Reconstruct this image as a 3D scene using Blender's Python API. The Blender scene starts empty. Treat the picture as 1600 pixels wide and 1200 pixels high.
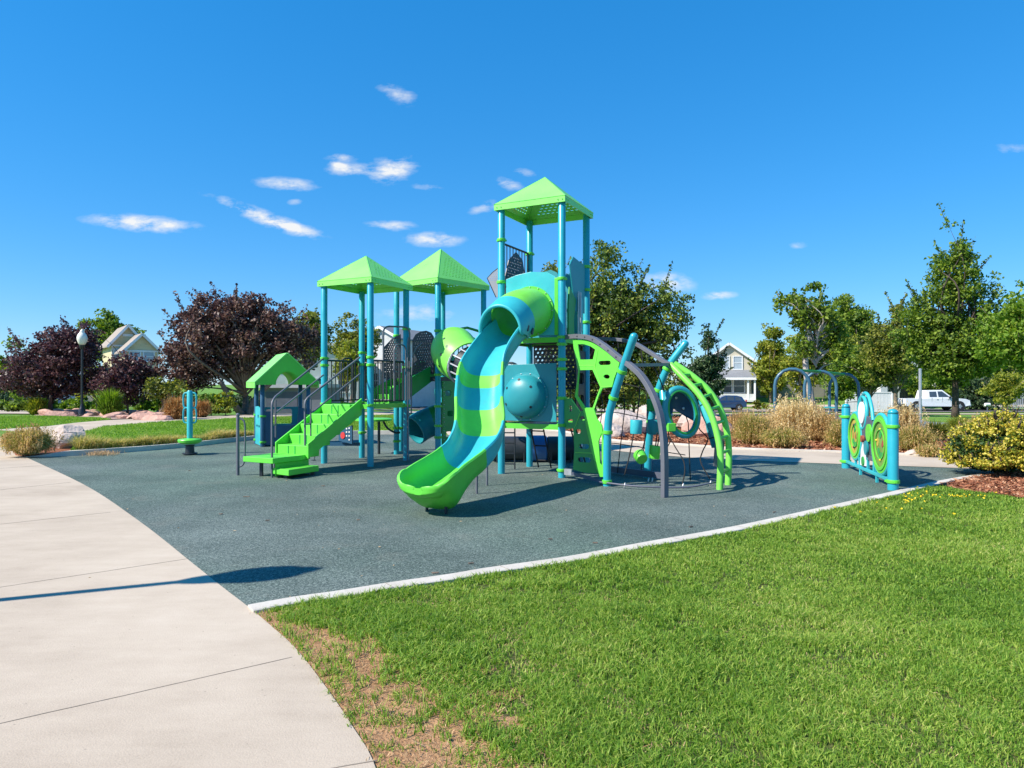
import bpy, math, random
import numpy as np
from mathutils import Vector, Matrix
from mathutils.geometry import tessellate_polygon

scene = bpy.context.scene
COL = scene.collection
R = math.radians
FPX = 1067.0          # focal length in pixels of the 1600 px wide photograph (24 mm lens)
EYE = 1.6

# ------------------------------------------------------------------ camera
cam_data = bpy.data.cameras.new('camera')
cam_data.lens = 24.0
cam_data.sensor_width = 36.0
cam_data.clip_start = 0.05
cam_data.clip_end = 3000
cam = bpy.data.objects.new('camera', cam_data)
cam.location = (0, 0, EYE)
cam.rotation_euler = (R(90), 0, 0)
COL.objects.link(cam)
scene.camera = cam

# ------------------------------------------------------------------ light
SUN_AZ = math.atan2(-0.925, -0.385)     # compass bearing of the sun, clockwise from +Y
SUN_EL = R(43)
sun_data = bpy.data.lights.new('sun', 'SUN')
sun_data.energy = 5.0
sun_data.angle = R(0.5)
sun_data.color = (1.0, 0.93, 0.82)
sun = bpy.data.objects.new('sun', sun_data)
COL.objects.link(sun)
sd = Vector((math.sin(SUN_AZ) * math.cos(SUN_EL), math.cos(SUN_AZ) * math.cos(SUN_EL), math.sin(SUN_EL)))
sun.rotation_euler = sd.to_track_quat('Z', 'Y').to_euler()

world = bpy.data.worlds.new('World')
scene.world = world
world.use_nodes = True
wt = world.node_tree
wt.nodes.clear()

def wn(kind, **kw):
    n = wt.nodes.new(kind)
    for k, v in kw.items():
        setattr(n, k, v)
    return n

sky = wn('ShaderNodeTexSky', sky_type='NISHITA', sun_disc=False)
sky.sun_elevation = SUN_EL
sky.sun_rotation = SUN_AZ
sky.altitude = 0
sky.air_density = 1.0
sky.dust_density = 0.0
sky.ozone_density = 5.0
gam = wn('ShaderNodeHueSaturation')
gam.inputs['Saturation'].default_value = 1.40
gam.inputs['Value'].default_value = 1.42
flat = wn('ShaderNodeGamma')              # flatter falloff from horizon to zenith, like the photograph's rendering of the sky
flat.inputs[1].default_value = 0.55
wt.links.new(sky.outputs[0], flat.inputs[0])
tnt = wn('ShaderNodeMix', data_type='RGBA', blend_type='MULTIPLY')
tnt.inputs[0].default_value = 1.0
tnt.inputs[7].default_value = (0.76, 0.95, 1.18, 1)
wt.links.new(flat.outputs[0], tnt.inputs[6])
wt.links.new(tnt.outputs[2], gam.inputs['Color'])
# thin fair weather clouds, fixed in direction (far away)
tc = wn('ShaderNodeTexCoord')
sep = wn('ShaderNodeSeparateXYZ')
wt.links.new(tc.outputs['Generated'], sep.inputs[0])
def wmath(op, a, b=None, c=None, clamp=False):
    n = wn('ShaderNodeMath', operation=op, use_clamp=clamp)
    for i, v in enumerate((a, b, c)):
        if v is None: continue
        if isinstance(v, (int, float)): n.inputs[i].default_value = v
        else: wt.links.new(v, n.inputs[i])
    return n.outputs[0]
gx = wmath('DIVIDE', sep.outputs[0], wmath('MAXIMUM', sep.outputs[1], 0.05))
gz = wmath('DIVIDE', sep.outputs[2], wmath('MAXIMUM', sep.outputs[1], 0.05))
cmb = wn('ShaderNodeCombineXYZ')
wt.links.new(gx, cmb.inputs[0]); wt.links.new(gz, cmb.inputs[1])
nz = wn('ShaderNodeTexNoise')
nz.inputs['Scale'].default_value = 30
nz.inputs['Detail'].default_value = 7
nz.inputs['Roughness'].default_value = 0.62
mp = wn('ShaderNodeMapping')
mp.inputs['Scale'].default_value = (0.7, 1.6, 1)
wt.links.new(cmb.outputs[0], mp.inputs[0])
wt.links.new(mp.outputs[0], nz.inputs['Vector'])
# cloud list: px, py, half width px, half height px, tilt (px slope), strength
CL = [(222,349,72,11,.07,1.1),(400,334,62,10,.36,.95),(452,355,44,9,.25,1.1),(447,288,42,9,.08,.9),
      (543,265,30,8,.0,1.0),(612,265,32,17,-.12,1.2),(528,257,14,4,.2,.8),(622,146,30,15,.4,.55),(532,246,22,6,0,.7),
      (676,374,38,10,0,1.15),(620,353,26,7,0,.7),(794,287,20,9,.3,.8),(758,324,22,9,-.3,.6),
      (1124,462,22,6,-.05,1.1),(1248,383,14,6,0,.5),(820,269,18,6,.2,.5),(668,292,26,6,.1,.45),
      (1040,444,34,15,0,1.2),(655,490,60,14,0,.6),(590,350,26,6,0,.4),(1580,232,30,10,0,.35),(460,315,12,5,0,.5)]
acc = None
for (px, py, hw, hh, tilt, st) in CL:
    cx, cz = (px - 800) / FPX, (600 - py) / FPX
    dx = wmath('SUBTRACT', gx, cx)
    dz = wmath('SUBTRACT', gz, cz)
    dz = wmath('MULTIPLY_ADD', dx, tilt, dz)
    ux = wmath('MULTIPLY', dx, FPX / hw)
    uz = wmath('MULTIPLY', dz, FPX / hh)
    d2 = wmath('ADD', wmath('MULTIPLY', ux, ux), wmath('MULTIPLY', uz, uz))
    m = wmath('MULTIPLY', wmath('EXPONENT', wmath('MULTIPLY', d2, -1.0)), st)
    acc = m if acc is None else wmath('ADD', acc, m)
# erode by noise
nf = wmath('MULTIPLY_ADD', nz.outputs[0], 2.6, -0.85, clamp=True)
cm = wmath('MULTIPLY_ADD', acc, wmath('MULTIPLY_ADD', nf, 1.75, -0.02), -0.13)
cm = wmath('MULTIPLY', cm, 1.0, clamp=True)
front = wmath('GREATER_THAN', sep.outputs[1], 0.06)
cm = wmath('MULTIPLY', cm, front)
mix = wn('ShaderNodeMix', data_type='RGBA')
wt.links.new(cm, mix.inputs[0])
wt.links.new(gam.outputs[0], mix.inputs[6])
mix.inputs[7].default_value = (3.9, 4.0, 4.1, 1)
bg = wn('ShaderNodeBackground')
bg.inputs['Strength'].default_value = 0.15
wt.links.new(mix.outputs[2], bg.inputs['Color'])
wo = wn('ShaderNodeOutputWorld')
wt.links.new(bg.outputs[0], wo.inputs['Surface'])

scene.view_settings.view_transform = 'Standard'
scene.view_settings.look = 'None'
scene.view_settings.gamma = 1
scene.view_settings.exposure = 0.64
scene.render.engine = 'CYCLES'
scene.cycles.max_bounces = 8
scene.cycles.transparent_max_bounces = 8

# ------------------------------------------------------------------ helpers
def sm(t):
    t = np.clip(t, 0, 1)
    return t * t * (3 - 2 * t)
def H(x, y):
    """height of the terrain: level park, dropping to the street, rising to the far gardens"""
    k = 0.42 + 0.58 * sm((np.asarray(x, float) + 25) / 25)
    return (-1.35 * sm((np.asarray(y, float) - 31) / 30) + 1.15 * sm((np.asarray(y, float) - 80) / 12)) * k
def Hf(x, y):
    return float(H(x, y))
def G(px, py, z=0.0):
    """point of the level ground (or of height z) seen at that place in the photograph"""
    Y = FPX * (EYE - z) / (py - 600.0)
    return Vector(((px - 800) / FPX * Y, Y, z))
def W(px, py, Y):
    return Vector(((px - 800) / FPX * Y, Y, EYE + (600 - py) / FPX * Y))

def catmull(pts, n=8, closed=False):
    pts = [Vector(p) for p in pts]
    out = []
    m = len(pts)
    rng = range(m if closed else m - 1)
    for i in rng:
        p1 = pts[i]; p2 = pts[(i + 1) % m]
        p0 = pts[(i - 1) % m] if closed else (pts[i - 1] if i > 0 else p1 * 2 - p2)
        p3 = pts[(i + 2) % m] if closed else (pts[i + 2] if i + 2 < m else p2 * 2 - p1)
        for k in range(n):
            t = k / n
            out.append(0.5 * ((2 * p1) + (-p0 + p2) * t + (2 * p0 - 5 * p1 + 4 * p2 - p3) * t * t + (-p0 + 3 * p1 - 3 * p2 + p3) * t ** 3))
    if not closed: out.append(pts[-1].copy())
    return out

ROOT = {}     # object -> world location of its top-level thing
def world_root(parent):
    p = parent
    while p.parent: p = p.parent
    return Vector(p.location)

class MB:
    def __init__(s):
        s.v = []; s.f = []; s.mi = []; s.cur = 0
    def add(s, vs, fs):
        b = len(s.v)
        s.v.extend([tuple(v) for v in vs])
        for f in fs:
            s.f.append([b + i for i in f]); s.mi.append(s.cur)
        return s
    def box(s, c, size, rz=0.0, M=None):
        x, y, z = [a / 2 for a in size]
        vs = [Vector((sx * x, sy * y, sz * z)) for sz in (-1, 1) for sy in (-1, 1) for sx in (-1, 1)]
        if M is None: M = Matrix.Rotation(rz, 3, 'Z')
        vs = [M @ v + Vector(c) for v in vs]
        return s.add(vs, [(0, 2, 3, 1), (4, 5, 7, 6), (0, 1, 5, 4), (2, 6, 7, 3), (0, 4, 6, 2), (1, 3, 7, 5)])
    def bar(s, a, b, w, h, up=(0, 0, 1)):
        a = Vector(a); b = Vector(b); d = b - a; L = d.length
        if L < 1e-6: return s
        d.normalize(); u = Vector(up)
        side = d.cross(u)
        if side.length < 1e-4: side = d.cross(Vector((1, 0, 0)))
        side.normalize(); u = side.cross(d)
        M = Matrix((d, side, u)).transposed()
        return s.box((a + b) / 2, (L, w, h), M=M)
    def tube(s, pts, r, n=10, cap=True, closed=False):
        pts = [Vector(p) for p in pts]; m = len(pts)
        rs = r if isinstance(r, (list, tuple)) else [r] * m
        T = []
        for i in range(m):
            a = pts[i - 1] if (i > 0 or closed) else pts[i]
            b = pts[(i + 1) % m] if (i < m - 1 or closed) else pts[i]
            t = (b - a)
            T.append(t.normalized() if t.length > 1e-9 else Vector((0, 0, 1)))
        nrm = Vector((0, 0, 1)) if abs(T[0].z) < 0.9 else Vector((1, 0, 0))
        nrm = (nrm - T[0] * nrm.dot(T[0])).normalized()
        vs = []
        for i in range(m):
            nrm = (nrm - T[i] * nrm.dot(T[i]))
            nrm = nrm.normalized() if nrm.length > 1e-6 else T[i].orthogonal().normalized()
            bn = T[i].cross(nrm)
            for k in range(n):
                a = 2 * math.pi * k / n
                vs.append(pts[i] + (nrm * math.cos(a) + bn * math.sin(a)) * rs[i])
        fs = []
        for i in range(m if closed else m - 1):
            j = (i + 1) % m
            for k in range(n):
                k2 = (k + 1) % n
                fs.append((i * n + k, i * n + k2, j * n + k2, j * n + k))
        if cap and not closed:
            fs.append(tuple(range(n - 1, -1, -1)))
            fs.append(tuple((m - 1) * n + k for k in range(n)))
        return s.add(vs, fs)
    def cyl(s, a, b, r, n=16, r2=None):
        return s.tube([a, b], [r, r if r2 is None else r2], n)
    def lathe(s, prof, c, n=20, axis=(0, 0, 1)):
        """prof: list of (radius, height)"""
        ax = Vector(axis).normalized()
        q = Vector((0, 0, 1)).rotation_difference(ax)
        vs = []
        for (r, h) in prof:
            for k in range(n):
                a = 2 * math.pi * k / n
                vs.append(Vector(c) + q @ Vector((r * math.cos(a), r * math.sin(a), h)))
        fs = []
        for i in range(len(prof) - 1):
            for k in range(n):
                k2 = (k + 1) % n
                fs.append((i * n + k, i * n + k2, (i + 1) * n + k2, (i + 1) * n + k))
        fs.append(tuple(range(n - 1, -1, -1)))
        fs.append(tuple((len(prof) - 1) * n + k for k in range(n)))
        return s.add(vs, fs)
    def plate(s, outer, holes, th, O, X, Y):
        """flat panel with holes; 2D loops in the frame O, X, Y; thickness th centred"""
        O = Vector(O); X = Vector(X).normalized(); Y = Vector(Y).normalized(); N = X.cross(Y).normalized()
        loops = [list(outer)] + [list(h) for h in holes]
        def area(l):
            return sum(l[i][0] * l[(i + 1) % len(l)][1] - l[(i + 1) % len(l)][0] * l[i][1] for i in range(len(l)))
        if area(loops[0]) < 0: loops[0].reverse()
        for h in loops[1:]:
            if area(h) > 0: h.reverse()
        tris = tessellate_polygon([[Vector((p[0], p[1], 0)) for p in l] for l in loops])
        flat = [p for l in loops for p in l]
        n = len(flat)
        vs = [O + X * p[0] + Y * p[1] + N * th / 2 for p in flat] + [O + X * p[0] + Y * p[1] - N * th / 2 for p in flat]
        fs = []
        for t in tris:
            a, b, c = t
            ar = (flat[b][0] - flat[a][0]) * (flat[c][1] - flat[a][1]) - (flat[c][0] - flat[a][0]) * (flat[b][1] - flat[a][1])
            if ar < 0: a, c = c, a
            fs.append((a, b, c)); fs.append((n + c, n + b, n + a))
        base = 0
        for l in loops:
            m = len(l)
            for i in range(m):
                j = (i + 1) % m
                fs.append((base + i, n + base + i, n + base + j, base + j))
            base += m
        return s.add(vs, fs)
    def build(s, name, mats, parent=None, smooth=False, auto=False, bevel=0.0, label=None, kind=None):
        me = bpy.data.meshes.new(name)
        off = world_root(parent) if parent else Vector((0, 0, 0))
        me.from_pydata([(v[0] - off.x, v[1] - off.y, v[2] - off.z) for v in s.v], [], s.f)
        if not isinstance(mats, (list, tuple)): mats = [mats]
        for m in mats: me.materials.append(m)
        me.polygons.foreach_set('material_index', s.mi)
        if smooth: me.polygons.foreach_set('use_smooth', [True] * len(s.f))
        me.update()
        o = bpy.data.objects.new(name, me)
        COL.objects.link(o)
        if parent: o.parent = parent
        if auto and smooth:
            me.set_sharp_from_angle(angle=R(38))
        if bevel > 0:
            b = o.modifiers.new('bevel', 'BEVEL'); b.width = bevel; b.segments = 2; b.limit_method = 'ANGLE'; b.angle_limit = R(35)
        if label: o['label'] = label
        if kind: o['kind'] = kind
        return o

def tag(o, label=None, cat=None, group=None, kind=None):
    if label: o['label'] = label
    if cat: o['category'] = cat
    if group: o['group'] = group
    if kind: o['kind'] = kind
    return o
def thing(name, loc, label, cat, group=None):
    o = bpy.data.objects.new(name, None)
    o.location = loc; o.empty_display_size = 0.2
    COL.objects.link(o)
    return tag(o, label, cat, group)
def copy_tree(o, parent=None):
    c = o.copy(); COL.objects.link(c)
    if parent: c.parent = parent
    for ch in list(o.children): copy_tree(ch, c)
    return c
def rect(x0, y0, x1, y1): return [(x0, y0), (x1, y0), (x1, y1), (x0, y1)]
def rrect(cx, cy, hw, hh, r, n=4):
    r = min(r, hw * .999, hh * .999); out = []
    for (sx, sy, a0) in ((1, 1, 0), (-1, 1, 90), (-1, -1, 180), (1, -1, 270)):
        for k in range(n + 1):
            a = R(a0 + 90 * k / n)
            out.append((cx + sx * (hw - r) + r * math.cos(a), cy + sy * (hh - r) + r * math.sin(a)))
    return out
def ell(cx, cy, rx, ry, n=20, rot=0):
    return [(cx + rx * math.cos(2 * math.pi * k / n) * math.cos(rot) - ry * math.sin(2 * math.pi * k / n) * math.sin(rot),
             cy + rx * math.cos(2 * math.pi * k / n) * math.sin(rot) + ry * math.sin(2 * math.pi * k / n) * math.cos(rot)) for k in range(n)]

# ------------------------------------------------------------------ materials
def newmat(name):
    m = bpy.data.materials.new(name); m.use_nodes = True
    nt = m.node_tree
    b = nt.nodes['Principled BSDF']
    return m, nt, b
def setin(b, k, v):
    if k in b.inputs: b.inputs[k].default_value = v
def N(nt, kind, ins=None, **kw):
    n = nt.nodes.new(kind)
    for k, v in kw.items(): setattr(n, k, v)
    for k, v in (ins or {}).items(): n.inputs[k].default_value = v
    return n
def ramp(nt, fac, stops):
    r = N(nt, 'ShaderNodeValToRGB')
    el = r.color_ramp.elements
    while len(el) < len(stops): el.new(0.5)
    for e, (p, c) in zip(el, stops):
        e.position = p; e.color = (*c, 1)
    nt.links.new(fac, r.inputs[0])
    return r.outputs[0]
def paint(name, c, rough=0.4, var=0.10, scale=3.0, metal=0.0, dirt=0.0, bump=0.0, bscale=60, coat=0.0, spec=0.5):
    """painted metal or moulded plastic with slight uneven fading and roughness"""
    m, nt, b = newmat(name)
    geo = N(nt, 'ShaderNodeTexCoord')
    no = N(nt, 'ShaderNodeTexNoise', {'Scale': scale, 'Detail': 5.0, 'Roughness': 0.6})
    nt.links.new(geo.outputs['Object'], no.inputs['Vector'])
    lo = tuple(x * (1 - var) for x in c); hi = tuple(min(1, x * (1 + var) + var * 0.02) for x in c)
    col = ramp(nt, no.outputs[0], [(0.3, lo), (0.7, hi)])
    if dirt > 0:
        n2 = N(nt, 'ShaderNodeTexNoise', {'Scale': scale * 7, 'Detail': 8.0, 'Roughness': 0.7})
        nt.links.new(geo.outputs['Object'], n2.inputs['Vector'])
        mr = N(nt, 'ShaderNodeMapRange', {1: 0.55, 2: 0.8, 3: 0.0, 4: dirt})
        nt.links.new(n2.outputs[0], mr.inputs[0])
        mx = N(nt, 'ShaderNodeMix', data_type='RGBA')
        nt.links.new(mr.outputs[0], mx.inputs[0]); nt.links.new(col, mx.inputs[6])
        mx.inputs[7].default_value = (0.18, 0.15, 0.11, 1)
        col = mx.outputs[2]
    nt.links.new(col, b.inputs['Base Color'])
    rr = N(nt, 'ShaderNodeMapRange', {1: 0.3, 2: 0.7, 3: max(0.02, rough - 0.07), 4: rough + 0.09})
    nt.links.new(no.outputs[0], rr.inputs[0]); nt.links.new(rr.outputs[0], b.inputs['Roughness'])
    setin(b, 'Metallic', metal); setin(b, 'Coat Weight', coat); setin(b, 'Specular IOR Level', spec)
    if bump > 0:
        n3 = N(nt, 'ShaderNodeTexNoise', {'Scale': float(bscale), 'Detail': 3.0})
        nt.links.new(geo.outputs['Object'], n3.inputs['Vector'])
        bp = N(nt, 'ShaderNodeBump', {'Strength': 1.0, 'Distance': bump})
        nt.links.new(n3.outputs[0], bp.inputs['Height']); nt.links.new(bp.outputs[0], b.inputs['Normal'])
    return m

LIME = paint('lime_plastic', (0.125, 0.62, 0.055), 0.40, 0.12, 1.7, dirt=0.26, bump=0.0006, bscale=220)
LIMEM = paint('lime_metal', (0.115, 0.56, 0.05), 0.36, 0.08, 2.5, dirt=0.08)
LIMEY = paint('lime_yellow_plastic', (0.195, 0.68, 0.08), 0.40, 0.12, 1.7, dirt=0.22, bump=0.0006, bscale=220)
TEALS = paint('turquoise_plastic', (0.035, 0.42, 0.47), 0.38, 0.12, 1.7, dirt=0.24, bump=0.0006, bscale=220)
TEALD = paint('teal_panel', (0.018, 0.27, 0.32), 0.42, 0.09, 2.0, dirt=0.08)
ROOFL = paint('lime_roof_metal', (0.24, 0.76, 0.14), 0.34, 0.06, 2.0, dirt=0.06)
POST = paint('turquoise_powder_coat', (0.022, 0.34, 0.43), 0.30, 0.08, 2.2, dirt=0.10)
DKGREEN = paint('deep_green_plastic', (0.02, 0.30, 0.06), 0.42, 0.1, 2.0, dirt=0.08)
BLACKM = paint('black_coated_metal', (0.022, 0.028, 0.036), 0.42, 0.2, 4.0, dirt=0.12)
GREYM = paint('grey_coated_metal', (0.125, 0.13, 0.155), 0.42, 0.1, 3.0, dirt=0.12)
STEEL = paint('galvanised_steel', (0.50, 0.51, 0.53), 0.34, 0.12, 6.0, metal=0.6)
NAVY = paint('navy_teal_metal', (0.02, 0.085, 0.16), 0.38, 0.12, 3.0, dirt=0.08)
SLATE = paint('slate_blue_metal', (0.045, 0.13, 0.20), 0.34, 0.12, 3.0, dirt=0.06)
GREYP = paint('pale_grey_plastic', (0.42, 0.42, 0.46), 0.5, 0.1, 3.0, dirt=0.12)
DARKP = paint('dark_grey_panel', (0.09, 0.10, 0.14), 0.5, 0.12, 3.0, dirt=0.12)
ROPE = paint('black_rope', (0.015, 0.014, 0.014), 0.8, 0.2, 30.0, bump=0.002, bscale=200)
WHITEP = paint('white_paint', (0.74, 0.75, 0.76), 0.5, 0.06, 2.0, dirt=0.12)
BLUEP = paint('blue_plastic', (0.03, 0.12, 0.32), 0.35, 0.12, 2.0, dirt=0.1)
ORANGE = paint('orange_plastic', (0.7, 0.22, 0.03), 0.4, 0.1, 2.0)
RED = paint('red_plastic', (0.6, 0.04, 0.04), 0.4, 0.1, 2.0)
YELLOW = paint('yellow_plastic', (0.75, 0.55, 0.04), 0.4, 0.1, 2.0)
BLACKLAMP = paint('black_lamp_paint', (0.018, 0.018, 0.022), 0.35, 0.2, 4.0)
LAMPGLASS = paint('opal_lamp_glass', (0.80, 0.78, 0.70), 0.25, 0.05, 2.0)
GLASS = paint('window_glass', (0.05, 0.07, 0.09), 0.08, 0.2, 1.0, spec=0.8)
SHADE = paint('window_blind', (0.35, 0.42, 0.48), 0.25, 0.1, 1.0)
RUBBERBLK = paint('tyre_rubber', (0.02, 0.02, 0.022), 0.75, 0.2, 9.0)
CARWHITE = paint('white_car_paint', (0.78, 0.79, 0.80), 0.22, 0.03, 1.0, coat=0.5)
CARBLUE = paint('dark_blue_car_paint', (0.015, 0.045, 0.13), 0.2, 0.1, 1.0, coat=0.8)
CARSILVER = paint('silver_car_paint', (0.40, 0.42, 0.44), 0.25, 0.05, 1.0, metal=0.3, coat=0.5)

def ground_mat(name, stops, scale, fine, fine_amt, rough=0.9, bump=0.01, bscale=None, coord='Object', rotmix=False):
    m, nt, b = newmat(name)
    tcd = N(nt, 'ShaderNodeTexCoord')
    a = N(nt, 'ShaderNodeTexNoise', {'Scale': scale, 'Detail': 6.0, 'Roughness': 0.65})
    f = N(nt, 'ShaderNodeTexNoise', {'Scale': fine, 'Detail': 4.0, 'Roughness': 0.7})
    for n in (a, f): nt.links.new(tcd.outputs[coord], n.inputs['Vector'])
    mixf = N(nt, 'ShaderNodeMix', {0: fine_amt}, data_type='FLOAT')
    nt.links.new(a.outputs[0], mixf.inputs[2]); nt.links.new(f.outputs[0], mixf.inputs[3])
    col = ramp(nt, mixf.outputs[0], stops)
    nt.links.new(col, b.inputs['Base Color'])
    setin(b, 'Roughness', rough); setin(b, 'Specular IOR Level', 0.25)
    if bump:
        bp = N(nt, 'ShaderNodeBump', {'Strength': 1.0, 'Distance': bump})
        nt.links.new(f.outputs[0], bp.inputs['Height']); nt.links.new(bp.outputs[0], b.inputs['Normal'])
    return m
GRASSG = ground_mat('mown_grass', [(0.3, (0.07, 0.16, 0.02)), (0.5, (0.13, 0.26, 0.035)), (0.62, (0.19, 0.32, 0.055)), (0.75, (0.28, 0.33, 0.10))], 0.5, 22, 0.5, 0.95, 0.05)
SOIL = ground_mat('bare_soil', [(0.3, (0.16, 0.085, 0.042)), (0.5, (0.33, 0.19, 0.11)), (0.7, (0.46, 0.30, 0.19))], 3, 45, 0.55, 0.95, 0.02)
MULCH = ground_mat('red_wood_mulch', [(0.32, (0.07, 0.022, 0.010)), (0.45, (0.24, 0.085, 0.04)), (0.58, (0.37, 0.16, 0.085)), (0.72, (0.48, 0.27, 0.17))], 1.5, 28, 0.7, 0.95, 0.04)
ASPHALT = ground_mat('asphalt', [(0.3, (0.05, 0.05, 0.052)), (0.7, (0.10, 0.10, 0.10))], 0.4, 60, 0.4, 0.9, 0.005)
GREYPAVE = ground_mat('grey_play_surface', [(0.3, (0.12, 0.15, 0.16)), (0.7, (0.22, 0.25, 0.26))], 0.8, 40, 0.4, 0.9, 0.004)

def concrete_mat():
    m, nt, b = newmat('broom_finished_concrete')
    t = N(nt, 'ShaderNodeTexCoord')
    a = N(nt, 'ShaderNodeTexNoise', {'Scale': 0.55, 'Detail': 8.0, 'Roughness': 0.62})
    mpn = N(nt, 'ShaderNodeMapping'); mpn.inputs['Rotation'].default_value = (0, 0, R(-14)); mpn.inputs['Scale'].default_value = (0.9, 3.2, 1)
    st = N(nt, 'ShaderNodeTexNoise', {'Scale': 1.6, 'Detail': 7.0, 'Roughness': 0.7})
    f = N(nt, 'ShaderNodeTexNoise', {'Scale': 130.0, 'Detail': 3.0})
    nt.links.new(t.outputs['Object'], mpn.inputs[0]); nt.links.new(mpn.outputs[0], st.inputs['Vector'])
    nt.links.new(t.outputs['Object'], a.inputs['Vector']); nt.links.new(t.outputs['Object'], f.inputs['Vector'])
    m1 = N(nt, 'ShaderNodeMix', {0: 0.30}, data_type='FLOAT'); nt.links.new(a.outputs[0], m1.inputs[2]); nt.links.new(st.outputs[0], m1.inputs[3])
    m2 = N(nt, 'ShaderNodeMix', {0: 0.16}, data_type='FLOAT'); nt.links.new(m1.outputs[0], m2.inputs[2]); nt.links.new(f.outputs[0], m2.inputs[3])
    col = ramp(nt, m2.outputs[0], [(0.33, (0.34, 0.275, 0.21)), (0.45, (0.445, 0.368, 0.287)), (0.54, (0.50, 0.418, 0.328)), (0.68, (0.575, 0.495, 0.40))])
    # small dark specks and pale chips
    v = N(nt, 'ShaderNodeTexVoronoi', {'Scale': 9.0, 'Randomness': 1.0}); nt.links.new(t.outputs['Object'], v.inputs['Vector'])
    mr = N(nt, 'ShaderNodeMapRange', {1: 0.035, 2: 0.06, 3: 0.55, 4: 0.0}); nt.links.new(v.outputs[0], mr.inputs[0])
    mx = N(nt, 'ShaderNodeMix', data_type='RGBA'); nt.links.new(mr.outputs[0], mx.inputs[0]); nt.links.new(col, mx.inputs[6])
    mx.inputs[7].default_value = (0.20, 0.17, 0.14, 1)
    nt.links.new(mx.outputs[2], b.inputs['Base Color'])
    setin(b, 'Roughness', 0.9); setin(b, 'Specular IOR Level', 0.2)
    bp = N(nt, 'ShaderNodeBump', {'Strength': 0.6, 'Distance': 0.003}); nt.links.new(f.outputs[0], bp.inputs['Height']); nt.links.new(bp.outputs[0], b.inputs['Normal'])
    return m
CONC = concrete_mat()
KERB = ground_mat('pale_kerb_concrete', [(0.3, (0.42, 0.38, 0.32)), (0.5, (0.54, 0.50, 0.44)), (0.7, (0.62, 0.58, 0.53))], 2.0, 60, 0.35, 0.9, 0.003)

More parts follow.
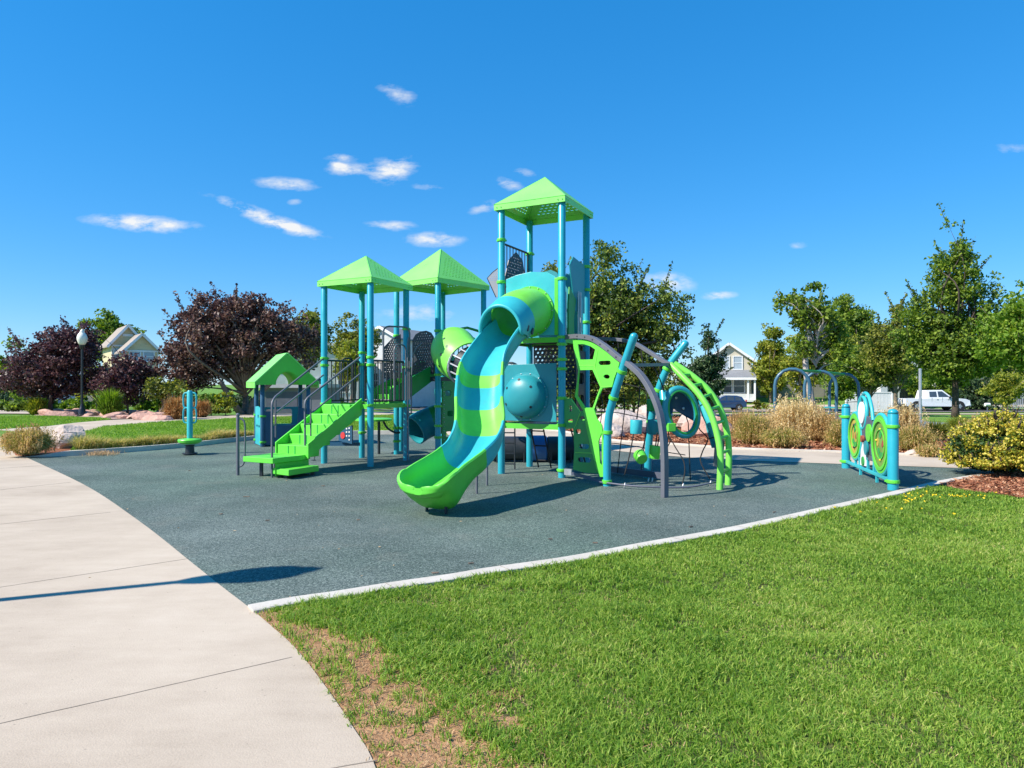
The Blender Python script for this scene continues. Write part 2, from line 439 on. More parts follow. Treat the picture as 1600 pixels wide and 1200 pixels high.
def rubber_mat():
    m, nt, b = newmat('poured_rubber_granules')
    t = N(nt, 'ShaderNodeTexCoord')
    v = N(nt, 'ShaderNodeTexVoronoi', {'Scale': 105.0}); nt.links.new(t.outputs['Object'], v.inputs['Vector'])
    sepc = N(nt, 'ShaderNodeSeparateColor'); nt.links.new(v.outputs['Color'], sepc.inputs[0])
    big = N(nt, 'ShaderNodeTexNoise', {'Scale': 0.5, 'Detail': 6.0, 'Roughness': 0.6}); nt.links.new(t.outputs['Object'], big.inputs['Vector'])
    mid = N(nt, 'ShaderNodeTexNoise', {'Scale': 38.0, 'Detail': 5.0, 'Roughness': 0.75}); nt.links.new(t.outputs['Object'], mid.inputs['Vector'])
    m1 = N(nt, 'ShaderNodeMix', {0: 0.55}, data_type='FLOAT'); nt.links.new(sepc.outputs[0], m1.inputs[2]); nt.links.new(mid.outputs[0], m1.inputs[3])
    m2 = N(nt, 'ShaderNodeMix', {0: 0.33}, data_type='FLOAT'); nt.links.new(m1.outputs[0], m2.inputs[2]); nt.links.new(big.outputs[0], m2.inputs[3])
    col = ramp(nt, m2.outputs[0], [(0.30, (0.024, 0.037, 0.034)), (0.43, (0.068, 0.094, 0.085)), (0.55, (0.130, 0.165, 0.147)), (0.72, (0.28, 0.33, 0.30))])
    # greener, more worn tint in broad patches
    n2 = N(nt, 'ShaderNodeTexNoise', {'Scale': 0.22, 'Detail': 3.0}); nt.links.new(t.outputs['Object'], n2.inputs['Vector'])
    mr = N(nt, 'ShaderNodeMapRange', {1: 0.45, 2: 0.62, 3: 0.0, 4: 0.5}); nt.links.new(n2.outputs[0], mr.inputs[0])
    mx = N(nt, 'ShaderNodeMix', data_type='RGBA', blend_type='MULTIPLY'); nt.links.new(mr.outputs[0], mx.inputs[0]); nt.links.new(col, mx.inputs[6])
    mx.inputs[7].default_value = (0.80, 1.05, 0.86, 1)
    nt.links.new(mx.outputs[2], b.inputs['Base Color'])
    # dusty, scuffed patches blown over the surface
    n3 = N(nt, 'ShaderNodeTexNoise', {'Scale': 1.3, 'Detail': 9.0, 'Roughness': 0.7}); nt.links.new(t.outputs['Object'], n3.inputs['Vector'])
    mr2 = N(nt, 'ShaderNodeMapRange', {1: 0.54, 2: 0.74, 3: 0.0, 4: 0.34}); nt.links.new(n3.outputs[0], mr2.inputs[0])
    mx2 = N(nt, 'ShaderNodeMix', data_type='RGBA'); nt.links.new(mr2.outputs[0], mx2.inputs[0]); nt.links.new(mx.outputs[2], mx2.inputs[6])
    mx2.inputs[7].default_value = (0.24, 0.235, 0.19, 1)
    # worn landing area in front of the slide
    mpw = N(nt, 'ShaderNodeMapping'); mpw.inputs['Location'].default_value = (1.15, -7.9, 0)
    nt.links.new(t.outputs['Object'], mpw.inputs[0])
    ln = N(nt, 'ShaderNodeVectorMath', operation='LENGTH'); nt.links.new(mpw.outputs[0], ln.inputs[0])
    ad_ = N(nt, 'ShaderNodeMath', operation='MULTIPLY_ADD'); nt.links.new(n3.outputs[0], ad_.inputs[0]); ad_.inputs[1].default_value = 1.6; nt.links.new(ln.outputs['Value'], ad_.inputs[2])
    mr3 = N(nt, 'ShaderNodeMapRange', {1: 0.9, 2: 1.7, 3: 0.35, 4: 0.0}); nt.links.new(ad_.outputs[0], mr3.inputs[0])
    mx3 = N(nt, 'ShaderNodeMix', data_type='RGBA'); nt.links.new(mr3.outputs[0], mx3.inputs[0]); nt.links.new(mx2.outputs[2], mx3.inputs[6])
    mx3.inputs[7].default_value = (0.06, 0.085, 0.078, 1)
    nt.links.new(mx3.outputs[2], b.inputs['Base Color'])
    setin(b, 'Roughness', 0.82); setin(b, 'Specular IOR Level', 0.3)
    bp = N(nt, 'ShaderNodeBump', {'Strength': 1.0, 'Distance': 0.006}); nt.links.new(m1.outputs[0], bp.inputs['Height']); nt.links.new(bp.outputs[0], b.inputs['Normal'])
    return m
RUBBER = rubber_mat()

def leaf_mat(name, stops, trans=0.35, rough=0.55, patch=None, pscale=0.8):
    m, nt, b = newmat(name)
    nt.nodes.remove(b)
    out = nt.nodes['Material Output']
    g = N(nt, 'ShaderNodeNewGeometry')
    t = N(nt, 'ShaderNodeTexCoord')
    no = N(nt, 'ShaderNodeTexNoise', {'Scale': pscale, 'Detail': 3.0}); nt.links.new(t.outputs['Object'], no.inputs['Vector'])
    mf = N(nt, 'ShaderNodeMix', {0: 0.5}, data_type='FLOAT')
    nt.links.new(g.outputs['Random Per Island'], mf.inputs[2]); nt.links.new(no.outputs[0], mf.inputs[3])
    col = ramp(nt, mf.outputs[0], stops)
    d = N(nt, 'ShaderNodeBsdfPrincipled', {'Roughness': rough, 'Specular IOR Level': 0.35})
    tr = N(nt, 'ShaderNodeBsdfTranslucent')
    nt.links.new(col, d.inputs['Base Color'])
    hs = N(nt, 'ShaderNodeHueSaturation', {'Value': 1.25, 'Saturation': 1.1}); nt.links.new(col, hs.inputs['Color']); nt.links.new(hs.outputs[0], tr.inputs[0])
    ms = N(nt, 'ShaderNodeMixShader', {0: trans})
    nt.links.new(d.outputs[0], ms.inputs[1]); nt.links.new(tr.outputs[0], ms.inputs[2]); nt.links.new(ms.outputs[0], out.inputs[0])
    return m
L_PURPLE = leaf_mat('purple_plum_leaves', [(0.22, (0.020, 0.009, 0.013)), (0.45, (0.070, 0.029, 0.038)), (0.65, (0.155, 0.075, 0.080)), (0.82, (0.30, 0.19, 0.16))], 0.3, 0.42)
L_PURPLE2 = leaf_mat('bronze_purple_leaves', [(0.22, (0.020, 0.010, 0.011)), (0.45, (0.085, 0.042, 0.042)), (0.63, (0.21, 0.12, 0.10)), (0.80, (0.40, 0.28, 0.20))], 0.28, 0.42)
L_GREEN = leaf_mat('mid_green_leaves', [(0.22, (0.030, 0.075, 0.012)), (0.45, (0.11, 0.19, 0.022)), (0.70, (0.28, 0.37, 0.045))], 0.42)
L_OLIVE = leaf_mat('olive_green_leaves', [(0.22, (0.030, 0.055, 0.012)), (0.45, (0.13, 0.165, 0.025)), (0.70, (0.34, 0.34, 0.06))], 0.42)
L_BRIGHT = leaf_mat('bright_green_leaves', [(0.25, (0.06, 0.13, 0.012)), (0.5, (0.17, 0.30, 0.03)), (0.75, (0.34, 0.44, 0.06))], 0.45)
L_YELLOWG = leaf_mat('yellow_green_leaves', [(0.25, (0.08, 0.13, 0.015)), (0.5, (0.24, 0.29, 0.035)), (0.75, (0.46, 0.43, 0.06))], 0.45)
L_CYP = leaf_mat('mid_olive_scale_leaves', [(0.22, (0.018, 0.048, 0.012)), (0.45, (0.075, 0.135, 0.024)), (0.62, (0.17, 0.25, 0.04)), (0.80, (0.42, 0.44, 0.07))], 0.35)
L_PINE = leaf_mat('dark_conifer_needles', [(0.25, (0.012, 0.036, 0.014)), (0.5, (0.036, 0.076, 0.028)), (0.75, (0.10, 0.15, 0.055))], 0.15)
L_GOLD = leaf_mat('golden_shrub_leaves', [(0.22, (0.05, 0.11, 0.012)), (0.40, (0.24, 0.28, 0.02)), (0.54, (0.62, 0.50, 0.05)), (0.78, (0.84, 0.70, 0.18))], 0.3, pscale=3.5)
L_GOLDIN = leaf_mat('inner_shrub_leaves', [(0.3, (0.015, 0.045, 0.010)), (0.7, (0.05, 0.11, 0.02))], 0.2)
L_TAN = leaf_mat('dry_tan_grass', [(0.25, (0.22, 0.17, 0.05)), (0.5, (0.52, 0.34, 0.13)), (0.75, (0.74, 0.50, 0.24))], 0.35, 0.7)
L_TANG = leaf_mat('half_green_tall_grass', [(0.22, (0.16, 0.22, 0.035)), (0.45, (0.42, 0.40, 0.10)), (0.70, (0.72, 0.56, 0.25))], 0.45, 0.7, pscale=2.0)
L_PLUME = leaf_mat('pale_grass_plumes', [(0.25, (0.50, 0.38, 0.16)), (0.6, (0.78, 0.62, 0.33)), (0.8, (0.86, 0.74, 0.46))], 0.4, 0.7)
L_RUST = leaf_mat('rust_brown_foliage', [(0.25, (0.20, 0.10, 0.03)), (0.5, (0.46, 0.22, 0.08)), (0.75, (0.62, 0.36, 0.15))], 0.3, 0.7)
L_LAWN = leaf_mat('lawn_blades', [(0.20, (0.06, 0.15, 0.015)), (0.40, (0.16, 0.31, 0.032)), (0.57, (0.28, 0.43, 0.055)), (0.73, (0.45, 0.53, 0.11)), (0.87, (0.66, 0.54, 0.26))], 0.40, 0.55, pscale=0.7)
L_STRAW = leaf_mat('dead_straw_blades', [(0.3, (0.42, 0.27, 0.13)), (0.7, (0.66, 0.47, 0.27))], 0.2, 0.8)
BARK = paint('grey_brown_bark', (0.16, 0.12, 0.09), 0.9, 0.35, 6.0, bump=0.02, bscale=25)
BARKD = paint('dark_bark', (0.07, 0.05, 0.04), 0.9, 0.35, 6.0, bump=0.02, bscale=25)
BARKP = paint('pale_bark', (0.40, 0.36, 0.31), 0.85, 0.25, 5.0, bump=0.015, bscale=25)
ROCKP = paint('pale_pink_boulder', (0.52, 0.42, 0.36), 0.9, 0.28, 2.2, bump=0.06, bscale=6, dirt=0.3)
ROCKR = paint('salmon_sandstone', (0.52, 0.30, 0.23), 0.9, 0.3, 2.5, bump=0.05, bscale=8, dirt=0.2)
SHINGLE = ground_mat('roof_shingles', [(0.3, (0.10, 0.095, 0.09)), (0.7, (0.20, 0.185, 0.17))], 0.9, 14, 0.6, 0.9, 0.02)
SHINGLEG = ground_mat('grey_roof_shingles', [(0.3, (0.16, 0.17, 0.19)), (0.7, (0.27, 0.28, 0.30))], 0.9, 14, 0.6, 0.9, 0.02)
def siding(name, c):
    m, nt, b = newmat(name)
    t = N(nt, 'ShaderNodeTexCoord')
    w = N(nt, 'ShaderNodeTexWave', {'Scale': 1.6, 'Distortion': 0.0}, wave_type='BANDS', bands_direction='Z', wave_profile='SAW')
    nt.links.new(t.outputs['Object'], w.inputs['Vector'])
    no = N(nt, 'ShaderNodeTexNoise', {'Scale': 1.2, 'Detail': 4.0}); nt.links.new(t.outputs['Object'], no.inputs['Vector'])
    col = ramp(nt, no.outputs[0], [(0.3, tuple(x * .9 for x in c)), (0.7, tuple(min(1, x * 1.06) for x in c))])
    nt.links.new(col, b.inputs['Base Color']); setin(b, 'Roughness', 0.7)
    bp = N(nt, 'ShaderNodeBump', {'Strength': 1.0, 'Distance': 0.03}); nt.links.new(w.outputs[0], bp.inputs['Height']); nt.links.new(bp.outputs[0], b.inputs['Normal'])
    return m
S_YELLOW = siding('yellow_clapboard', (0.66, 0.57, 0.36))
S_CREAM = siding('cream_clapboard', (0.66, 0.60, 0.48))
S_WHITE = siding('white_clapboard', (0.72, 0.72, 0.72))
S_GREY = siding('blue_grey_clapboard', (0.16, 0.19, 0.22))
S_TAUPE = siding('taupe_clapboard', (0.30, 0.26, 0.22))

# ------------------------------------------------------------------ the setting
def GT(px, py, off=0.0):
    """point of the terrain seen at that place in the photograph"""
    z = 0.0
    for _ in range(25):
        Y = FPX * (EYE - z) / (py - 600.0)
        X = (px - 800) / FPX * Y
        z = 0.6 * z + 0.4 * Hf(X, Y)
    return Vector((X, Y, z + off))
def struct(o, name=None):
    o['kind'] = 'structure'; return o

def build_ground():
    ys = np.concatenate([np.arange(-30, 100, 1.0), np.arange(100, 200, 8), np.arange(200, 1501, 100)])
    xs = np.concatenate([np.arange(-900, -120, 60), np.arange(-120, 121, 3.0), np.arange(180, 901, 60)])
    X, Y = np.meshgrid(xs, ys)
    Z = H(X, Y) - 0.035
    nx, ny = len(xs), len(ys)
    co = np.stack([X, Y, Z], -1).reshape(-1, 3)
    i = np.arange(nx * ny).reshape(ny, nx)
    f = np.stack([i[:-1, :-1], i[:-1, 1:], i[1:, 1:], i[1:, :-1]], -1).reshape(-1, 4)
    me = bpy.data.meshes.new('ground')
    me.from_pydata(co.tolist(), [], f.tolist()); me.materials.append(GRASSG)
    me.polygons.foreach_set('use_smooth', [True] * len(f))
    o = bpy.data.objects.new('ground', me); COL.objects.link(o); struct(o)
build_ground()

def sheet(name, pts, mat, z=0.0, kind='structure', terrain=False, thick=0.0):
    """flat polygon sheet"""
    mb = MB()
    pts = [Vector(p) for p in pts]
    tris = tessellate_polygon([[Vector((p.x, p.y, 0)) for p in pts]])
    vs = [Vector((p.x, p.y, (Hf(p.x, p.y) if terrain else 0) + z)) for p in pts]
    fs = []
    for a, b, c in tris:
        ar = (vs[b].x - vs[a].x) * (vs[c].y - vs[a].y) - (vs[c].x - vs[a].x) * (vs[b].y - vs[a].y)
        fs.append((a, b, c) if ar > 0 else (a, c, b))
    mb.add(vs, fs)
    n = len(pts)
    if thick:
        ar = sum(pts[i].x * pts[(i + 1) % n].y - pts[(i + 1) % n].x * pts[i].y for i in range(n))
        lo = [v - Vector((0, 0, thick)) for v in vs]
        mb.add(vs + lo, [((i, n + i, n + (i + 1) % n, (i + 1) % n) if ar > 0 else (i, (i + 1) % n, n + (i + 1) % n, n + i)) for i in range(n)])
    o = mb.build(name, mat)
    if kind: o['kind'] = kind
    return o
def ribbon(name, A, B, mat, off=0.0, rows=2, kind='structure'):
    A = [Vector(p) for p in A]; B = [Vector(p) for p in B]
    mb = MB(); m = len(A); vs = []
    for a, b in zip(A, B):
        for k in range(rows + 1):
            p = a.lerp(b, k / rows); vs.append((p.x, p.y, Hf(p.x, p.y) + off))
    fs = []
    for i in range(m - 1):
        for k in range(rows):
            q = i * (rows + 1) + k
            fs.append((q, q + rows + 1, q + rows + 2, q + 1))
    mb.add(vs, fs)
    o = mb.build(name, mat)
    if kind: o['kind'] = kind
    return o
def resample(pts, n):
    pts = [Vector(p) for p in pts]
    L = [0]
    for a, b in zip(pts, pts[1:]): L.append(L[-1] + (b - a).length)
    out = []; j = 0
    for i in range(n):
        t = L[-1] * i / (n - 1)
        while j < len(pts) - 2 and L[j + 1] < t: j += 1
        k = (t - L[j]) / max(1e-9, L[j + 1] - L[j])
        out.append(pts[j].lerp(pts[j + 1], min(1, k)))
    return out
def offset_line(pts, d):
    """shift a polyline sideways in plan (to its left for positive d)"""
    out = []
    for i, p in enumerate(pts):
        a = pts[max(0, i - 1)]; b = pts[min(len(pts) - 1, i + 1)]
        t = (b - a); t.z = 0; t.normalize()
        out.append(p + Vector((-t.y, t.x, 0)) * d)
    return out

front_line = catmull([G(*p) for p in [(387, 949), (460, 936), (525, 927), (612, 913), (700, 900.5), (762, 890), (885, 872.5), (1000, 851), (1150, 824), (1300, 791), (1380, 773), (1449, 756.5), (1490, 748.5), (1530, 742)]], 5)
back_line = catmull([G(*p) for p in [(39, 714), (80, 713.5), (127, 711.7), (180, 708), (240, 703.5), (300, 698), (370, 690), (440, 684), (500, 681), (560, 679), (640, 679), (700, 680), (780, 684), (850, 691), (955, 704), (1104, 717), (1280, 724), (1480, 731), (1600, 736)]], 5)
path_edge = catmull([G(*p) for p in [(39, 714), (130, 757), (215, 813), (300, 880), (345, 916), (388, 949), (425, 980), (460, 1012), (500, 1062), (548, 1132), (590, 1210)]] + [Vector((-.30, 2.0, 0)), Vector((0.1, 0.6, 0)), Vector((0.3, -3, 0))], 5)
pe_left = [p for p in path_edge if p.y > G(388, 949).y - 1e-3]
pe_front = [p for p in path_edge if p.y <= G(388, 949).y + 1e-3]
# poured rubber play surface
sheet('rubber_play_surface', list(reversed(front_line)) + list(reversed(pe_left))[0:] + back_line, RUBBER, 0.0)

# curving concrete walk in the foreground and its branch towards the houses
lower = [(24, 711.5), (13, 694), (40, 685), (90, 681), (127, 678), (165, 668), (240, 661), (310, 657)]
upper = [(310, 651.2), (240, 654), (175, 656), (120, 660.5), (75, 666), (30, 669), (0, 671)]
wl = [G(*p) for p in lower]; wu = [G(*p) for p in upper]
sheet('concrete_walk', path_edge[::-1] + [Vector((p.x, p.y, 0)) for p in wl] + wu + [Vector((-45, 27, 0)), Vector((-45, -3, 0))], CONC, 0.004)
A = catmull([GT(*p) for p in [(300, 657.5), (370, 653.5), (430, 651), (520, 648.5), (620, 646.5), (760, 645.5)]], 6)
B = catmull([GT(*p) for p in [(300, 651.5), (370, 649), (430, 647), (520, 644.8), (620, 643), (760, 642)]], 6)
ribbon('garden_walk', resample(A, 30), resample(B, 30), CONC, 0.008)
# scored joints of the walk
def joint(p0, p1):
    mb = MB(); a = G(*p0); b = G(*p1)
    pts = [a.lerp(b, k / 14) for k in range(15)]
    rnd = random.Random(int(p0[1]))
    pts = [p + Vector((0, rnd.uniform(-.004, .004), 0)) for p in pts]
    for q, r in zip(pts, pts[1:]): mb.bar(q + Vector((0, 0, .0052)), r + Vector((0, 0, .0052)), 0.0055, 0.0016)
    o = mb.build('walk_joint', JOINT); o['kind'] = 'structure'
JOINT = paint('dark_joint_tone', (0.26, 0.215, 0.17), 0.95, 0.3, 8.0)  # darker tone of the scored joints
for a, b in (((-60, 1146), (456, 1028)), ((-30, 923), (293, 874)), ((-20, 822), (172, 801)), ((-10, 767), (110, 754)), ((-10, 733), (62, 728)), ((-200, 1330), (590, 1190))):
    joint(a, b)
# small grass island beside the walk, left
sheet('grass_island', [G(-160, 671), G(0, 672.5), G(34, 675), G(0, 682.5), G(-200, 692)], GRASSG, 0.010)

# kerbs
def kerb(name, line, w, h, base=-0.02):
    mb = MB(); A = line; B = offset_line(line, w)
    n = len(A); vs = []
    for a, b in zip(A, B):
        e = (b - a) * 0.06
        vs += [Vector((a.x, a.y, base)), Vector((a.x, a.y, h - .006)), Vector((a.x + e.x, a.y + e.y, h)), Vector((b.x - e.x, b.y - e.y, h)), Vector((b.x, b.y, h - .006)), Vector((b.x, b.y, base))]
    fs = []
    for i in range(n - 1):
        for k in range(5):
            fs.append((i * 6 + k, i * 6 + k + 1, (i + 1) * 6 + k + 1, (i + 1) * 6 + k))
    fs.append(tuple(range(5, -1, -1))); fs.append(tuple((n - 1) * 6 + k for k in range(6)))
    mb.add(vs, [tuple(reversed(f)) for f in fs] if w > 0 else fs)
    o = mb.build(name, KERB); o['kind'] = 'structure'; return o
kerb('front_kerb', front_line, -0.155, 0.022)
kj = resample(front_line, 13); kj2 = resample(offset_line(front_line, -0.155), 13)
for a, b in zip(kj[1:-1], kj2[1:-1]):
    mb = MB(); mb.bar(a + Vector((0, 0, .0222)), b + Vector((0, 0, .0222)), .006, .002); o = mb.build('kerb_joint', JOINT); o['kind'] = 'structure'
bl_left = [p for p in back_line if p.x < G(690, 680).x]
def ramped_kerb(line, w, h):
    mb = MB(); B = offset_line(line, w); vs = []; n = len(line)
    for i, (a, b) in enumerate(zip(line, B)):
        hh = 0.01 + (h - 0.01) * float(sm(i / 9.0))
        vs += [Vector((a.x, a.y, -.02)), Vector((a.x, a.y, hh)), Vector((b.x, b.y, hh)), Vector((b.x, b.y, -.02))]
    fs = []
    for i in range(n - 1):
        for k in range(3): fs.append((i * 4 + k, (i + 1) * 4 + k, (i + 1) * 4 + k + 1, i * 4 + k + 1))
    fs.append((0, 1, 2, 3)); fs.append(tuple((n - 1) * 4 + k for k in (3, 2, 1, 0)))
    mb.add(vs, fs); o = mb.build('raised_kerb', KERB); o['kind'] = 'structure'
ramped_kerb(bl_left, 0.16, 0.115)
# raised lawn between the kerb and the garden walk
ins = offset_line(bl_left, 0.15)
lawn2_poly = ins[8:] + [G(700, 659), G(620, 651), G(520, 652), G(430, 655), G(370, 657), G(310, 660), G(240, 663.5), G(165, 670), G(130, 679)]
o = sheet('raised_lawn', lawn2_poly, GRASSG, 0.085, thick=0.12)
sheet('corner_bed', [G(24, 711.8), G(39, 713.6), G(85, 710.5), G(140, 705.5), G(175, 699), G(150, 686), G(120, 680), G(60, 684), G(16, 694)], MULCH, 0.03, thick=.04)
# concrete walk behind the play surface
bt = catmull([G(*p) for p in [(690, 665), (740, 665), (800, 668), (870, 674), (955, 689), (1040, 694.5), (1104, 699), (1160, 703), (1320, 708), (1490, 715), (1600, 721)]], 6)
bb = [p for p in back_line if p.x >= G(690, 680).x]
ribbon('back_walk', resample(bb, 40), resample(bt, 40), CONC, 0.006, 1)
kerb('back_walk_edge', resample([p for p in bt if p.x > 0.5], 30), 0.10, 0.05)
# mulch island with boulders and ornamental grasses
isl = [p + Vector((0, .05, 0)) for p in bt] + [G(1600, 690), G(1540, 685), G(1480, 683), G(1420, 670), G(1280, 657), G(1130, 651), G(955, 648), G(880, 653), G(690, 657), G(560, 657), G(560, 672), G(690, 674)]
sheet('mulch_bed', isl, MULCH, 0.012)
sheet('grey_play_pad', [G(1040, 648.5), G(1200, 647), G(1340, 652), G(1500, 662), G(1700, 667), G(1700, 678), G(1480, 677), G(1400, 668), G(1280, 657), G(1130, 651)], GREYPAVE, 0.006)
ribbon('side_walk_piece', [G(1455, 681), G(1500, 688), G(1570, 697), G(1700, 708)], [G(1462, 671.5), G(1500, 673), G(1570, 679), G(1700, 690)], CONC, 0.022, 1)
front_bed = [G(1468, 757.5), G(1497, 750), G(1536, 743.5), G(1600, 735), G(1900, 730), G(2100, 760), G(1900, 798), G(1700, 790), G(1600, 779), G(1545, 771), G(1500, 766)]
sheet('mulch_bed', front_bed, MULCH, 0.008)
# soil under the front lawn
kl = offset_line(front_line, -0.15)
lawn_poly = [p for p in kl if p.x < G(1468, 757).x] + [G(1470, 760), G(1500, 767), G(1545, 772), G(1600, 780), G(1700, 791), G(1900, 799), Vector((16, 9.5, 0)), Vector((16, -2, 0))] + [p for p in pe_front[::-1]]
LAWNSOIL = ground_mat('soil_and_thatch', [(0.30, (0.18, 0.10, 0.045)), (0.45, (0.40, 0.215, 0.105)), (0.60, (0.56, 0.33, 0.175)), (0.78, (0.66, 0.44, 0.27))], 1.2, 55, 0.6, 0.95, 0.025)
THATCH = ground_mat('dark_lawn_thatch', [(0.3, (0.05, 0.07, 0.02)), (0.5, (0.10, 0.12, 0.035)), (0.7, (0.20, 0.17, 0.07))], 2.0, 60, 0.6, 0.95, 0.02)  # dark olive-brown thatch colour under the blades
sheet('lawn_soil', lawn_poly, THATCH, -0.010)
bare = [p for p in pe_front if p.y > -1]
bare_out = offset_line(bare, 1.0)
bw_ = []
for i, (a, b) in enumerate(zip(bare, bare_out)):
    f = float(np.interp(a.y, [-1, 2.0, 3.2, 4.0, 4.5, 4.85], [.95, .95, .8, .62, .45, .3])) * (1 + .25 * math.sin(i * 1.9) + .12 * math.sin(i * 4.3))
    bw_.append(a + (b - a) * f)
kl0 = [p for p in kl if p.x < bw_[0].x + .2][:2]
sheet('bare_soil', [p for p in bare] + bw_[::-1], LAWNSOIL, -0.004)

# street, pavements and drives beyond the park
xs = np.arange(-140, 181, 5.0)
def yline(y): return [Vector((float(x), y, 0)) for x in xs]
ribbon('street', yline(71.5), yline(80.5), ASPHALT, 0.01, 6)
ribbon('pavement', yline(66.2), yline(68.2), CONC, 0.012, 2)
ribbon('street_kerb', yline(71.2), yline(71.5), KERB, 0.05, 1)
ribbon('far_street_kerb', yline(80.5), yline(80.8), KERB, 0.05, 1)
ribbon('far_pavement', yline(83.0), yline(84.6), CONC, 0.012, 2)
ribbon('crossing_walk', resample([GT(-250, 655), GT(0, 646.5), GT(60, 647)], 14), resample([GT(-250, 641), GT(0, 638.5), GT(50, 641)], 14), CONC, 0.02, 2)
ribbon('park_walk', resample([GT(900, 642.5), GT(1000, 641.8), GT(1180, 642), GT(1300, 643)], 16), resample([GT(900, 639.2), GT(1000, 639), GT(1180, 639.6), GT(1300, 641)], 16), CONC, 0.02, 2)

# ------------------------------------------------------------------ vegetation helpers
RNG = np.random.default_rng(7)
def quads_obj(name, P, mat, parent=None, loc=None, kind=None):
    """P: (n,4,3) quads or (n,3,3) triangles"""
    n, k, _ = P.shape
    me = bpy.data.meshes.new(name)
    off = np.array(world_root(parent)) if parent else np.array(loc if loc is not None else (0, 0, 0), float)
    me.vertices.add(n * k)
    me.vertices.foreach_set('co', (P - off).reshape(-1).astype(np.float32))
    me.loops.add(n * k); me.polygons.add(n)
    me.loops.foreach_set('vertex_index', np.arange(n * k, dtype=np.int32))
    me.polygons.foreach_set('loop_start', np.arange(0, n * k, k, dtype=np.int32))
    try: me.polygons.foreach_set('loop_total', np.full(n, k, dtype=np.int32))
    except Exception: pass
    me.materials.append(mat); me.update(calc_edges=True); me.validate()
    o = bpy.data.objects.new(name, me)
    COL.objects.link(o)
    if parent: o.parent = parent
    elif loc is not None: o.location = loc
    if kind: o['kind'] = kind
    return o
def unit(v): return v / np.maximum(1e-9, np.linalg.norm(v, axis=-1, keepdims=True))
def leaves(C, size, rng, elong=1.6, droop=0.0, cup=0.0):
    """one rhombic leaf per centre C (n,3)"""
    n = len(C)
    a = unit(rng.normal(size=(n, 3)) + np.array([0, 0, droop]))
    b = unit(np.cross(a, rng.normal(size=(n, 3))))
    s = size * rng.uniform(0.6, 1.3, (n, 1))
    L = a * s * elong * 0.5; Wd = b * s * 0.5
    mid = C + L * 0.1
    return np.stack([C - L, mid + Wd, C + L, mid - Wd], 1)
def vnoise(x, y, s, seed=0):
    """cheap smooth value noise"""
    r = np.random.default_rng(seed); T = r.random((64, 64))
    x = np.asarray(x) * s; y = np.asarray(y) * s
    xi = np.floor(x).astype(int); yi = np.floor(y).astype(int); fx = x - xi; fy = y - yi
    fx = fx * fx * (3 - 2 * fx); fy = fy * fy * (3 - 2 * fy)
    g = lambda i, j: T[i % 64, j % 64]
    return (g(xi, yi) * (1 - fx) + g(xi + 1, yi) * fx) * (1 - fy) + (g(xi, yi + 1) * (1 - fx) + g(xi + 1, yi + 1) * fx) * fy
def inside(px, py, poly):
    px = np.asarray(px); py = np.asarray(py); r = np.zeros(px.shape, bool)
    n = len(poly); j = n - 1
    for i in range(n):
        xi, yi = poly[i][0], poly[i][1]; xj, yj = poly[j][0], poly[j][1]
        c = ((yi > py) != (yj > py)) & (px < (xj - xi) * (py - yi) / ((yj - yi) if yj != yi else 1e-9) + xi)
        r ^= c; j = i
    return r
def blades(X, Y, Z, h, w, rng, lean=0.5, bend=0.5):
    """curved blades: two stacked quads tapering (n,2,4,3) -> flattened"""
    n = len(X)
    th = rng.uniform(0, 2 * np.pi, n); ph = rng.uniform(0, 2 * np.pi, n)
    B = np.stack([X, Y, Z], 1)
    side = np.stack([np.cos(th), np.sin(th), np.zeros(n)], 1)
    d = np.stack([np.cos(ph), np.sin(ph), np.zeros(n)], 1)
    ln = (rng.random(n) ** 0.8 * lean)[:, None]; bd = (rng.random(n) * bend)[:, None]
    hh = h[:, None]; ww = (w[:, None]) * 0.5
    up = np.array([0, 0, 1.0])
    M = B + d * hh * 0.5 * ln + up * hh * 0.55
    T = B + d * hh * (ln + bd) + up * hh * (1 - 0.35 * (ln + bd) ** 2 * 0.9)
    q1 = np.stack([B - side * ww, B + side * ww, M + side * ww * .8, M - side * ww * .8], 1)
    q2 = np.stack([M - side * ww * .8, M + side * ww * .8, T + side * ww * .12, T - side * ww * .12], 1)
    return np.stack([q1, q2], 1).reshape(-1, 4, 3)

# --- front lawn
LP = [(p.x, p.y) for p in lawn_poly]
pe_arr = np.array([(p.x, p.y) for p in path_edge])
def dist_path(x, y):
    d = np.full(len(x), 1e9)
    for (ax, ay), (bx, by) in zip(pe_arr[:-1], pe_arr[1:]):
        vx, vy = bx - ax, by - ay
        t = np.clip(((x - ax) * vx + (y - ay) * vy) / (vx * vx + vy * vy + 1e-12), 0, 1)
        d = np.minimum(d, np.hypot(x - ax - t * vx, y - ay - t * vy))
    return d
def lawn_cover(x, y):
    d = dist_path(x, y)
    wdt = np.interp(y, [2.5, 3.3, 4.0, 4.5, 4.85, 5.2], [.66, .60, 0.42, 0.26, 0.07, 0.03])
    n = vnoise(x, y, 2.6, 3) * 0.6 + vnoise(x, y, 7.0, 4) * 0.4
    c = (d - 0.03) / wdt - 0.62 + (n - 0.5) * 1.7
    c = np.clip(c * 1.9, 0, 1)
    c = np.maximum(c, 0.15 + .55 * np.clip((vnoise(x, y, 9.0, 14) - .74) * 9, 0, 1))
    # a few thin places further in
    n2 = vnoise(x, y, 1.3, 9)
    return c * (1 - 0.75 * np.clip((n2 - 0.80) * 7, 0, 1) * (y < 4.2) * (x < .9))
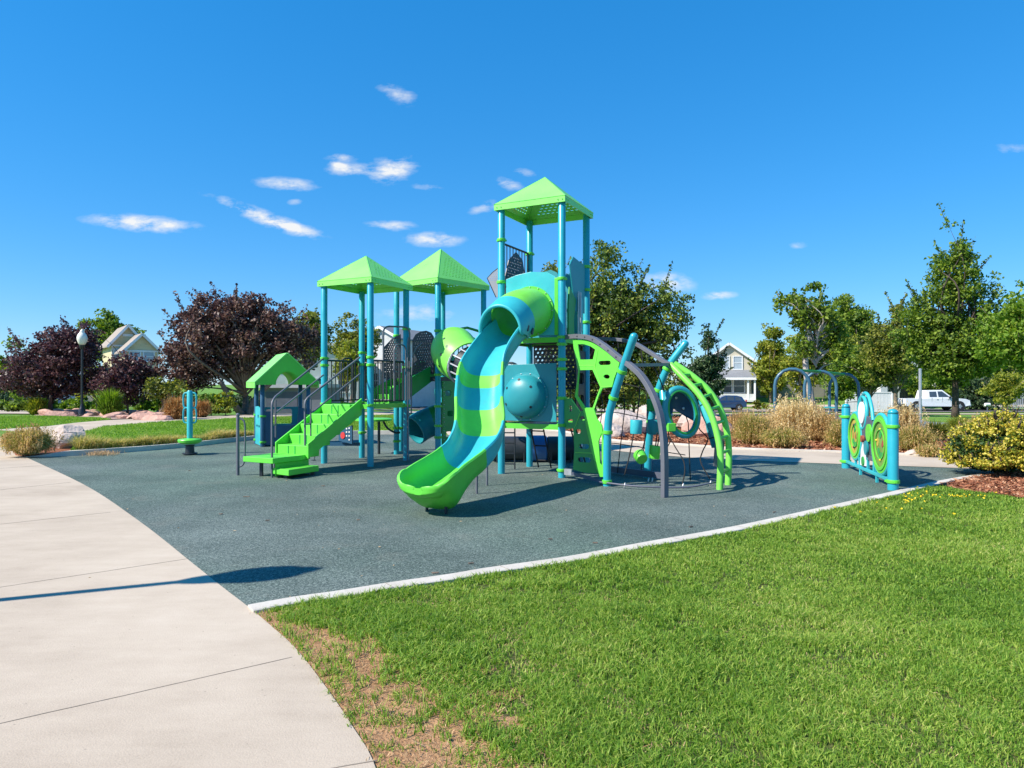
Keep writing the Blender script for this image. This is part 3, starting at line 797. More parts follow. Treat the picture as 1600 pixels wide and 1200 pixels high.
def make_lawn():
    P = []; PS = []
    for (y0, y1, dens, h0, w0) in ((1.6, 3.6, 13000, .046, .0056), (3.6, 5.2, 10500, .048, .0066), (5.2, 7.2, 6500, .048, .0082), (7.2, 9.2, 4000, .050, .0105), (9.2, 13.5, 2600, .050, .0138)):
        x0, x1 = -2.2, min(14.5, 0.80 * y1 + 0.9)
        n = int((x1 - x0) * (y1 - y0) * dens / 5)
        tx = RNG.uniform(x0, x1, n); ty = RNG.uniform(y0, y1, n)
        k = inside(tx, ty, LP) & (RNG.random(n) < lawn_cover(tx, ty))
        tx, ty = tx[k], ty[k]
        x = np.repeat(tx, 5) + RNG.normal(0, .014, len(tx) * 5); y = np.repeat(ty, 5) + RNG.normal(0, .014, len(tx) * 5)
        hv = vnoise(x, y, 1.1, 5) * 0.4 + vnoise(x, y, 5, 6) * 0.9 + 0.3
        h = h0 * hv * RNG.uniform(.55, 1.3, len(x)); w = w0 * RNG.uniform(.6, 1.3, len(x))
        P.append(blades(x, y, np.full(len(x), -.004), h, w, RNG, .75, .7))
    quads_obj('lawn_grass', np.concatenate(P), L_LAWN, kind='stuff')
    # dead straw and runners in the bare corner
    n = 14000
    x = RNG.uniform(-2.0, 3.2, n); y = RNG.uniform(2.3, 5.2, n)
    k = inside(x, y, LP) & (RNG.random(n) < np.where(dist_path(x, y) < 1.3, 1.0, 0.25)); x, y = x[k], y[k]
    quads_obj('dry_thatch', blades(x, y, np.full(len(x), 0.001), RNG.uniform(.010, .03, len(x)), RNG.uniform(.002, .005, len(x)), RNG, 4.0, 2.5), L_STRAW, kind='stuff')
make_lawn()
# yellow dandelion flowers at the far edge of the lawn
def flowers():
    P = []
    for (cx, cy, r, n) in ((1445, 780, .34, 20), (1408, 787, .2, 8), (1485, 779, .3, 9), (1525, 778, .5, 5), (1340, 800, .5, 5), (1455, 770, .4, 5), (1400, 800, .9, 5)):
        c = G(cx, cy)
        for k in range(n):
            a = random.random() * 6.283; rr = r * math.sqrt(random.random())
            P.append((c.x + rr * 1.6 * math.cos(a), c.y + rr * .6 * math.sin(a), random.uniform(.035, .06)))
    C = np.array(P); k = inside(C[:, 0], C[:, 1], LP); C = C[k]
    Q = []
    for j in range(5):
        Q.append(leaves(C + RNG.normal(0, .005, C.shape), .020, RNG, 1.1))
    m, nt, b = newmat('yellow_petals'); b.inputs['Base Color'].default_value = (.85, .62, .02, 1); b.inputs['Roughness'].default_value = .7
    quads_obj('dandelion_flowers', np.concatenate(Q), m, kind='stuff')
random.seed(5); flowers()

# sparse short grass on the other lawns (small in the picture)
def far_grass(name, poly, n, h, w, mat, zoff=0.0, cov=None):
    xs_ = [p[0] for p in poly]; ys_ = [p[1] for p in poly]
    x = RNG.uniform(min(xs_), max(xs_), n); y = RNG.uniform(min(ys_), max(ys_), n)
    k = inside(x, y, poly)
    if cov is not None: k &= RNG.random(n) < cov(x, y)
    x, y = x[k], y[k]
    z = H(x, y) + zoff
    hv = h * (0.6 + 0.8 * vnoise(x, y, 1.5, 8)) * RNG.uniform(.6, 1.25, len(x))
    return quads_obj(name, blades(x, y, z, hv, w * RNG.uniform(.6, 1.3, len(x)), RNG, .6, .6), mat, kind='stuff')
L_LAWN2 = leaf_mat('back_lawn_blades', [(0.25, (0.10, 0.22, 0.02)), (0.5, (0.19, 0.36, 0.04)), (0.75, (0.34, 0.46, 0.08))], 0.40, 0.6, pscale=0.5)
far_grass('raised_lawn_grass', [(p.x, p.y) for p in lawn2_poly], 90000, .06, .022, L_LAWN2, .085)
far_grass('far_lawn_grass', [tuple(G(*p))[:2] for p in [(-200, 668), (0, 670), (30, 668), (75, 665), (120, 659.5), (175, 655), (140, 652), (60, 650), (-200, 652)]], 50000, .06, .03, L_LAWN2)
# tall unmown grass along the raised kerb
def tall_strip():
    line = resample(offset_line(bl_left, 0.30), 200)
    px = np.array([p.x for p in line]); py = np.array([p.y for p in line])
    n = 26000
    i = RNG.integers(0, 175, n)
    d = np.abs(RNG.normal(0, .42, n)) + .02
    t = i / 200.0
    x = px[i] + RNG.normal(0, .08, n) + d * 0.35; y = py[i] + d
    pxx = 800 + FPX * x / y
    k = (pxx > 118) & (pxx < 470) & (RNG.random(n) < np.interp(pxx, [122, 160, 330, 400, 470], [1, 1, .9, .5, .25]))
    x, y = x[k], y[k]; pxx = pxx[k]
    h = RNG.uniform(.12, .36, len(x)) * (0.6 + .8 * vnoise(x, y, 1.6, 12)) * np.interp(pxx, [122, 200, 350, 470], [1.15, 1.0, .75, .4])
    quads_obj('tall_kerb_grass', blades(x, y, np.full(len(x), .08), h, RNG.uniform(.008, .018, len(x)), RNG, .8, .7), L_TANG, kind='stuff')
tall_strip()
# loose wood chips on the mulch, small debris
def chips(name, poly, n, s, z, mat):
    xs_ = [p[0] for p in poly]; ys_ = [p[1] for p in poly]
    x = RNG.uniform(min(xs_), max(xs_), n); y = RNG.uniform(min(ys_), max(ys_), n)
    k = inside(x, y, poly); x, y = x[k], y[k]
    C = np.stack([x, y, z + RNG.uniform(0, .02, len(x))], 1)
    Q = leaves(C, s, RNG, 2.6)
    Q[:, :, 2] = np.clip((Q[:, :, 2] - C[:, 2:3]) * .5 + C[:, 2:3], z - .004, None)
    quads_obj(name, Q, mat, kind='stuff')
CHIP = leaf_mat('wood_chips', [(0.2, (0.10, 0.03, 0.014)), (0.5, (0.32, 0.12, 0.06)), (0.7, (0.46, 0.24, 0.13)), (0.9, (0.62, 0.45, 0.32))], 0.0, 0.9, pscale=2)
chips('wood_chips', [(p.x, p.y) for p in front_bed], 26000, .035, .012, CHIP)
chips('wood_chips', [(p.x, p.y) for p in isl], 60000, .06, .016, CHIP)

# --- trees
def tree(name, label, cat, base, trunk_h, trunk_r, lobes, leafmat, barkmat, nclump=160, per=55, lsize=.12, csize=.45, seed=1, group=None, lean=(0, 0), shell=.55, limbs=26, spikes=0, spike_len=.8, droop=0.0, thin=1.0, ztop=None, trunks=1):
    """lobes: ellipsoids (x, y, z, rx, ry, rz) relative to the base point"""
    rng = np.random.default_rng(seed)
    bx, by = base; bz = Hf(bx, by) - 0.03
    root = thing(name, (bx, by, bz), label, cat, group)
    B0 = Vector((bx, by, bz))
    top = B0 + Vector((lean[0], lean[1], trunk_h))
    vol = np.array([l[3] * l[4] * l[5] for l in lobes]); pr = vol / vol.sum()
    # clump centres
    ids = rng.choice(len(lobes), nclump, p=pr)
    dirs = unit(rng.normal(size=(nclump, 3)))
    rad = (shell + (1 - shell) * rng.random(nclump)) ** 1.0
    inner = rng.random(nclump) < 0.25
    rad = np.where(inner, rng.random(nclump) * .6, rad)
    L = np.array(lobes, float)
    C = L[ids, :3] + dirs * rad[:, None] * L[ids, 3:6]
    C += np.array([bx, by, bz])
    C[:, 2] = np.maximum(C[:, 2], bz + .25)
    # wood
    wood = MB()
    for k in range(trunks):
        a = 2 * math.pi * k / max(1, trunks) + seed
        o = Vector((math.cos(a), math.sin(a), 0)) * (trunk_r * 1.1 if trunks > 1 else 0)
        tt = top + (o * 7 if trunks > 1 else Vector((0, 0, 0)))
        mid = (B0 + tt) / 2 + Vector((rng.normal() * .05, rng.normal() * .05, 0)) * trunk_h
        pts = catmull([B0 + o, mid, tt], 5)
        wood.tube(pts, [trunk_r * (1.25 if i == 0 else 1.0 - 0.45 * i / len(pts)) for i in range(len(pts))], 9)
    order = rng.permutation(nclump)[:limbs]
    for q in order:
        e = Vector(C[q]); st = B0.lerp(top, rng.uniform(.55, 1.0))
        if e.z < st.z: st = B0.lerp(top, max(.35, (e.z - bz) / max(trunk_h, .1) * .8)) if e.z < top.z else st
        m = (st + e) / 2 + Vector((rng.normal() * .12, rng.normal() * .12, rng.uniform(0, .25))) * (e - st).length
        pts = catmull([st, m, e], 4)
        r0 = trunk_r * rng.uniform(.22, .45)
        wood.tube(pts, [r0 * (1 - .85 * i / (len(pts) - 1)) for i in range(len(pts))], 6)
    # shoots that stick out of the crown
    SP = []
    if spikes:
        sid = rng.choice(nclump, spikes)
        for q in sid:
            c = Vector(C[q]); cc = Vector((bx, by, bz)) + Vector(L[ids[q], :3])
            d = (c - cc); d.z = abs(d.z) * .6 + .7 * d.length + .2; d.normalize()
            ln = spike_len * rng.uniform(.5, 1.3)
            e = c + d * ln
            wood.tube([c, (c + e) / 2 + Vector((rng.normal(), rng.normal(), 0)) * .05 * ln, e], [.022, .014, .006], 4)
            m_ = int(14 * ln / .8) + 6
            for t in np.linspace(.1, 1.03, m_):
                SP.append(np.array(c.lerp(e, float(t))) + rng.normal(0, .055, 3))
    wood.build('trunk', barkmat, root, smooth=True)
    # foliage
    cs = csize * rng.uniform(.55, 1.35, nclump)
    n = (per * thin * (cs / csize) ** 2 * rng.uniform(.6, 1.3, nclump)).astype(int)
    idx = np.repeat(np.arange(nclump), n)
    d = unit(rng.normal(size=(len(idx), 3))) * (rng.random(len(idx)) ** .5)[:, None] * cs[idx][:, None]
    d[:, 2] *= .62
    P = C[idx] + d
    P[:, 2] -= droop * np.hypot(d[:, 0], d[:, 1])
    if SP: P = np.concatenate([P, np.array(SP)])
    P = P[P[:, 2] > bz + .12]
    quads_obj('crown', leaves(P, lsize * .84, rng, 1.7), leafmat, parent=root)
    return root

def PX(px, Y): return (px - 800) / FPX * Y
def lobe(px0, px1, py0, py1, bx, by, bz, ry=None, dy=0):
    """ellipsoid filling the pixel box at the depth of the tree, relative to its base"""
    Y = by + dy; s = Y / FPX
    cx = ((px0 + px1) / 2 - 800) * s; rx = (px1 - px0) / 2 * s * 1.06
    cz = EYE + (600 - (py0 + py1) / 2) * s; rz = (py1 - py0) / 2 * s * 1.07
    return (cx - bx, dy, cz - bz, rx, ry if ry else rx * .8, rz)
def ptree(name, label, cat, px, Y, boxes, trunk_py, trunk_r, leafmat, barkmat, **kw):
    bx = PX(px, Y); bz = Hf(bx, Y) - .03
    lb = [lobe(*b[:4], bx, Y, bz, dy=(b[4] if len(b) > 4 else 0)) for b in boxes]
    th = EYE + (600 - trunk_py) * Y / FPX - bz
    return tree(name, label, cat, (bx, Y), th, trunk_r, lb, leafmat, barkmat, **kw)

# ------------------------------------------------------------------ houses, seen from the park
def window(parent, c, w, h, rz, mat_pane=GLASS, trim=WHITEP, grid=(1, 2)):
    """window set 3 cm proud of a wall whose outward normal is -Y rotated by rz"""
    M = Matrix.Rotation(rz, 3, 'Z'); c = Vector(c)
    f = MB()
    for (ox, oz, sx, sz) in ((0, h / 2 + .05, w + .26, .12), (0, -h / 2 - .05, w + .30, .12), (-w / 2 - .06, 0, .12, h), (w / 2 + .06, 0, .12, h)):
        f.box(c + M @ Vector((ox, -.04, oz)), (sx, .09, sz), M=M)
    for k in range(1, grid[0]): f.box(c + M @ Vector((-w / 2 + w * k / grid[0], -.03, 0)), (.06, .05, h), M=M)
    for k in range(1, grid[1]): f.box(c + M @ Vector((0, -.03, -h / 2 + h * k / grid[1])), (w, .05, .06), M=M)
    o = f.build('window', trim, parent)
    MB().box(c + M @ Vector((0, -.008, 0)), (w, .03, h), M=M).build('pane', mat_pane, o)
    return o
def gable_block(name, parent, cx, cy, w, d, h, peak, rz, z0, wallm, roofm, over=.45, hip=0.0, trim=WHITEP):
    """block with its gable facing -Y (then turned by rz); returns transform"""
    M = Matrix.Rotation(rz, 3, 'Z'); O = Vector((cx, cy, z0))
    def T(x, y, z): return O + M @ Vector((x, y, z))
    b = MB()
    p = [(-w / 2, 0), (w / 2, 0), (w / 2, h), (0, h + peak), (-w / 2, h)]
    vs = [T(x, -d / 2, z) for x, z in p] + [T(x, d / 2, z) for x, z in p]
    b.add(vs, [(0, 1, 2, 3, 4), (9, 8, 7, 6, 5), (0, 5, 6, 1), (1, 6, 7, 2), (4, 9, 5, 0)])
    b.build('wall', wallm, parent)
    r = MB(); sl = math.atan2(peak, w / 2); ex = over; dz = ex * math.tan(sl); th = .16
    for s in (-1, 1):
        q = [T(s * (w / 2 + ex), -d / 2 - over, h - dz), T(0, -d / 2 - over, h + peak), T(0, d / 2 + over, h + peak), T(s * (w / 2 + ex), d / 2 + over, h - dz)]
        q2 = [v + Vector((0, 0, th)) for v in q]
        fs = [(0, 1, 2, 3), (7, 6, 5, 4), (0, 4, 5, 1), (2, 6, 7, 3), (3, 7, 4, 0), (1, 5, 6, 2)]
        r.add(q + q2, fs if s > 0 else [tuple(reversed(f)) for f in fs])
    ro = r.build('roof', roofm, parent)
    t = MB()
    for s in (-1, 1):
        a = T(s * (w / 2 + ex), -d / 2 - over - .02, h - dz + .02); c = T(0, -d / 2 - over - .02, h + peak + .02)
        t.bar(a, c, .05, .30)
    t.build('barge_board', trim, ro)
    return T

SHINGLEW = ground_mat('warm_roof_shingles', [(0.3, (0.24, 0.20, 0.17)), (0.7, (0.42, 0.36, 0.31))], 0.9, 14, 0.6, 0.9, 0.02)
# yellow house with two gables, left
Y1 = 88.0; s1 = Y1 / FPX; z1 = Hf(-50, Y1) - .2
h1 = thing('yellow_house', (PX(196, Y1), Y1, z1), 'yellow clapboard house with two white trimmed gables between the purple trees', 'house')
def zz(py, Y): return EYE + (600 - py) * Y / FPX
T1 = gable_block('main', h1, PX(193, Y1) - 2.4, Y1 + 4, 3.7, 8, zz(535, Y1) - z1, zz(508, Y1) - zz(535, Y1), R(38), z1, S_YELLOW, SHINGLEW, .55)
T2 = gable_block('wing', h1, PX(218, Y1 - 3) - .8, Y1 - 1.8, 3.7, 4.5, zz(547, Y1 - 3) - z1, zz(523, Y1 - 3) - zz(547, Y1 - 3), R(38), z1, S_YELLOW, SHINGLEW, .45)
wb = MB()
for (Tn, w_, zt, d_) in ((T1, 3.7, zz(540, Y1) - z1, 8), (T2, 3.7, zz(549, Y1 - 3) - z1, 4.5)):
    a = Tn(-w_ / 2, -d_ / 2 - .05, zt); b = Tn(w_ / 2, -d_ / 2 - .05, zt); wb.bar(a, b, .06, .20)
    a = Tn(-w_ / 2 + .06, -d_ / 2 - .05, 0); b = Tn(-w_ / 2 + .06, -d_ / 2 - .05, zt); wb.bar(a, b, .14, .06)
    a = Tn(w_ / 2 - .06, -d_ / 2 - .05, 0); b = Tn(w_ / 2 - .06, -d_ / 2 - .05, zt); wb.bar(a, b, .14, .06)
wb.build('trim', WHITEP, h1)
window(h1, T1(-.9, -4.02, zz(554, Y1) - z1), 1.3, 1.3, R(38), SHADE)
window(h1, T2(-.75, -2.27, zz(557, Y1 - 3) - z1), 1.1, 1.2, R(38), SHADE)
window(h1, T2(.75, -2.27, zz(557, Y1 - 3) - z1), 1.1, 1.2, R(38), SHADE)
window(h1, T1(-.8, -4.02, 1.6), 1.1, 1.3, R(38), GLASS)
MB().box(T1(0, -4.04, zz(523, Y1) - z1), (1.2, .05, .3), M=Matrix.Rotation(R(38), 3, 'Z')).build('gable_vent', WHITEP, h1)

# cream two storey house, right of the climber
Y2 = 88.0; z2 = Hf(30, Y2) - .1
h2 = thing('cream_house', (PX(1165, Y2), Y2, z2), 'cream two storey house with white porch behind the parked blue car', 'house')
T = gable_block('main', h2, PX(1157, Y2), Y2 + 5, 5.4, 10, zz(561, Y2) - z2, zz(537, Y2) - zz(561, Y2), R(-16), z2, S_CREAM, SHINGLEG, .5)
for xo in (.45, 2.05):
    window(h2, T(xo - 1.0, -5.02, zz(567, Y2) - z2), 1.0, 1.6, R(-16), SHADE)
pr = MB(); a0 = T(-4.6, -6.9, zz(589, Y2) - z2); Mr = Matrix.Rotation(R(-16), 3, 'Z')
q = [T(-3.2, -7.2, zz(589, Y2) - z2), T(3.2, -7.2, zz(589, Y2) - z2), T(3.0, -5.0, zz(578, Y2) - z2), T(-3.0, -5.0, zz(578, Y2) - z2)]
pr.add(q + [v - Vector((0, 0, .3)) for v in q], [(0, 1, 2, 3), (7, 6, 5, 4), (0, 4, 5, 1), (1, 5, 6, 2), (3, 2, 6, 7), (0, 3, 7, 4)])
pr.build('porch_roof', SHINGLEG, h2)
pf = MB()
pf.box(T(0, -7.24, zz(590, Y2) - z2 - .15), (6.4, .08, .30), M=Mr)
for xo in (-3.0, -1.3, 2.2, 3.0): pf.box(T(xo, -6.9, (zz(591, Y2) - z2) / 2), (.22, .22, zz(591, Y2) - z2), M=Mr)
pf.build('porch_frame', WHITEP, h2)
MB().box(T(0, -6.9, .45), (6.0, .14, 1.0), M=Mr).box(T(0, -6.0, .12), (6.2, 2.2, .3), M=Mr).build('porch_wall', S_WHITE, h2)
for xo in (-.35, 1.2): window(h2, T(xo, -5.02, 1.95), 1.25, 1.7, R(-16), GLASS)
gable_block('wing', h2, PX(1130, Y2), Y2 + 7, 8.0, 8, 3.6, 2.4, R(-16), z2, S_CREAM, SHINGLEG, .5)
MB().box(T(4.6, 3.2, 1.7), (3.8, 5, 3.4), M=Mr).build('side_wall', S_TAUPE, h2)  # shade of the set back right side put into darker taupe siding
window(h2, T(2.72, -2.0, 4.6), .9, 1.4, R(74), GLASS)

# house wing in shade behind the arches
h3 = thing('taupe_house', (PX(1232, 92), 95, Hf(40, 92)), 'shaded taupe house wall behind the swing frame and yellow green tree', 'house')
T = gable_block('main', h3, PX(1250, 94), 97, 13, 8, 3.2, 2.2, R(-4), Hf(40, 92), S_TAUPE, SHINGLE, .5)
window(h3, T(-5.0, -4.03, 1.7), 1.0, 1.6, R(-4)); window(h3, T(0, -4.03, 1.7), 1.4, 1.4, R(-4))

# white house behind the stair tower
Y4 = 72; z4 = Hf(-18, Y4) - .2
h4 = thing('white_house', (PX(520, Y4), Y4 + 4, z4), 'white house with a blue grey shed roof glimpsed between the stair tower posts', 'house')
T = gable_block('main', h4, PX(480, Y4), Y4 + 4, 9.5, 8, zz(553, Y4) - z4, zz(527, Y4) - zz(553, Y4), R(8), z4, S_WHITE, SHINGLEG, .5)
window(h4, T(3.2, -4.03, 2.4), 1.1, 1.4, R(8)); window(h4, T(1.0, -4.03, 2.4), 1.1, 1.4, R(8)); window(h4, T(-1.8, -4.03, 2.4), 1.1, 1.4, R(8))
h5 = thing('white_house', (PX(622, 76), 79, Hf(-12, 76)), 'narrow white gabled house with one small upper window directly behind the middle tower', 'house')
zb5 = Hf(-12, 76) - .2
T = gable_block('main', h5, PX(618, 76), 80, 4.6, 8, zz(528, 76) - zb5, zz(511, 76) - zz(528, 76), R(-24), zb5, S_WHITE, SHINGLEG, .5)
window(h5, T(-.5, -4.03, zz(528, 76) - zb5), .9, 1.1, R(-24)); window(h5, T(1.2, -4.03, zz(595, 76) - zb5), 1.0, 1.7, R(-24)); window(h5, T(-1.0, -4.03, zz(595, 76) - zb5), 1.0, 1.7, R(-24))
h6 = thing('white_bungalow', (PX(690, 82), 86, Hf(-8, 82)), 'low white house with grey roof seen under the tower decks', 'house')
T = gable_block('main', h6, PX(700, 82), 87, 8.5, 8, 3.2, 2.6, R(0), Hf(-8, 82) - .2, S_WHITE, SHINGLEG, .5)
window(h6, T(-1.6, -4.03, 1.7), 1.3, 1.4, 0); window(h6, T(1.6, -4.03, 1.7), 1.3, 1.4, 0)
# garage with a pale fascia behind the playhouse
Y7 = 48; z7 = Hf(-16, Y7) - .1
h7 = thing('garage', (PX(455, Y7), Y7 + 2, z7), 'low slate grey garage with a pale fascia behind the green roofed playhouse', 'garage')
MB().box((PX(455, Y7), Y7 + 2.5, (zz(606, Y7) + z7) / 2), (4.4, 5, zz(606, Y7) - z7)).build('wall', S_GREY, h7)
MB().box((PX(455, Y7), Y7 + 2.4, zz(603, Y7)), (4.9, 5.5, .26)).build('roof', GREYP, h7)
MB().box((PX(440, Y7), Y7 - .02, z7 + .8), (2.2, .05, 1.6)).build('door', DARKP, h7)

# porch of the house behind the pickup truck
Y8 = 90; z8 = Hf(45, Y8) - .1
h8 = thing('porch_house', (PX(1405, Y8), Y8 + 4, z8), 'dark porch with white columns behind the white pickup truck', 'house')
T = gable_block('main', h8, PX(1400, Y8), Y8 + 5, 11, 8, zz(590, Y8) - z8, 3.2, R(4), z8, S_TAUPE, SHINGLE, .6)
c8 = MB(); M8 = Matrix.Rotation(R(4), 3, 'Z')
for xo in (-2.9, -.8, 1.9, 4.2): c8.box(T(xo, -6.0, 1.7), (.34, .34, 3.4), M=M8)
c8.box(T(.4, -6.0, 3.45), (9, .5, .4), M=M8)
c8.box(T(-2.9, -6.0, .9), (.9, .9, 1.8), M=M8)
c8.build('porch_frame', WHITEP, h8)
MB().box(T(.4, -5.0, 3.75), (9.6, 2.6, .25), M=M8).build('porch_roof', SHINGLEG, h8)
window(h8, T(0, -4.03, 1.8), 1.6, 1.7, R(4)); window(h8, T(3, -4.03, 1.8), 1.4, 1.7, R(4))
h9 = thing('brown_roofed_house', (PX(1378, 104), 108, Hf(56, 104)), 'house roof of brown shingles showing between the right hand trees', 'house')
T = gable_block('main', h9, PX(1385, 104), 108, 15, 9, zz(545, 104), zz(508, 104) - zz(545, 104), R(10), 0, S_TAUPE, SHINGLE, .6)
window(h9, T(-2, -4.53, 4.5), 1.4, 1.6, R(10)); window(h9, T(2, -4.53, 4.5), 1.4, 1.6, R(10))
h10 = thing('grey_house', (PX(1590, 95), 99, Hf(70, 95)), 'blue grey house in shade behind the picket fence at right', 'house')
T = gable_block('main', h10, PX(1605, 95), 99, 11, 8, 3.4, 3.0, R(0), Hf(70, 95), S_GREY, SHINGLE, .5)
window(h10, T(-2.5, -4.03, 1.8), 1.2, 1.4, 0); window(h10, T(1.5, -4.03, 1.8), 1.2, 1.4, 0)
h11 = thing('white_house', (PX(30, 74), 78, Hf(-50, 74)), 'white house with a pale garage door in the shade at the far left', 'house')
T = gable_block('main', h11, PX(22, 74), 79, 8, 8, 3.0, 2.0, R(20), Hf(-50, 74), S_WHITE, SHINGLEG, .5)
window(h11, T(1.5, -4.03, 1.6), 1.2, 1.4, R(20)); window(h11, T(-1.8, -4.03, 1.6), 1.2, 1.4, R(20))

# fences
def panel_fence(name, label, x0, x1, Y, zt, matf, dy=0):
    zb = Hf((x0 + x1) / 2, Y)
    r = thing(name, ((x0 + x1) / 2, Y, zb), label, 'fence')
    n = max(1, round((x1 - x0) / 2.4)); L = (x1 - x0) / n
    for k in range(n):
        m = MB(); c = x0 + L * (k + .5)
        nb = 14
        for j in range(nb): m.box((c - L / 2 + L * (j + .5) / nb, Y + (j % 2) * .006, zb + (zt - zb) * .49), (L / nb - .01, .04, (zt - zb) * .94))
        m.box((c, Y - .035, zt - .08), (L, .05, .1)); m.box((c, Y - .035, zb + .15), (L, .05, .1))
        m.build('fence_panel', matf, r)
    for k in range(n + 1):
        m = MB(); m.box((x0 + L * k, Y - .01, zb + (zt - zb) * .52), (.14, .14, (zt - zb) * 1.04)); m.lathe([(.1, 0), (.09, .03), (.0, .1)], (x0 + L * k, Y - .01, zt + .02), 8)
        m.build('post', matf, r)
panel_fence('board_fence', 'white board fence left of the pickup truck, behind the swing frames', PX(1322, 69), PX(1394, 69), 69, zz(612, 69), WHITEP)
def picket(name, label, x0, x1, Y, h, matf):
    zb = Hf((x0 + x1) / 2, Y)
    r = thing(name, ((x0 + x1) / 2, Y, zb), label, 'fence')
    m = MB(); m.box(((x0 + x1) / 2, Y + .03, zb + h * .75), (x1 - x0, .04, .09)).box(((x0 + x1) / 2, Y + .03, zb + h * .25), (x1 - x0, .04, .09)); m.build('rail', matf, r)
    m = MB(); x = x0
    while x < x1:
        m.box((x, Y - .012, zb + h * .48), (.10, .03, h * .96)); m.add([(x - .05, Y - .027, zb + h * .96), (x + .05, Y - .027, zb + h * .96), (x, Y - .027, zb + h), (x - .05, Y + .003, zb + h * .96), (x + .05, Y + .003, zb + h * .96), (x, Y + .003, zb + h)], [(0, 1, 2), (5, 4, 3), (0, 2, 5, 3), (1, 4, 5, 2)])
        x += .22
    m.build('pickets', matf, r)
picket('picket_fence', 'weathered grey picket fence at the right edge behind the round topped tree', PX(1555, 82), PX(1660, 82), 82, 1.75, GREYP)

# ------------------------------------------------------------------ vehicles
def wheel(parent, c, r, w, sidev):
    c = Vector(c); s = sidev
    o = MB().lathe([(r * .62, -w / 2), (r * .93, -w / 2), (r, -w / 2 + .03), (r, w / 2 - .03), (r * .93, w / 2), (r * .62, w / 2)], c, 24, axis=(0, 1, 0)).build('wheel', RUBBERBLK, parent, smooth=True, auto=True)
    m = MB(); m.lathe([(0.02, -.015), (r * .63, -.01), (r * .63, .01), (.02, .02)], c + Vector((0, s * (w / 2 - .012), 0)), 20, axis=(0, 1, 0))
    for k in range(5):
        a = k * 2 * math.pi / 5
        m.bar(c + Vector((0, s * (w / 2 + .006), 0)), c + Vector((math.cos(a) * r * .58, s * (w / 2 + .006), math.sin(a) * r * .58)), .05, .02, up=(0, 1, 0))
    m.build('rim', STEEL, o, smooth=False)
    return o
def prism_y(mb, prof, y0, y1, taper=None):
    """side profile (x,z) swept from y0 to y1; taper: inset of the top by height fraction"""
    n = len(prof); vs = []
    for sy, y in ((-1, y0), (1, y1)):
        for (x, z) in prof:
            t = taper(z) if taper else 0
            vs.append((x, y - sy * t, z))
    ar = sum(prof[i][0] * prof[(i + 1) % n][1] - prof[(i + 1) % n][0] * prof[i][1] for i in range(n))
    fs = []
    f0 = list(range(n)); f1 = [n + i for i in range(n)]
    if ar > 0: fs += [tuple(f0), tuple(reversed(f1))]
    else: fs += [tuple(reversed(f0)), tuple(f1)]
    for i in range(n):
        j = (i + 1) % n
        fs.append((i, n + i, n + j, j) if ar > 0 else (i, j, n + j, n + i))
    mb.add(vs, fs)
def vehicle(name, label, cat, loc, L, body, cabin, windows, wheels, paint_m, wd=1.85, cab_h0=1.0, cab_in=.25, sc=1.0, flip=1, extra=None):
    """built facing +X, side towards -Y; all profiles in metres"""
    root = thing(name, loc, label, cat)
    O = Vector(loc)
    def tr(mb):
        mb.v = [(O.x + flip * v[0] * sc, O.y + v[1] * sc, O.z + v[2] * sc) for v in mb.v]
        if flip < 0: mb.f = [list(reversed(f)) for f in mb.f]
        return mb
    b = MB(); prism_y(b, body, -wd / 2, wd / 2, lambda z: .05 if z > .85 else (0.03 if z < .45 else 0))
    tr(b).build('body', paint_m, root, bevel=.03)
    z0 = min(z for x, z in cabin); z1 = max(z for x, z in cabin)
    tp = lambda z: .06 + cab_in * (z - z0) / (z1 - z0)
    c = MB(); prism_y(c, cabin, -wd / 2, wd / 2, tp)
    tr(c).build('cabin', paint_m, root, bevel=.03)
    for w in windows:
        for s in (-1, 1):
            m = MB(); vs = []
            for (x, z) in w: vs.append((x, s * (wd / 2 - tp(z) + .012), z))
            vs2 = [(v[0], v[1] - s * .02, v[2]) for v in vs]; n = len(vs)
            fs = [tuple(range(n)), tuple(reversed([n + i for i in range(n)]))] + [(i, n + i, n + (i + 1) % n, (i + 1) % n) for i in range(n)]
            m.add(vs + vs2, fs); tr(m).build('window', GLASS, root)
    for (x, r) in wheels:
        for s in (-1, 1):
            wheel(root, (O.x + flip * x * sc, O.y + s * (wd / 2 - .10) * sc, O.z + r * sc), r * sc, .22 * sc, s)
            a = MB(); a.lathe([(r * 1.14, -.012), (r * 1.14, .012)], (x, s * (wd / 2 - .005), r), 24, axis=(0, 1, 0)); tr(a).build('wheel_arch', RUBBERBLK, root)
    if extra: extra(root, tr)
    return root
tz = Hf(48, 76)
def truck_extra(root, tr):
    tr(MB().box((2.86, .62, .88), (.12, .36, .22))).build('headlight', STEEL, root)
    tr(MB().box((2.86, -.62, .88), (.12, .36, .22))).build('headlight', STEEL, root)
    tr(MB().box((2.96, 0, .52), (.14, 1.8, .2)).box((-2.98, 0, .55), (.14, 1.8, .18))).build('bumper', STEEL, root)
    tr(MB().box((1.05, -1.02, 1.22), (.16, .14, .2))).build('side_mirror', BLACKM, root)
    tr(MB().box((-.02, -.935, 1.02), (.14, .03, .04)).box((.95, -.935, 1.02), (.14, .03, .04))).build('door_handle', BLACKM, root)
    tr(MB().box((.40, -.929, .85), (.012, .02, .75)).box((-.55, -.929, .85), (.012, .02, .75)).box((1.15, -.929, .8), (.012, .02, .6))).build('door_seam', BLACKM, root)
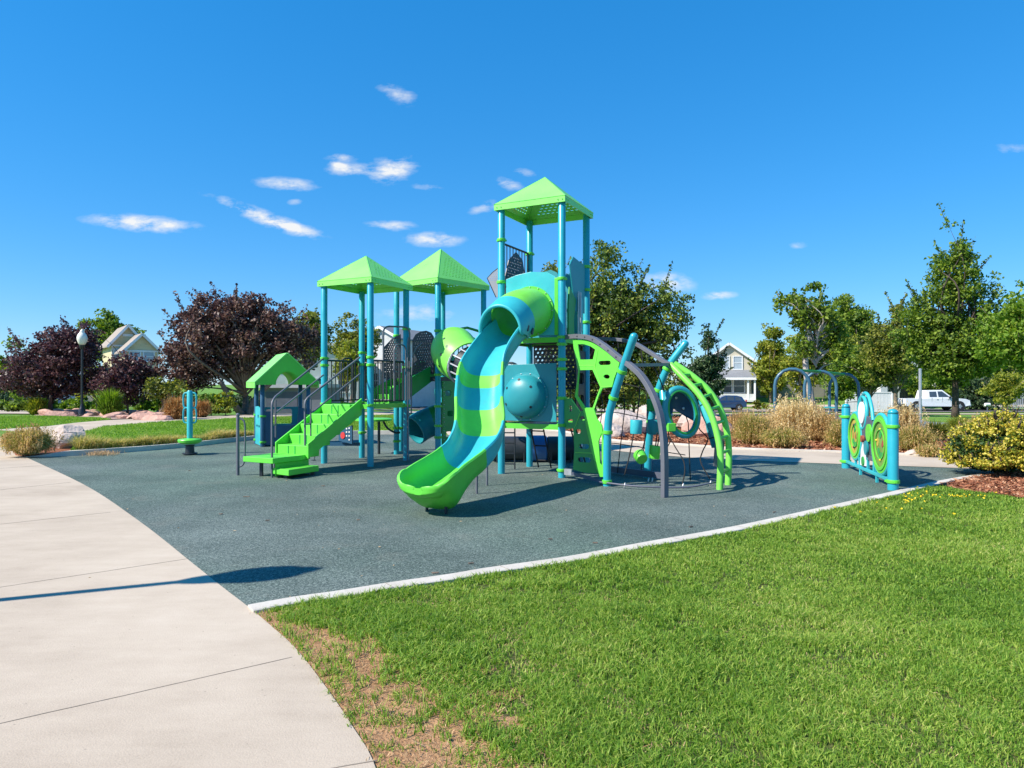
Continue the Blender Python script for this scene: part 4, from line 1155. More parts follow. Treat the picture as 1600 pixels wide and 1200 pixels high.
vehicle('pickup_truck', 'white crew cab pickup truck parked along the street behind the big tree trunk', 'truck', (PX(1456, 75.5), 75.5, tz + .02), 5.9,
        [(-2.95, .45), (-2.95, 1.12), (-.95, 1.14), (1.5, 1.16), (2.55, 1.08), (2.92, .95), (2.95, .50), (2.4, .38), (-2.6, .38)],
        [(-1.0, 1.12), (-.92, 1.86), (.55, 1.90), (1.35, 1.20), (1.5, 1.12)],
        [[(-.72, 1.26), (-.68, 1.74), (-.05, 1.76), (-.05, 1.26)], [(.08, 1.26), (.08, 1.77), (.50, 1.78), (1.10, 1.26)]],
        [(-1.95, .42), (1.95, .42)], CARWHITE, 1.95, sc=1.2, extra=truck_extra)
def suv_extra(root, tr):
    tr(MB().box((2.16, .62, .85), (.1, .3, .16))).build('headlight', STEEL, root)
    tr(MB().box((2.16, -.62, .85), (.1, .3, .16))).build('headlight', STEEL, root)
    tr(MB().box((-2.2, .7, 1.0), (.1, .2, .35)).box((-2.2, -.7, 1.0), (.1, .2, .35))).build('tail_light', RED, root)
vehicle('parked_car', 'dark blue compact suv parked in front of the cream house', 'car', (PX(1132, 76.5), 76.5, Hf(24, 76.5) + .02), 4.5,
        [(-2.22, .42), (-2.2, 1.0), (-1.9, 1.06), (1.0, 1.06), (1.95, .95), (2.2, .75), (2.2, .42), (1.6, .30), (-1.8, .30)],
        [(-2.05, 1.0), (-1.75, 1.50), (-1.2, 1.64), (.0, 1.66), (.55, 1.45), (1.15, 1.03)],
        [[(-1.7, 1.10), (-1.5, 1.45), (-1.0, 1.54), (-.95, 1.1)], [(-.85, 1.1), (-.85, 1.55), (-.12, 1.57), (-.05, 1.1)], [(.05, 1.1), (.0, 1.56), (.42, 1.38), (.85, 1.1)]],
        [(-1.35, .35), (1.35, .35)], CARBLUE, 1.82, flip=-1, extra=suv_extra)
vehicle('parked_car', 'silver car in shade on the street behind the small purple tree', 'car', (PX(228, 66), 66, Hf(-36, 66) + .45), 4.5,
        [(-2.22, .42), (-2.2, .9), (-1.9, .96), (1.0, .96), (1.95, .85), (2.2, .7), (2.2, .42), (1.6, .30), (-1.8, .30)],
        [(-1.7, .92), (-1.1, 1.38), (.2, 1.42), (1.1, .95)],
        [[(-1.2, 1.0), (-.9, 1.3), (-.3, 1.33), (-.3, 1.0)], [(-.2, 1.0), (-.2, 1.33), (.15, 1.33), (.75, 1.0)]],
        [(-1.35, .33), (1.35, .33)], CARSILVER, 1.78)

# ------------------------------------------------------------------ lamps, posts, signs
def park_lamp(loc, h, label):
    x, y, z = loc
    r = thing('street_lamp', loc, label, 'street lamp', 'globe lamps along the walks')
    MB().lathe([(.24, 0), (.24, .08), (.17, .12), (.15, .34), (.10, .42), (.075, .55), (.06, .62)], loc, 16).build('base', BLACKLAMP, r, smooth=True, auto=True)
    MB().lathe([(.058, .6), (.048, h - 1.0), (.046, h - .92)], loc, 14).lathe([(.075, h - 1.0), (.10, h - .95), (.13, h - .86), (.13, h - .80)], loc, 14).build('pole', BLACKLAMP, r, smooth=True, auto=True)
    g = MB().lathe([(.12, h - .80), (.17, h - .72), (.225, h - .56), (.235, h - .44), (.20, h - .30), (.14, h - .22), (.095, h - .16), (.10, h - .12), (.05, h - .05), (.015, h)], loc, 20).build('lamp_globe', LAMPGLASS, r, smooth=True)
    return r
lp = GT(128, 650.5)
park_lamp((lp.x, lp.y, lp.z), EYE + (600 - 514) * lp.y / FPX - lp.z, 'tall black street lamp with a white acorn globe among the purple trees')
# second lamp of the same kind, just outside the frame, whose shadow crosses the walk
park_lamp((-6.35, 3.98, 0.0), 4.75, 'black globe lamp beside the foreground walk whose shadow crosses it')
def plain_post(px, py_top, py_base, r, mat, label, name='metal_post', cat='post'):
    p = GT(px, py_base); zt = EYE + (600 - py_top) * p.y / FPX
    t = thing(name, tuple(p), label, cat)
    MB().cyl(p - Vector((0, 0, .1)), (p.x, p.y, zt), r, 12).build('pole', mat, t, smooth=True, auto=True)
    MB().lathe([(r * 2.2, 0), (r * 2.2, .03), (r * 1.2, .06)], p, 12).lathe([(r * 1.15, 0), (r * 1.1, .03), (.005, .05)], (p.x, p.y, zt - .01), 12).build('fitting', mat, t, smooth=True, auto=True)
    return t, p, zt
plain_post(1438, 577, 658, .062, STEEL, 'bare grey metal pole in front of the pickup truck')
plain_post(970.5, 590, 646.5, .075, GREYM, 'grey pole standing behind the boulders, right of the bent turquoise post')
t, p, zt = plain_post(945, 627, 652, .035, STEEL, 'grey sign board on a thin post, seen from behind beside the bent turquoise post', 'park_sign', 'sign')
MB().box((p.x, p.y - .06, EYE + (600 - 615) * p.y / FPX), (.48, .03, 24 * p.y / FPX)).build('sign_board', GREYM, t, bevel=.01)
# mailbox and post by the picket fence
t, p, zt = plain_post(1543, 634, 648, .05, DARKP, 'small white mailbox on a dark post, right of the big tree', 'mailbox', 'mailbox')
m = MB(); m.tube([(p.x - .22, p.y, zt + .12), (p.x + .22, p.y, zt + .12)], .15, 12); m.build('box', WHITEP, t, smooth=True, auto=True)

# ------------------------------------------------------------------ boulders
def rock(name, c, size, seed, mat, label=None, cat='boulder', group=None, rz=0, flat=1.0):
    rng = np.random.default_rng(seed)
    import bmesh
    bm = bmesh.new(); bmesh.ops.create_icosphere(bm, subdivisions=3, radius=1.0)
    planes = [(unit(rng.normal(size=(1, 3)))[0], rng.uniform(.62, .92)) for _ in range(13)]
    for v in bm.verts:
        p = np.array(v.co)
        for nrm, d in planes:
            k = p @ nrm
            if k > d: p = p - nrm * (k - d) * .92
        p += rng.normal(0, .012, 3)
        v.co = Vector((p[0] * size[0], p[1] * size[1], max(p[2], -.55) * size[2]))
    bmesh.ops.rotate(bm, verts=bm.verts, cent=(0, 0, 0), matrix=Matrix.Rotation(rz, 3, 'Z'))
    me = bpy.data.meshes.new(name); bm.to_mesh(me); bm.free()
    me.materials.append(mat)
    o = bpy.data.objects.new(name, me); o.location = (c[0], c[1], c[2] + .42 * size[2]); COL.objects.link(o)
    return tag(o, label, cat, group)
p = G(101, 697, .08)
rock('boulder', (p.x - .05, p.y + .3, .05), (.44, .36, .42), 3, ROCKP, 'rounded pinkish grey boulder beside the grass mound at the kerb corner')
p = G(73, 703, .06); rock('boulder', (p.x - .1, p.y + .8, .05), (.34, .3, .30), 8, ROCKP, 'pale boulder half hidden behind the tan grass mound at left')
p = G(982, 679); rock('boulder', (p.x, p.y + .6, 0), (.95, .7, .58), 14, ROCKP, 'large pale boulder on the mulch, left of the grey climbing arch')
p = G(962, 684); rock('boulder', (p.x - .2, p.y + .3, 0), (.6, .5, .34), 15, ROCKP, 'low pale boulder at the left foot of the largest boulder')
p = G(1010, 668); rock('boulder', (p.x + .5, p.y + 1.2, 0), (.9, .6, .62), 16, ROCKP, 'tall pale boulder behind the turquoise bucket')
p = G(1097, 674); rock('boulder', (p.x, p.y + .6, 0), (.75, .6, .62), 21, ROCKP, 'cream boulder seen through the oval climbing pod')
p = G(1108, 684); rock('boulder', (p.x + .1, p.y + .5, 0), (.8, .5, .46), 22, ROCKR, 'reddish boulder behind the green curved ladder')
p = G(1412, 712); rock('boulder', (p.x + .3, p.y + .1, 0), (.28, .16, .10), 31, ROCKP, 'small flat white stone in the mulch right of the play panel')
# salmon stone edging round the purple trees
random.seed(11)
protos = [rock('edging_stone', (0, 0, 0), (.62, .38, .22), 40 + k, ROCKR, None, 'stone', 'salmon edging stones under the purple trees') for k in range(3)]
spots = []
for k in range(46):
    px = 58 + 196 * (k + random.random()) / 46
    py = random.uniform(645.6, 656.5) if px > 175 else random.uniform(645.2, 650.2)
    if 118 < px < 138: py = 646.0
    spots.append((px, py))
first = [True] * 3
for k, (px, py) in enumerate(spots):
    q = k % 3
    o = protos[q] if first[q] else protos[q].copy()
    if not first[q]: COL.objects.link(o)
    first[q] = False
    g = GT(px, py); o.location = (g.x, g.y, g.z + random.uniform(.02, .08)); o.rotation_euler = (random.uniform(-.2, .2), random.uniform(-.2, .2), random.uniform(0, 3))
    sc = random.uniform(.55, 1.25); o.scale = (sc, sc, sc)
    o['label'] = 'salmon sandstone slab ' + ('in the left end of the stone edging, left of the lamp post' if px < 118 else 'between the lamp post and the green fountain grass' if px < 175 else 'at the foot of the small round purple tree' if px < 215 else 'in the right end of the stone edging, near the twisted small tree')
sheet('stone_bed', [GT(52, 650), GT(120, 651), GT(175, 655.0), GT(262, 653.5), GT(262, 648), GT(200, 645.5), GT(60, 645.5)], ground_mat('pink_gravel', [(0.3, (0.30, 0.19, 0.15)), (0.6, (0.55, 0.40, 0.33)), (0.75, (0.62, 0.50, 0.44))], 1.5, 20, .6, .95, .03), 0.02, terrain=True)
sheet('dark_mulch_ring', [GT(181, 649.4), GT(200, 651.6), GT(216, 649.2), GT(205, 645.6), GT(188, 645.6)], ground_mat('dark_mulch', [(0.3, (0.03, 0.015, 0.012)), (0.7, (0.10, 0.05, 0.04))], 3, 30, .6, .95, .03), 0.06, terrain=True)

# ------------------------------------------------------------------ ornamental grasses and shrubs
def grass_clump(name, label, px, py, h_px, w_px, mat, n, seed, plume=None, group='ornamental grass clumps in the beds', z=0.0, bw=.016, stiff=.5):
    rng = np.random.default_rng(seed)
    p = G(px, py, z) if py > 656 else GT(px, py)
    s = p.y / FPX; h = h_px * s; w = w_px * s / 2
    root = thing(name, tuple(p), label, 'ornamental grass', group)
    r = w * .32 * np.sqrt(rng.random(n)); a = rng.uniform(0, 6.283, n)
    x = p.x + r * np.cos(a); y = p.y + r * np.sin(a)
    hh = h * rng.uniform(.32, 1.08, n) * (1.05 - .35 * (r / (w * .32)) ** 2)
    # blades radiate outwards
    d = np.stack([np.cos(a + rng.normal(0, .5, n)), np.sin(a + rng.normal(0, .5, n)), np.zeros(n)], 1)
    ln = (rng.random(n) ** .8) * (w / hh) * .62
    ln = np.clip(ln, 0, 1.25)
    B = np.stack([x, y, np.full(n, p.z)], 1)
    th = rng.uniform(0, np.pi, n); side = np.stack([np.cos(th), np.sin(th), np.zeros(n)], 1) * (bw * rng.uniform(.6, 1.3, n))[:, None]
    up = np.array([0, 0, 1.0])
    M1 = B + d * (hh * ln * .30)[:, None] + up * (hh * .42)[:, None]
    M2 = B + d * (hh * ln * .68)[:, None] + up * (hh * .80)[:, None]
    T = B + d * (hh * ln * 1.10)[:, None] + up * (hh * (1.02 - .42 * ln))[:, None]
    Q = [np.stack([B - side, B + side, M1 + side, M1 - side], 1), np.stack([M1 - side, M1 + side, M2 + side * .7, M2 - side * .7], 1), np.stack([M2 - side * .7, M2 + side * .7, T + side * .1, T - side * .1], 1)]
    quads_obj('blades', np.concatenate(Q), mat, parent=root)
    if plume is None and mat in (L_TANG, L_TAN, L_RUST):
        k = rng.random(n) < .10
        m = int(k.sum()); Tk = T[k]
        C = (Tk[:, None, :] + up * np.linspace(-.12, .20, 7)[None, :, None] * h + rng.normal(0, .008, (m, 7, 3))).reshape(-1, 3)
        quads_obj('seed_heads', leaves(C, .020, rng, 2.6, droop=2.0), L_TAN, parent=root)
    if plume:
        k = rng.random(n) < plume
        Tk = T[k] + np.array([0, 0, .02]); m = len(Tk)
        C = (Tk[:, None, :] + d[k][:, None, :] * rng.uniform(0, .04, (m, 9, 1)) + up * np.linspace(-.28, .16, 9)[None, :, None] * h + rng.normal(0, .008, (m, 9, 3))).reshape(-1, 3)
        quads_obj('plumes', leaves(C, .028, rng, 2.4, droop=2.0), L_PLUME, parent=root)
    return root
gc = [
 ('green fountain grass under the small purple tree', 172, 650, 44, 52, L_BRIGHT, 2200, None),
 ('yellow green fountain grass at the left end of the salmon stones', 57, 648, 30, 42, L_YELLOWG, 1600, None),
 ('tan and green grass mound at the corner where kerb and walk meet', 44, 709, 40, 82, L_TANG, 6000, None),
 ('low grass tuft in front of the grass island at far left', 24, 700, 24, 44, L_TANG, 1500, None),
 ('green grass clump with tan tips right of the curved green ladder', 1176, 694, 48, 76, L_TANG, 4200, None),
 ('tall pale plumed grass in front of the swing frames', 1243, 688, 62, 90, L_PLUME, 3200, .35),
 ('rusty tan grass left of the turquoise play panel', 1288, 690, 44, 80, L_TAN, 3600, None),
 ('green and tan grass directly behind the far panel post', 1316, 700, 46, 62, L_TANG, 2400, None),
 ('low green grass at the foot of the plumed clump', 1224, 700, 34, 84, L_TANG, 3800, None),
 ('tan feathery grass behind the near panel post', 1410, 690, 54, 66, L_TAN, 2600, .2),
 ('green tan grass clump right of the near panel post', 1430, 706, 42, 80, L_TANG, 4200, None),
 ('blue green grass clump beside the white walk piece', 1462, 690, 34, 50, L_OLIVE, 1700, None),
 ('rust tinted grass above the turquoise disc of the panel', 1362, 690, 42, 66, L_RUST, 2600, None),
 ('thin yellow green grass at the foot of the big tree', 1500, 678, 30, 62, L_YELLOWG, 1500, None),
 ('dry grass beside the golden shrub', 1532, 684, 34, 60, L_TANG, 1900, None),
 ('rust coloured grass left of the plumed clump', 1204, 682, 34, 80, L_TAN, 3200, None),
 ('small grass tuft at the tip of the white stone', 1450, 714, 20, 42, L_TANG, 1200, None),
 ('rust grass between the plumed clump and the play panel', 1268, 676, 42, 70, L_RUST, 2600, None),
 ('tan grass far back between mulch and grey pad, behind the green tipped clump', 1160, 672, 30, 60, L_TAN, 2000, None),
 ('rust brown bushy grass behind the spinner', 276, 655, 36, 50, L_RUST, 2400, None),
 ('rust brown grass under the right side of the big purple tree', 315, 652, 28, 40, L_RUST, 1500, None),
]
for k, (lab, px, py, hp, wp, m_, n, pl) in enumerate(gc):
    grass_clump('fountain_grass', lab, px, py, hp, wp, m_, n, 60 + k, pl, z=.06 if px < 100 and py > 690 else 0.0, bw=.010 if py > 670 else .018)

def shrub(name, label, px, py_base, w_px, h_px, mat, seed, n=50, per=60, ls=.07, Y=None, group=None, cat='shrub', inner=None):
    p = G(px, py_base) if py_base > 656 else GT(px, py_base)
    s = p.y / FPX; w = w_px * s / 2; h = h_px * s
    return tree(name, label, cat, (p.x, p.y), h * .35, max(.015, w * .05), [(0, 0, h * .46, w * .86, w * .75, h * .46), (-.3 * w, 0, h * .36, w * .62, w * .6, h * .34), (.35 * w, .1 * w, h * .36, w * .6, w * .6, h * .34)], mat, BARKD, nclump=n, per=per, lsize=ls, csize=w * .27, seed=seed, group=group, shell=.7, limbs=12)
shrub('bush', 'low yellow tipped bush in front of the grey garage', 441, 645, 26, 26, L_YELLOWG, 201, 34, 45, .09)
shrub('bush', 'olive bush right of the grey garage door', 505, 645, 26, 32, L_OLIVE, 202, 34, 45, .09)
shrub('bush', 'pale green bush right of the big purple tree trunk', 352, 650, 34, 46, L_YELLOWG, 203, 40, 50, .10)
shrub('bush', 'round green bush by the cream house porch', 1183, 641, 14, 18, L_OLIVE, 204, 30, 40, .16)
shrub('bush', 'yellow green bush beside the round bush at the cream house', 1196, 640, 14, 12, L_YELLOWG, 205, 24, 40, .14)
shrub('bush', 'dark bush in front of the white board fence', 1359, 644, 26, 28, L_PINE, 206, 34, 45, .16)
shrub('bush', 'clipped hedge bush by the garage at left of the purple trunk', 330, 650, 30, 20, L_GREEN, 207, 34, 45, .10)
for k, (px, w, h) in enumerate(((72, 40, 30), (120, 50, 34), (165, 40, 30), (215, 50, 32), (250, 36, 26), (20, 50, 30))):
    shrub('hedge_bush', 'shaded dark green bush %s' % ('behind the leftmost purple tree', 'behind the lamp post base', 'between lamp post and small purple tree', 'below the yellow house', 'left of the twisted small tree', 'at the far left edge')[k], px, 643.5, w, h, L_GREEN, 210 + k, 40, 45, .16)

for k, (px, w, h, lab) in enumerate(((292, 34, 26, 'dark hedge bush beyond the walk, under the left side of the bronze tree'), (325, 40, 30, 'dark hedge bush beyond the walk, left of the pale green bush'), (365, 40, 34, 'dark hedge bush behind the forked trunk'), (402, 44, 32, 'dark hedge bush behind the left posts of the playhouse'), (520, 40, 26, 'dark hedge bush seen through the stair railing'), (-10, 60, 34, 'dark hedge bush cut off by the left edge'))):
    shrub('hedge_bush', lab, px, 641.5, w, h, (L_PINE, L_GREEN, L_PINE)[k % 3], 230 + k, 46, 48, .16)

# golden shrub at the right edge
gp = G(1556, 753); Yg = gp.y + .95
gs = tree('golden_shrub', 'big golden yellow and green shrub on the mulch at the right edge', 'shrub', (PX(1556, Yg), Yg), .35, .03,
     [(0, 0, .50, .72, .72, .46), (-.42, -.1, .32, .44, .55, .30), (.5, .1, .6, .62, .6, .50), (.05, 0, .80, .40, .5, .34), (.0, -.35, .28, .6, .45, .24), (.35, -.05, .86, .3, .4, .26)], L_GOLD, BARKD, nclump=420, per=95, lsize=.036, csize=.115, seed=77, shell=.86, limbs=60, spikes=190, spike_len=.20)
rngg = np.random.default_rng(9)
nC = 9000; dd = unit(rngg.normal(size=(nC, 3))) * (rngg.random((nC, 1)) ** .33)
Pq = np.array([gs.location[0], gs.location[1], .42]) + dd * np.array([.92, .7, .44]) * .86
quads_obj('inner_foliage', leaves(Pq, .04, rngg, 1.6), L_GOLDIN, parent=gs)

# ------------------------------------------------------------------ trees
BT = 'background trees beyond the park'
# purple plum trees at left
ptree('purple_plum_tree', 'wide dark purple plum tree at the far left, behind the lamp post', 'tree', 80, 37.5, [(22, 150, 520, 622), (2, 70, 545, 632), (60, 155, 512, 590), (100, 158, 500, 560)], 618, .12, L_PURPLE, BARKD, nclump=360, per=74, lsize=.12, csize=.50, seed=21, spikes=30, spike_len=.9, trunks=2, limbs=50)
ptree('purple_plum_tree', 'small round purple plum tree left of the biggest purple tree', 'tree', 199, 36.5, [(150, 240, 562, 630), (165, 232, 553, 600)], 628, .07, L_PURPLE, BARKD, nclump=130, per=65, lsize=.11, csize=.38, seed=22, spikes=24, spike_len=.5, limbs=30)
ptree('bronze_plum_tree', 'largest dark bronze purple tree with a forked trunk, left of the towers', 'tree', 383, 38, [(252, 400, 478, 600), (330, 470, 465, 585), (420, 500, 485, 590), (238, 330, 540, 615), (290, 420, 458, 540)], 596, .20, L_PURPLE2, BARK, nclump=560, per=84, lsize=.13, csize=.52, seed=23, spikes=80, spike_len=1.1, trunks=3, limbs=80)
ptree('young_tree', 'small twisted tree with olive leaves at the end of the salmon stones', 'tree', 250, 35.5, [(232, 292, 590, 625), (226, 262, 588, 606)], 628, .11, L_OLIVE, BARK, nclump=50, per=55, lsize=.10, csize=.34, seed=24, lean=(.35, 0), limbs=16)
ptree('young_tree', 'little yellow green tree directly right of the lamp post', 'tree', 152, 42, [(134, 164, 570, 612), (112, 140, 590, 622)], 622, .05, L_YELLOWG, BARK, nclump=44, per=50, lsize=.13, csize=.4, seed=25, limbs=12)
ptree('broadleaf_tree', 'dense green tree rising behind the yellow house', 'tree', 163, 106, [(130, 196, 484, 560), (150, 222, 505, 570)], 560, .35, L_GREEN, BARK, nclump=190, per=60, lsize=.34, csize=1.0, seed=26, group=BT)
ptree('broadleaf_tree', 'green tree at the left edge behind the purple plum tree', 'tree', 12, 70, [(-30, 50, 535, 630), (-60, 12, 548, 640)], 600, .3, L_GREEN, BARK, nclump=150, per=60, lsize=.26, csize=.8, seed=27, group=BT)
# behind the towers
ptree('pine_tree', 'dark green pine seen between the first two tower posts', 'tree', 548, 66, [(518, 562, 488, 570), (530, 596, 495, 570), (524, 580, 540, 600)], 560, .28, L_OLIVE, BARK, nclump=190, per=60, lsize=.20, csize=.55, seed=28, spikes=30, spike_len=.9, group=BT)
ptree('broadleaf_tree', 'olive tree between the bronze purple tree and the first post', 'tree', 480, 60, [(455, 512, 488, 570)], 560, .2, L_OLIVE, BARK, nclump=110, per=55, lsize=.2, csize=.6, seed=29, spikes=20, spike_len=1.2, group=BT)
ptree('young_tree', 'light olive small tree behind the stair railing', 'tree', 542, 50, [(523, 562, 535, 590), (528, 556, 560, 610)], 600, .08, L_YELLOWG, BARK, nclump=70, per=50, lsize=.13, csize=.42, seed=30, spikes=16, spike_len=.7, group=BT)
ptree('broadleaf_tree', 'green tree low behind the lime crawl tube', 'tree', 655, 84, [(585, 660, 530, 600), (640, 700, 545, 605)], 600, .2, L_GREEN, BARK, nclump=90, per=50, lsize=.28, csize=.8, seed=31, group=BT)
# big conifer like tree behind the main tower
ptree('cypress_tree', 'tall dark green tree with a pointed top directly behind the main tower', 'tree', 905, 33, [(922, 968, 362, 450), (915, 985, 400, 490), (898, 1020, 430, 560), (865, 960, 455, 600), (960, 1080, 445, 540), (930, 1075, 500, 600), (850, 935, 520, 632), (880, 1010, 560, 640)], 560, .24, L_CYP, BARKD, nclump=620, per=74, lsize=.115, csize=.48, seed=32, spikes=120, spike_len=1.1, limbs=120)
ptree('cypress_tree', 'dark shaggy tree with drooping boughs left of the cream house', 'tree', 1112, 62, [(1098, 1120, 500, 560), (1076, 1130, 552, 628), (1056, 1106, 580, 632), (1108, 1140, 548, 590)], 590, .2, L_PINE, BARKD, nclump=230, per=62, lsize=.18, csize=.55, seed=33, spikes=40, spike_len=1.2, limbs=50, group=BT)
ptree('broadleaf_tree', 'dark olive hedge like tree filling the view below the main tower', 'tree', 990, 56, [(930, 1075, 575, 632), (820, 900, 570, 632)], 600, .12, L_OLIVE, BARKD, nclump=160, per=60, lsize=.17, csize=.6, seed=34, group=BT)
# right of the cream house
ptree('broadleaf_tree', 'pointed yellow green tree beside the cream house gable', 'tree', 1205, 86, [(1188, 1224, 505, 590), (1180, 1232, 545, 620)], 600, .2, L_YELLOWG, BARK, nclump=170, per=60, lsize=.26, csize=.75, seed=35, spikes=16, spike_len=1.2, group=BT)
ptree('broadleaf_tree', 'broad yellow green tree behind the thin trunked tree', 'tree', 1250, 74, [(1222, 1290, 520, 610), (1280, 1345, 510, 620)], 600, .25, L_YELLOWG, BARK, nclump=230, per=60, lsize=.24, csize=.8, seed=36, group=BT)
ptree('broadleaf_tree', 'dark green domed tree behind the middle swing arch', 'tree', 1322, 80, [(1270, 1362, 468, 570), (1330, 1365, 478, 560)], 560, .3, L_GREEN, BARK, nclump=260, per=66, lsize=.25, csize=.8, seed=37, group=BT)
ptree('broadleaf_tree', 'shaded green tree mass between swing frames and pickup truck', 'tree', 1360, 62, [(1325, 1400, 540, 610), (1290, 1338, 560, 630), (1385, 1420, 560, 608)], 600, .2, L_GREEN, BARK, nclump=260, per=62, lsize=.2, csize=.66, seed=38, group=BT)
ptree('willow_tree', 'light green feathery tree left of the tallest right hand tree', 'tree', 1400, 52, [(1362, 1432, 495, 600), (1350, 1400, 520, 600), (1390, 1412, 462, 520)], 590, .18, L_OLIVE, BARK, nclump=260, per=62, lsize=.16, csize=.55, seed=39, spikes=44, spike_len=1.3, group=BT)
# thin trunked tree in front of the arches
ptree('young_tree', 'thin tree with pale trunk and ragged crown behind the first swing arch', 'tree', 1276, 29.5, [(1262, 1290, 425, 480), (1214, 1262, 458, 490), (1235, 1300, 470, 520), (1240, 1278, 515, 560), (1285, 1330, 500, 570), (1228, 1262, 538, 556)], 470, .15, L_GREEN, BARKP, nclump=120, per=42, lsize=.13, csize=.38, seed=40, spikes=22, spike_len=.5, limbs=70)
# tallest tree on the right
ptree('broadleaf_tree', 'tallest right hand tree with pointed crown and thick brown trunk', 'tree', 1493, 34, [(1480, 1506, 328, 400), (1466, 1522, 370, 440), (1455, 1530, 400, 480), (1420, 1500, 450, 560), (1480, 1568, 450, 570), (1400, 1450, 480, 560), (1430, 1550, 520, 600), (1540, 1566, 425, 480)], 520, .165, L_GREEN, BARKD, nclump=560, per=62, lsize=.12, csize=.46, seed=41, spikes=110, spike_len=1.2, limbs=110)
ptree('broadleaf_tree', 'lighter green tree with bright low leaves at the right edge', 'tree', 1606, 29, [(1550, 1660, 468, 575), (1524, 1610, 505, 572), (1565, 1700, 440, 560)], 500, .18, L_BRIGHT, BARK, nclump=380, per=64, lsize=.12, csize=.42, seed=42, spikes=30, spike_len=.7, limbs=60)
ptree('ball_topped_tree', 'small round topped tree in front of the picket fence', 'tree', 1570, 55, [(1541, 1600, 592, 630), (1550, 1592, 582, 612)], 630, .10, L_YELLOWG, BARKP, nclump=110, per=60, lsize=.13, csize=.40, seed=43, spikes=36, spike_len=.7, limbs=30)
ptree('broadleaf_tree', 'deep green shaded tree behind the big trunk and the mailbox', 'tree', 1480, 86, [(1425, 1520, 560, 640), (1500, 1600, 530, 632), (1590, 1680, 520, 640)], 610, .3, L_GREEN, BARK, nclump=330, per=62, lsize=.28, csize=.9, seed=44, group=BT)
ptree('broadleaf_tree', 'dark tree in shade behind the picket fence corner', 'tree', 1530, 78, [(1500, 1572, 590, 645)], 620, .2, L_PINE, BARKD, nclump=100, per=62, lsize=.24, csize=.7, seed=45, group=BT)
ptree('broadleaf_tree', 'olive tree glimpsed left of the tall tower behind its railings', 'tree', 862, 50, [(848, 880, 405, 470), (905, 925, 395, 470)], 470, .16, L_OLIVE, BARK, nclump=46, per=40, lsize=.15, csize=.5, seed=46, spikes=14, spike_len=1.2, group=BT)

# ------------------------------------------------------------------ the play structure
U = Vector((.891, -.454, 0)); V = Vector((.454, .891, 0)); ZV = Vector((0, 0, 1))
PS = thing('play_structure', (-.6, 13.0, 0), 'big lime green and turquoise play structure with three roofed towers and a wavy slide', 'play structure')

def post_part(x, y, zt, clamps, mat=POST, r=.0635, parent=PS):
    o = MB().lathe([(r, -.05), (r, zt - .02), (r - .012, zt)], (x, y, 0), 20).build('post', mat, parent, smooth=True, auto=True)
    for z in clamps:
        c = MB(); c.lathe([(r + .002, -.026), (r + .014, -.026), (r + .017, -.018), (r + .017, .018), (r + .014, .026), (r + .002, .026)], (x, y, z), 20)
        for a in (0.4, 2.5, 4.6): c.box((x + math.cos(a) * (r + .02), y + math.sin(a) * (r + .02), z), (.03, .03, .03), rz=a)
        c.build('clamp', LIMEM, o, smooth=True, auto=True)
    return o
def slots(n, m, w, h, pitchx, pitchy, y0, inside_f):
    out = []
    for j in range(m):
        yy = y0 + j * pitchy
        for i in range(-n, n + 1):
            xx = (i + (.5 if j % 2 else 0)) * pitchx
            if inside_f(xx, yy): out.append(rrect(xx, yy, w / 2, h / 2, h / 2, 2))
    return out
def tower_roof(corners, z_eave, z_apex, over, plain=(0,), rise=.10):
    """corners: 4 posts in order (left, near, right, back)"""
    c = sum((Vector((p[0], p[1], 0)) for p in corners), Vector()) / 4
    cs = []
    for p in corners:
        d = Vector((p[0], p[1], 0)) - c
        cs.append(c + d * (1 + over / d.length * 1.414))
    root = None
    for k in range(4):
        a = cs[k].copy(); b = cs[(k + 1) % 4].copy(); a.z = b.z = z_eave + rise; ap = Vector((c.x, c.y, z_apex))
        O = (a + b) / 2; X = (b - a).normalized(); Yd = (ap - O); sl = Yd.length; Yd.normalize(); hw = (b - a).length / 2
        f = lambda x, y: abs(x) < hw * (1 - (y + .05) / sl) - .09 and .10 < y < sl - .10
        hs = [] if k in plain else slots(9, 12, .060, .017, .098, .060, .12, f)
        m = MB(); m.plate([(-hw, 0), (hw, 0), (0, sl)], hs, .012, O, X, Yd)
        # fascia under the eave
        inn = (c - O); inn.z = 0; inn.normalize()
        m.box(O - ZV * rise / 2 + inn * .012, (2 * hw - .004, .018, rise), M=Matrix((X, X.cross(ZV), ZV)).transposed())
        for t in (-.92, -.80, .80, .92): m.tube([O + X * hw * t - ZV * rise / 2, O + X * hw * t - ZV * rise / 2 - inn * .012], .010, 6)
        for s_, e_ in ((b, ap),): m.bar(s_ - (s_ - c).normalized() * 0, e_, .022, .012)
        o = m.build('roof', ROOFL, PS if root is None else root)
        if root is None: root = o
        else: o.name = 'roof_panel'
    return root
def deck(corners, z, mat_edge=LIMEM, th=.09):
    m = MB(); c = [Vector((p[0], p[1], z - .03)) for p in corners]
    hol = []
    X = (c[1] - c[0]); w = X.length; X.normalize(); Yd = (c[3] - c[0]); h = Yd.length; Yd.normalize()
    for i in range(11):
        for j in range(11): hol.append(ell(.12 + (w - .24) * i / 10, .12 + (h - .24) * j / 10, .024, .024, 6))
    m.plate(rect(.03, .03, w - .03, h - .03), hol, .02, c[0], X, Yd)
    o = m.build('deck', BLACKM, PS)
    e = MB()
    for k in range(4):
        e.bar(c[k] - ZV * .01 + (c[(k + 1) % 4] - c[k]).normalized() * .06, c[(k + 1) % 4] - ZV * .01 - (c[(k + 1) % 4] - c[k]).normalized() * .06, .03, th)
    e.build('deck_edge', mat_edge, o)
    return o

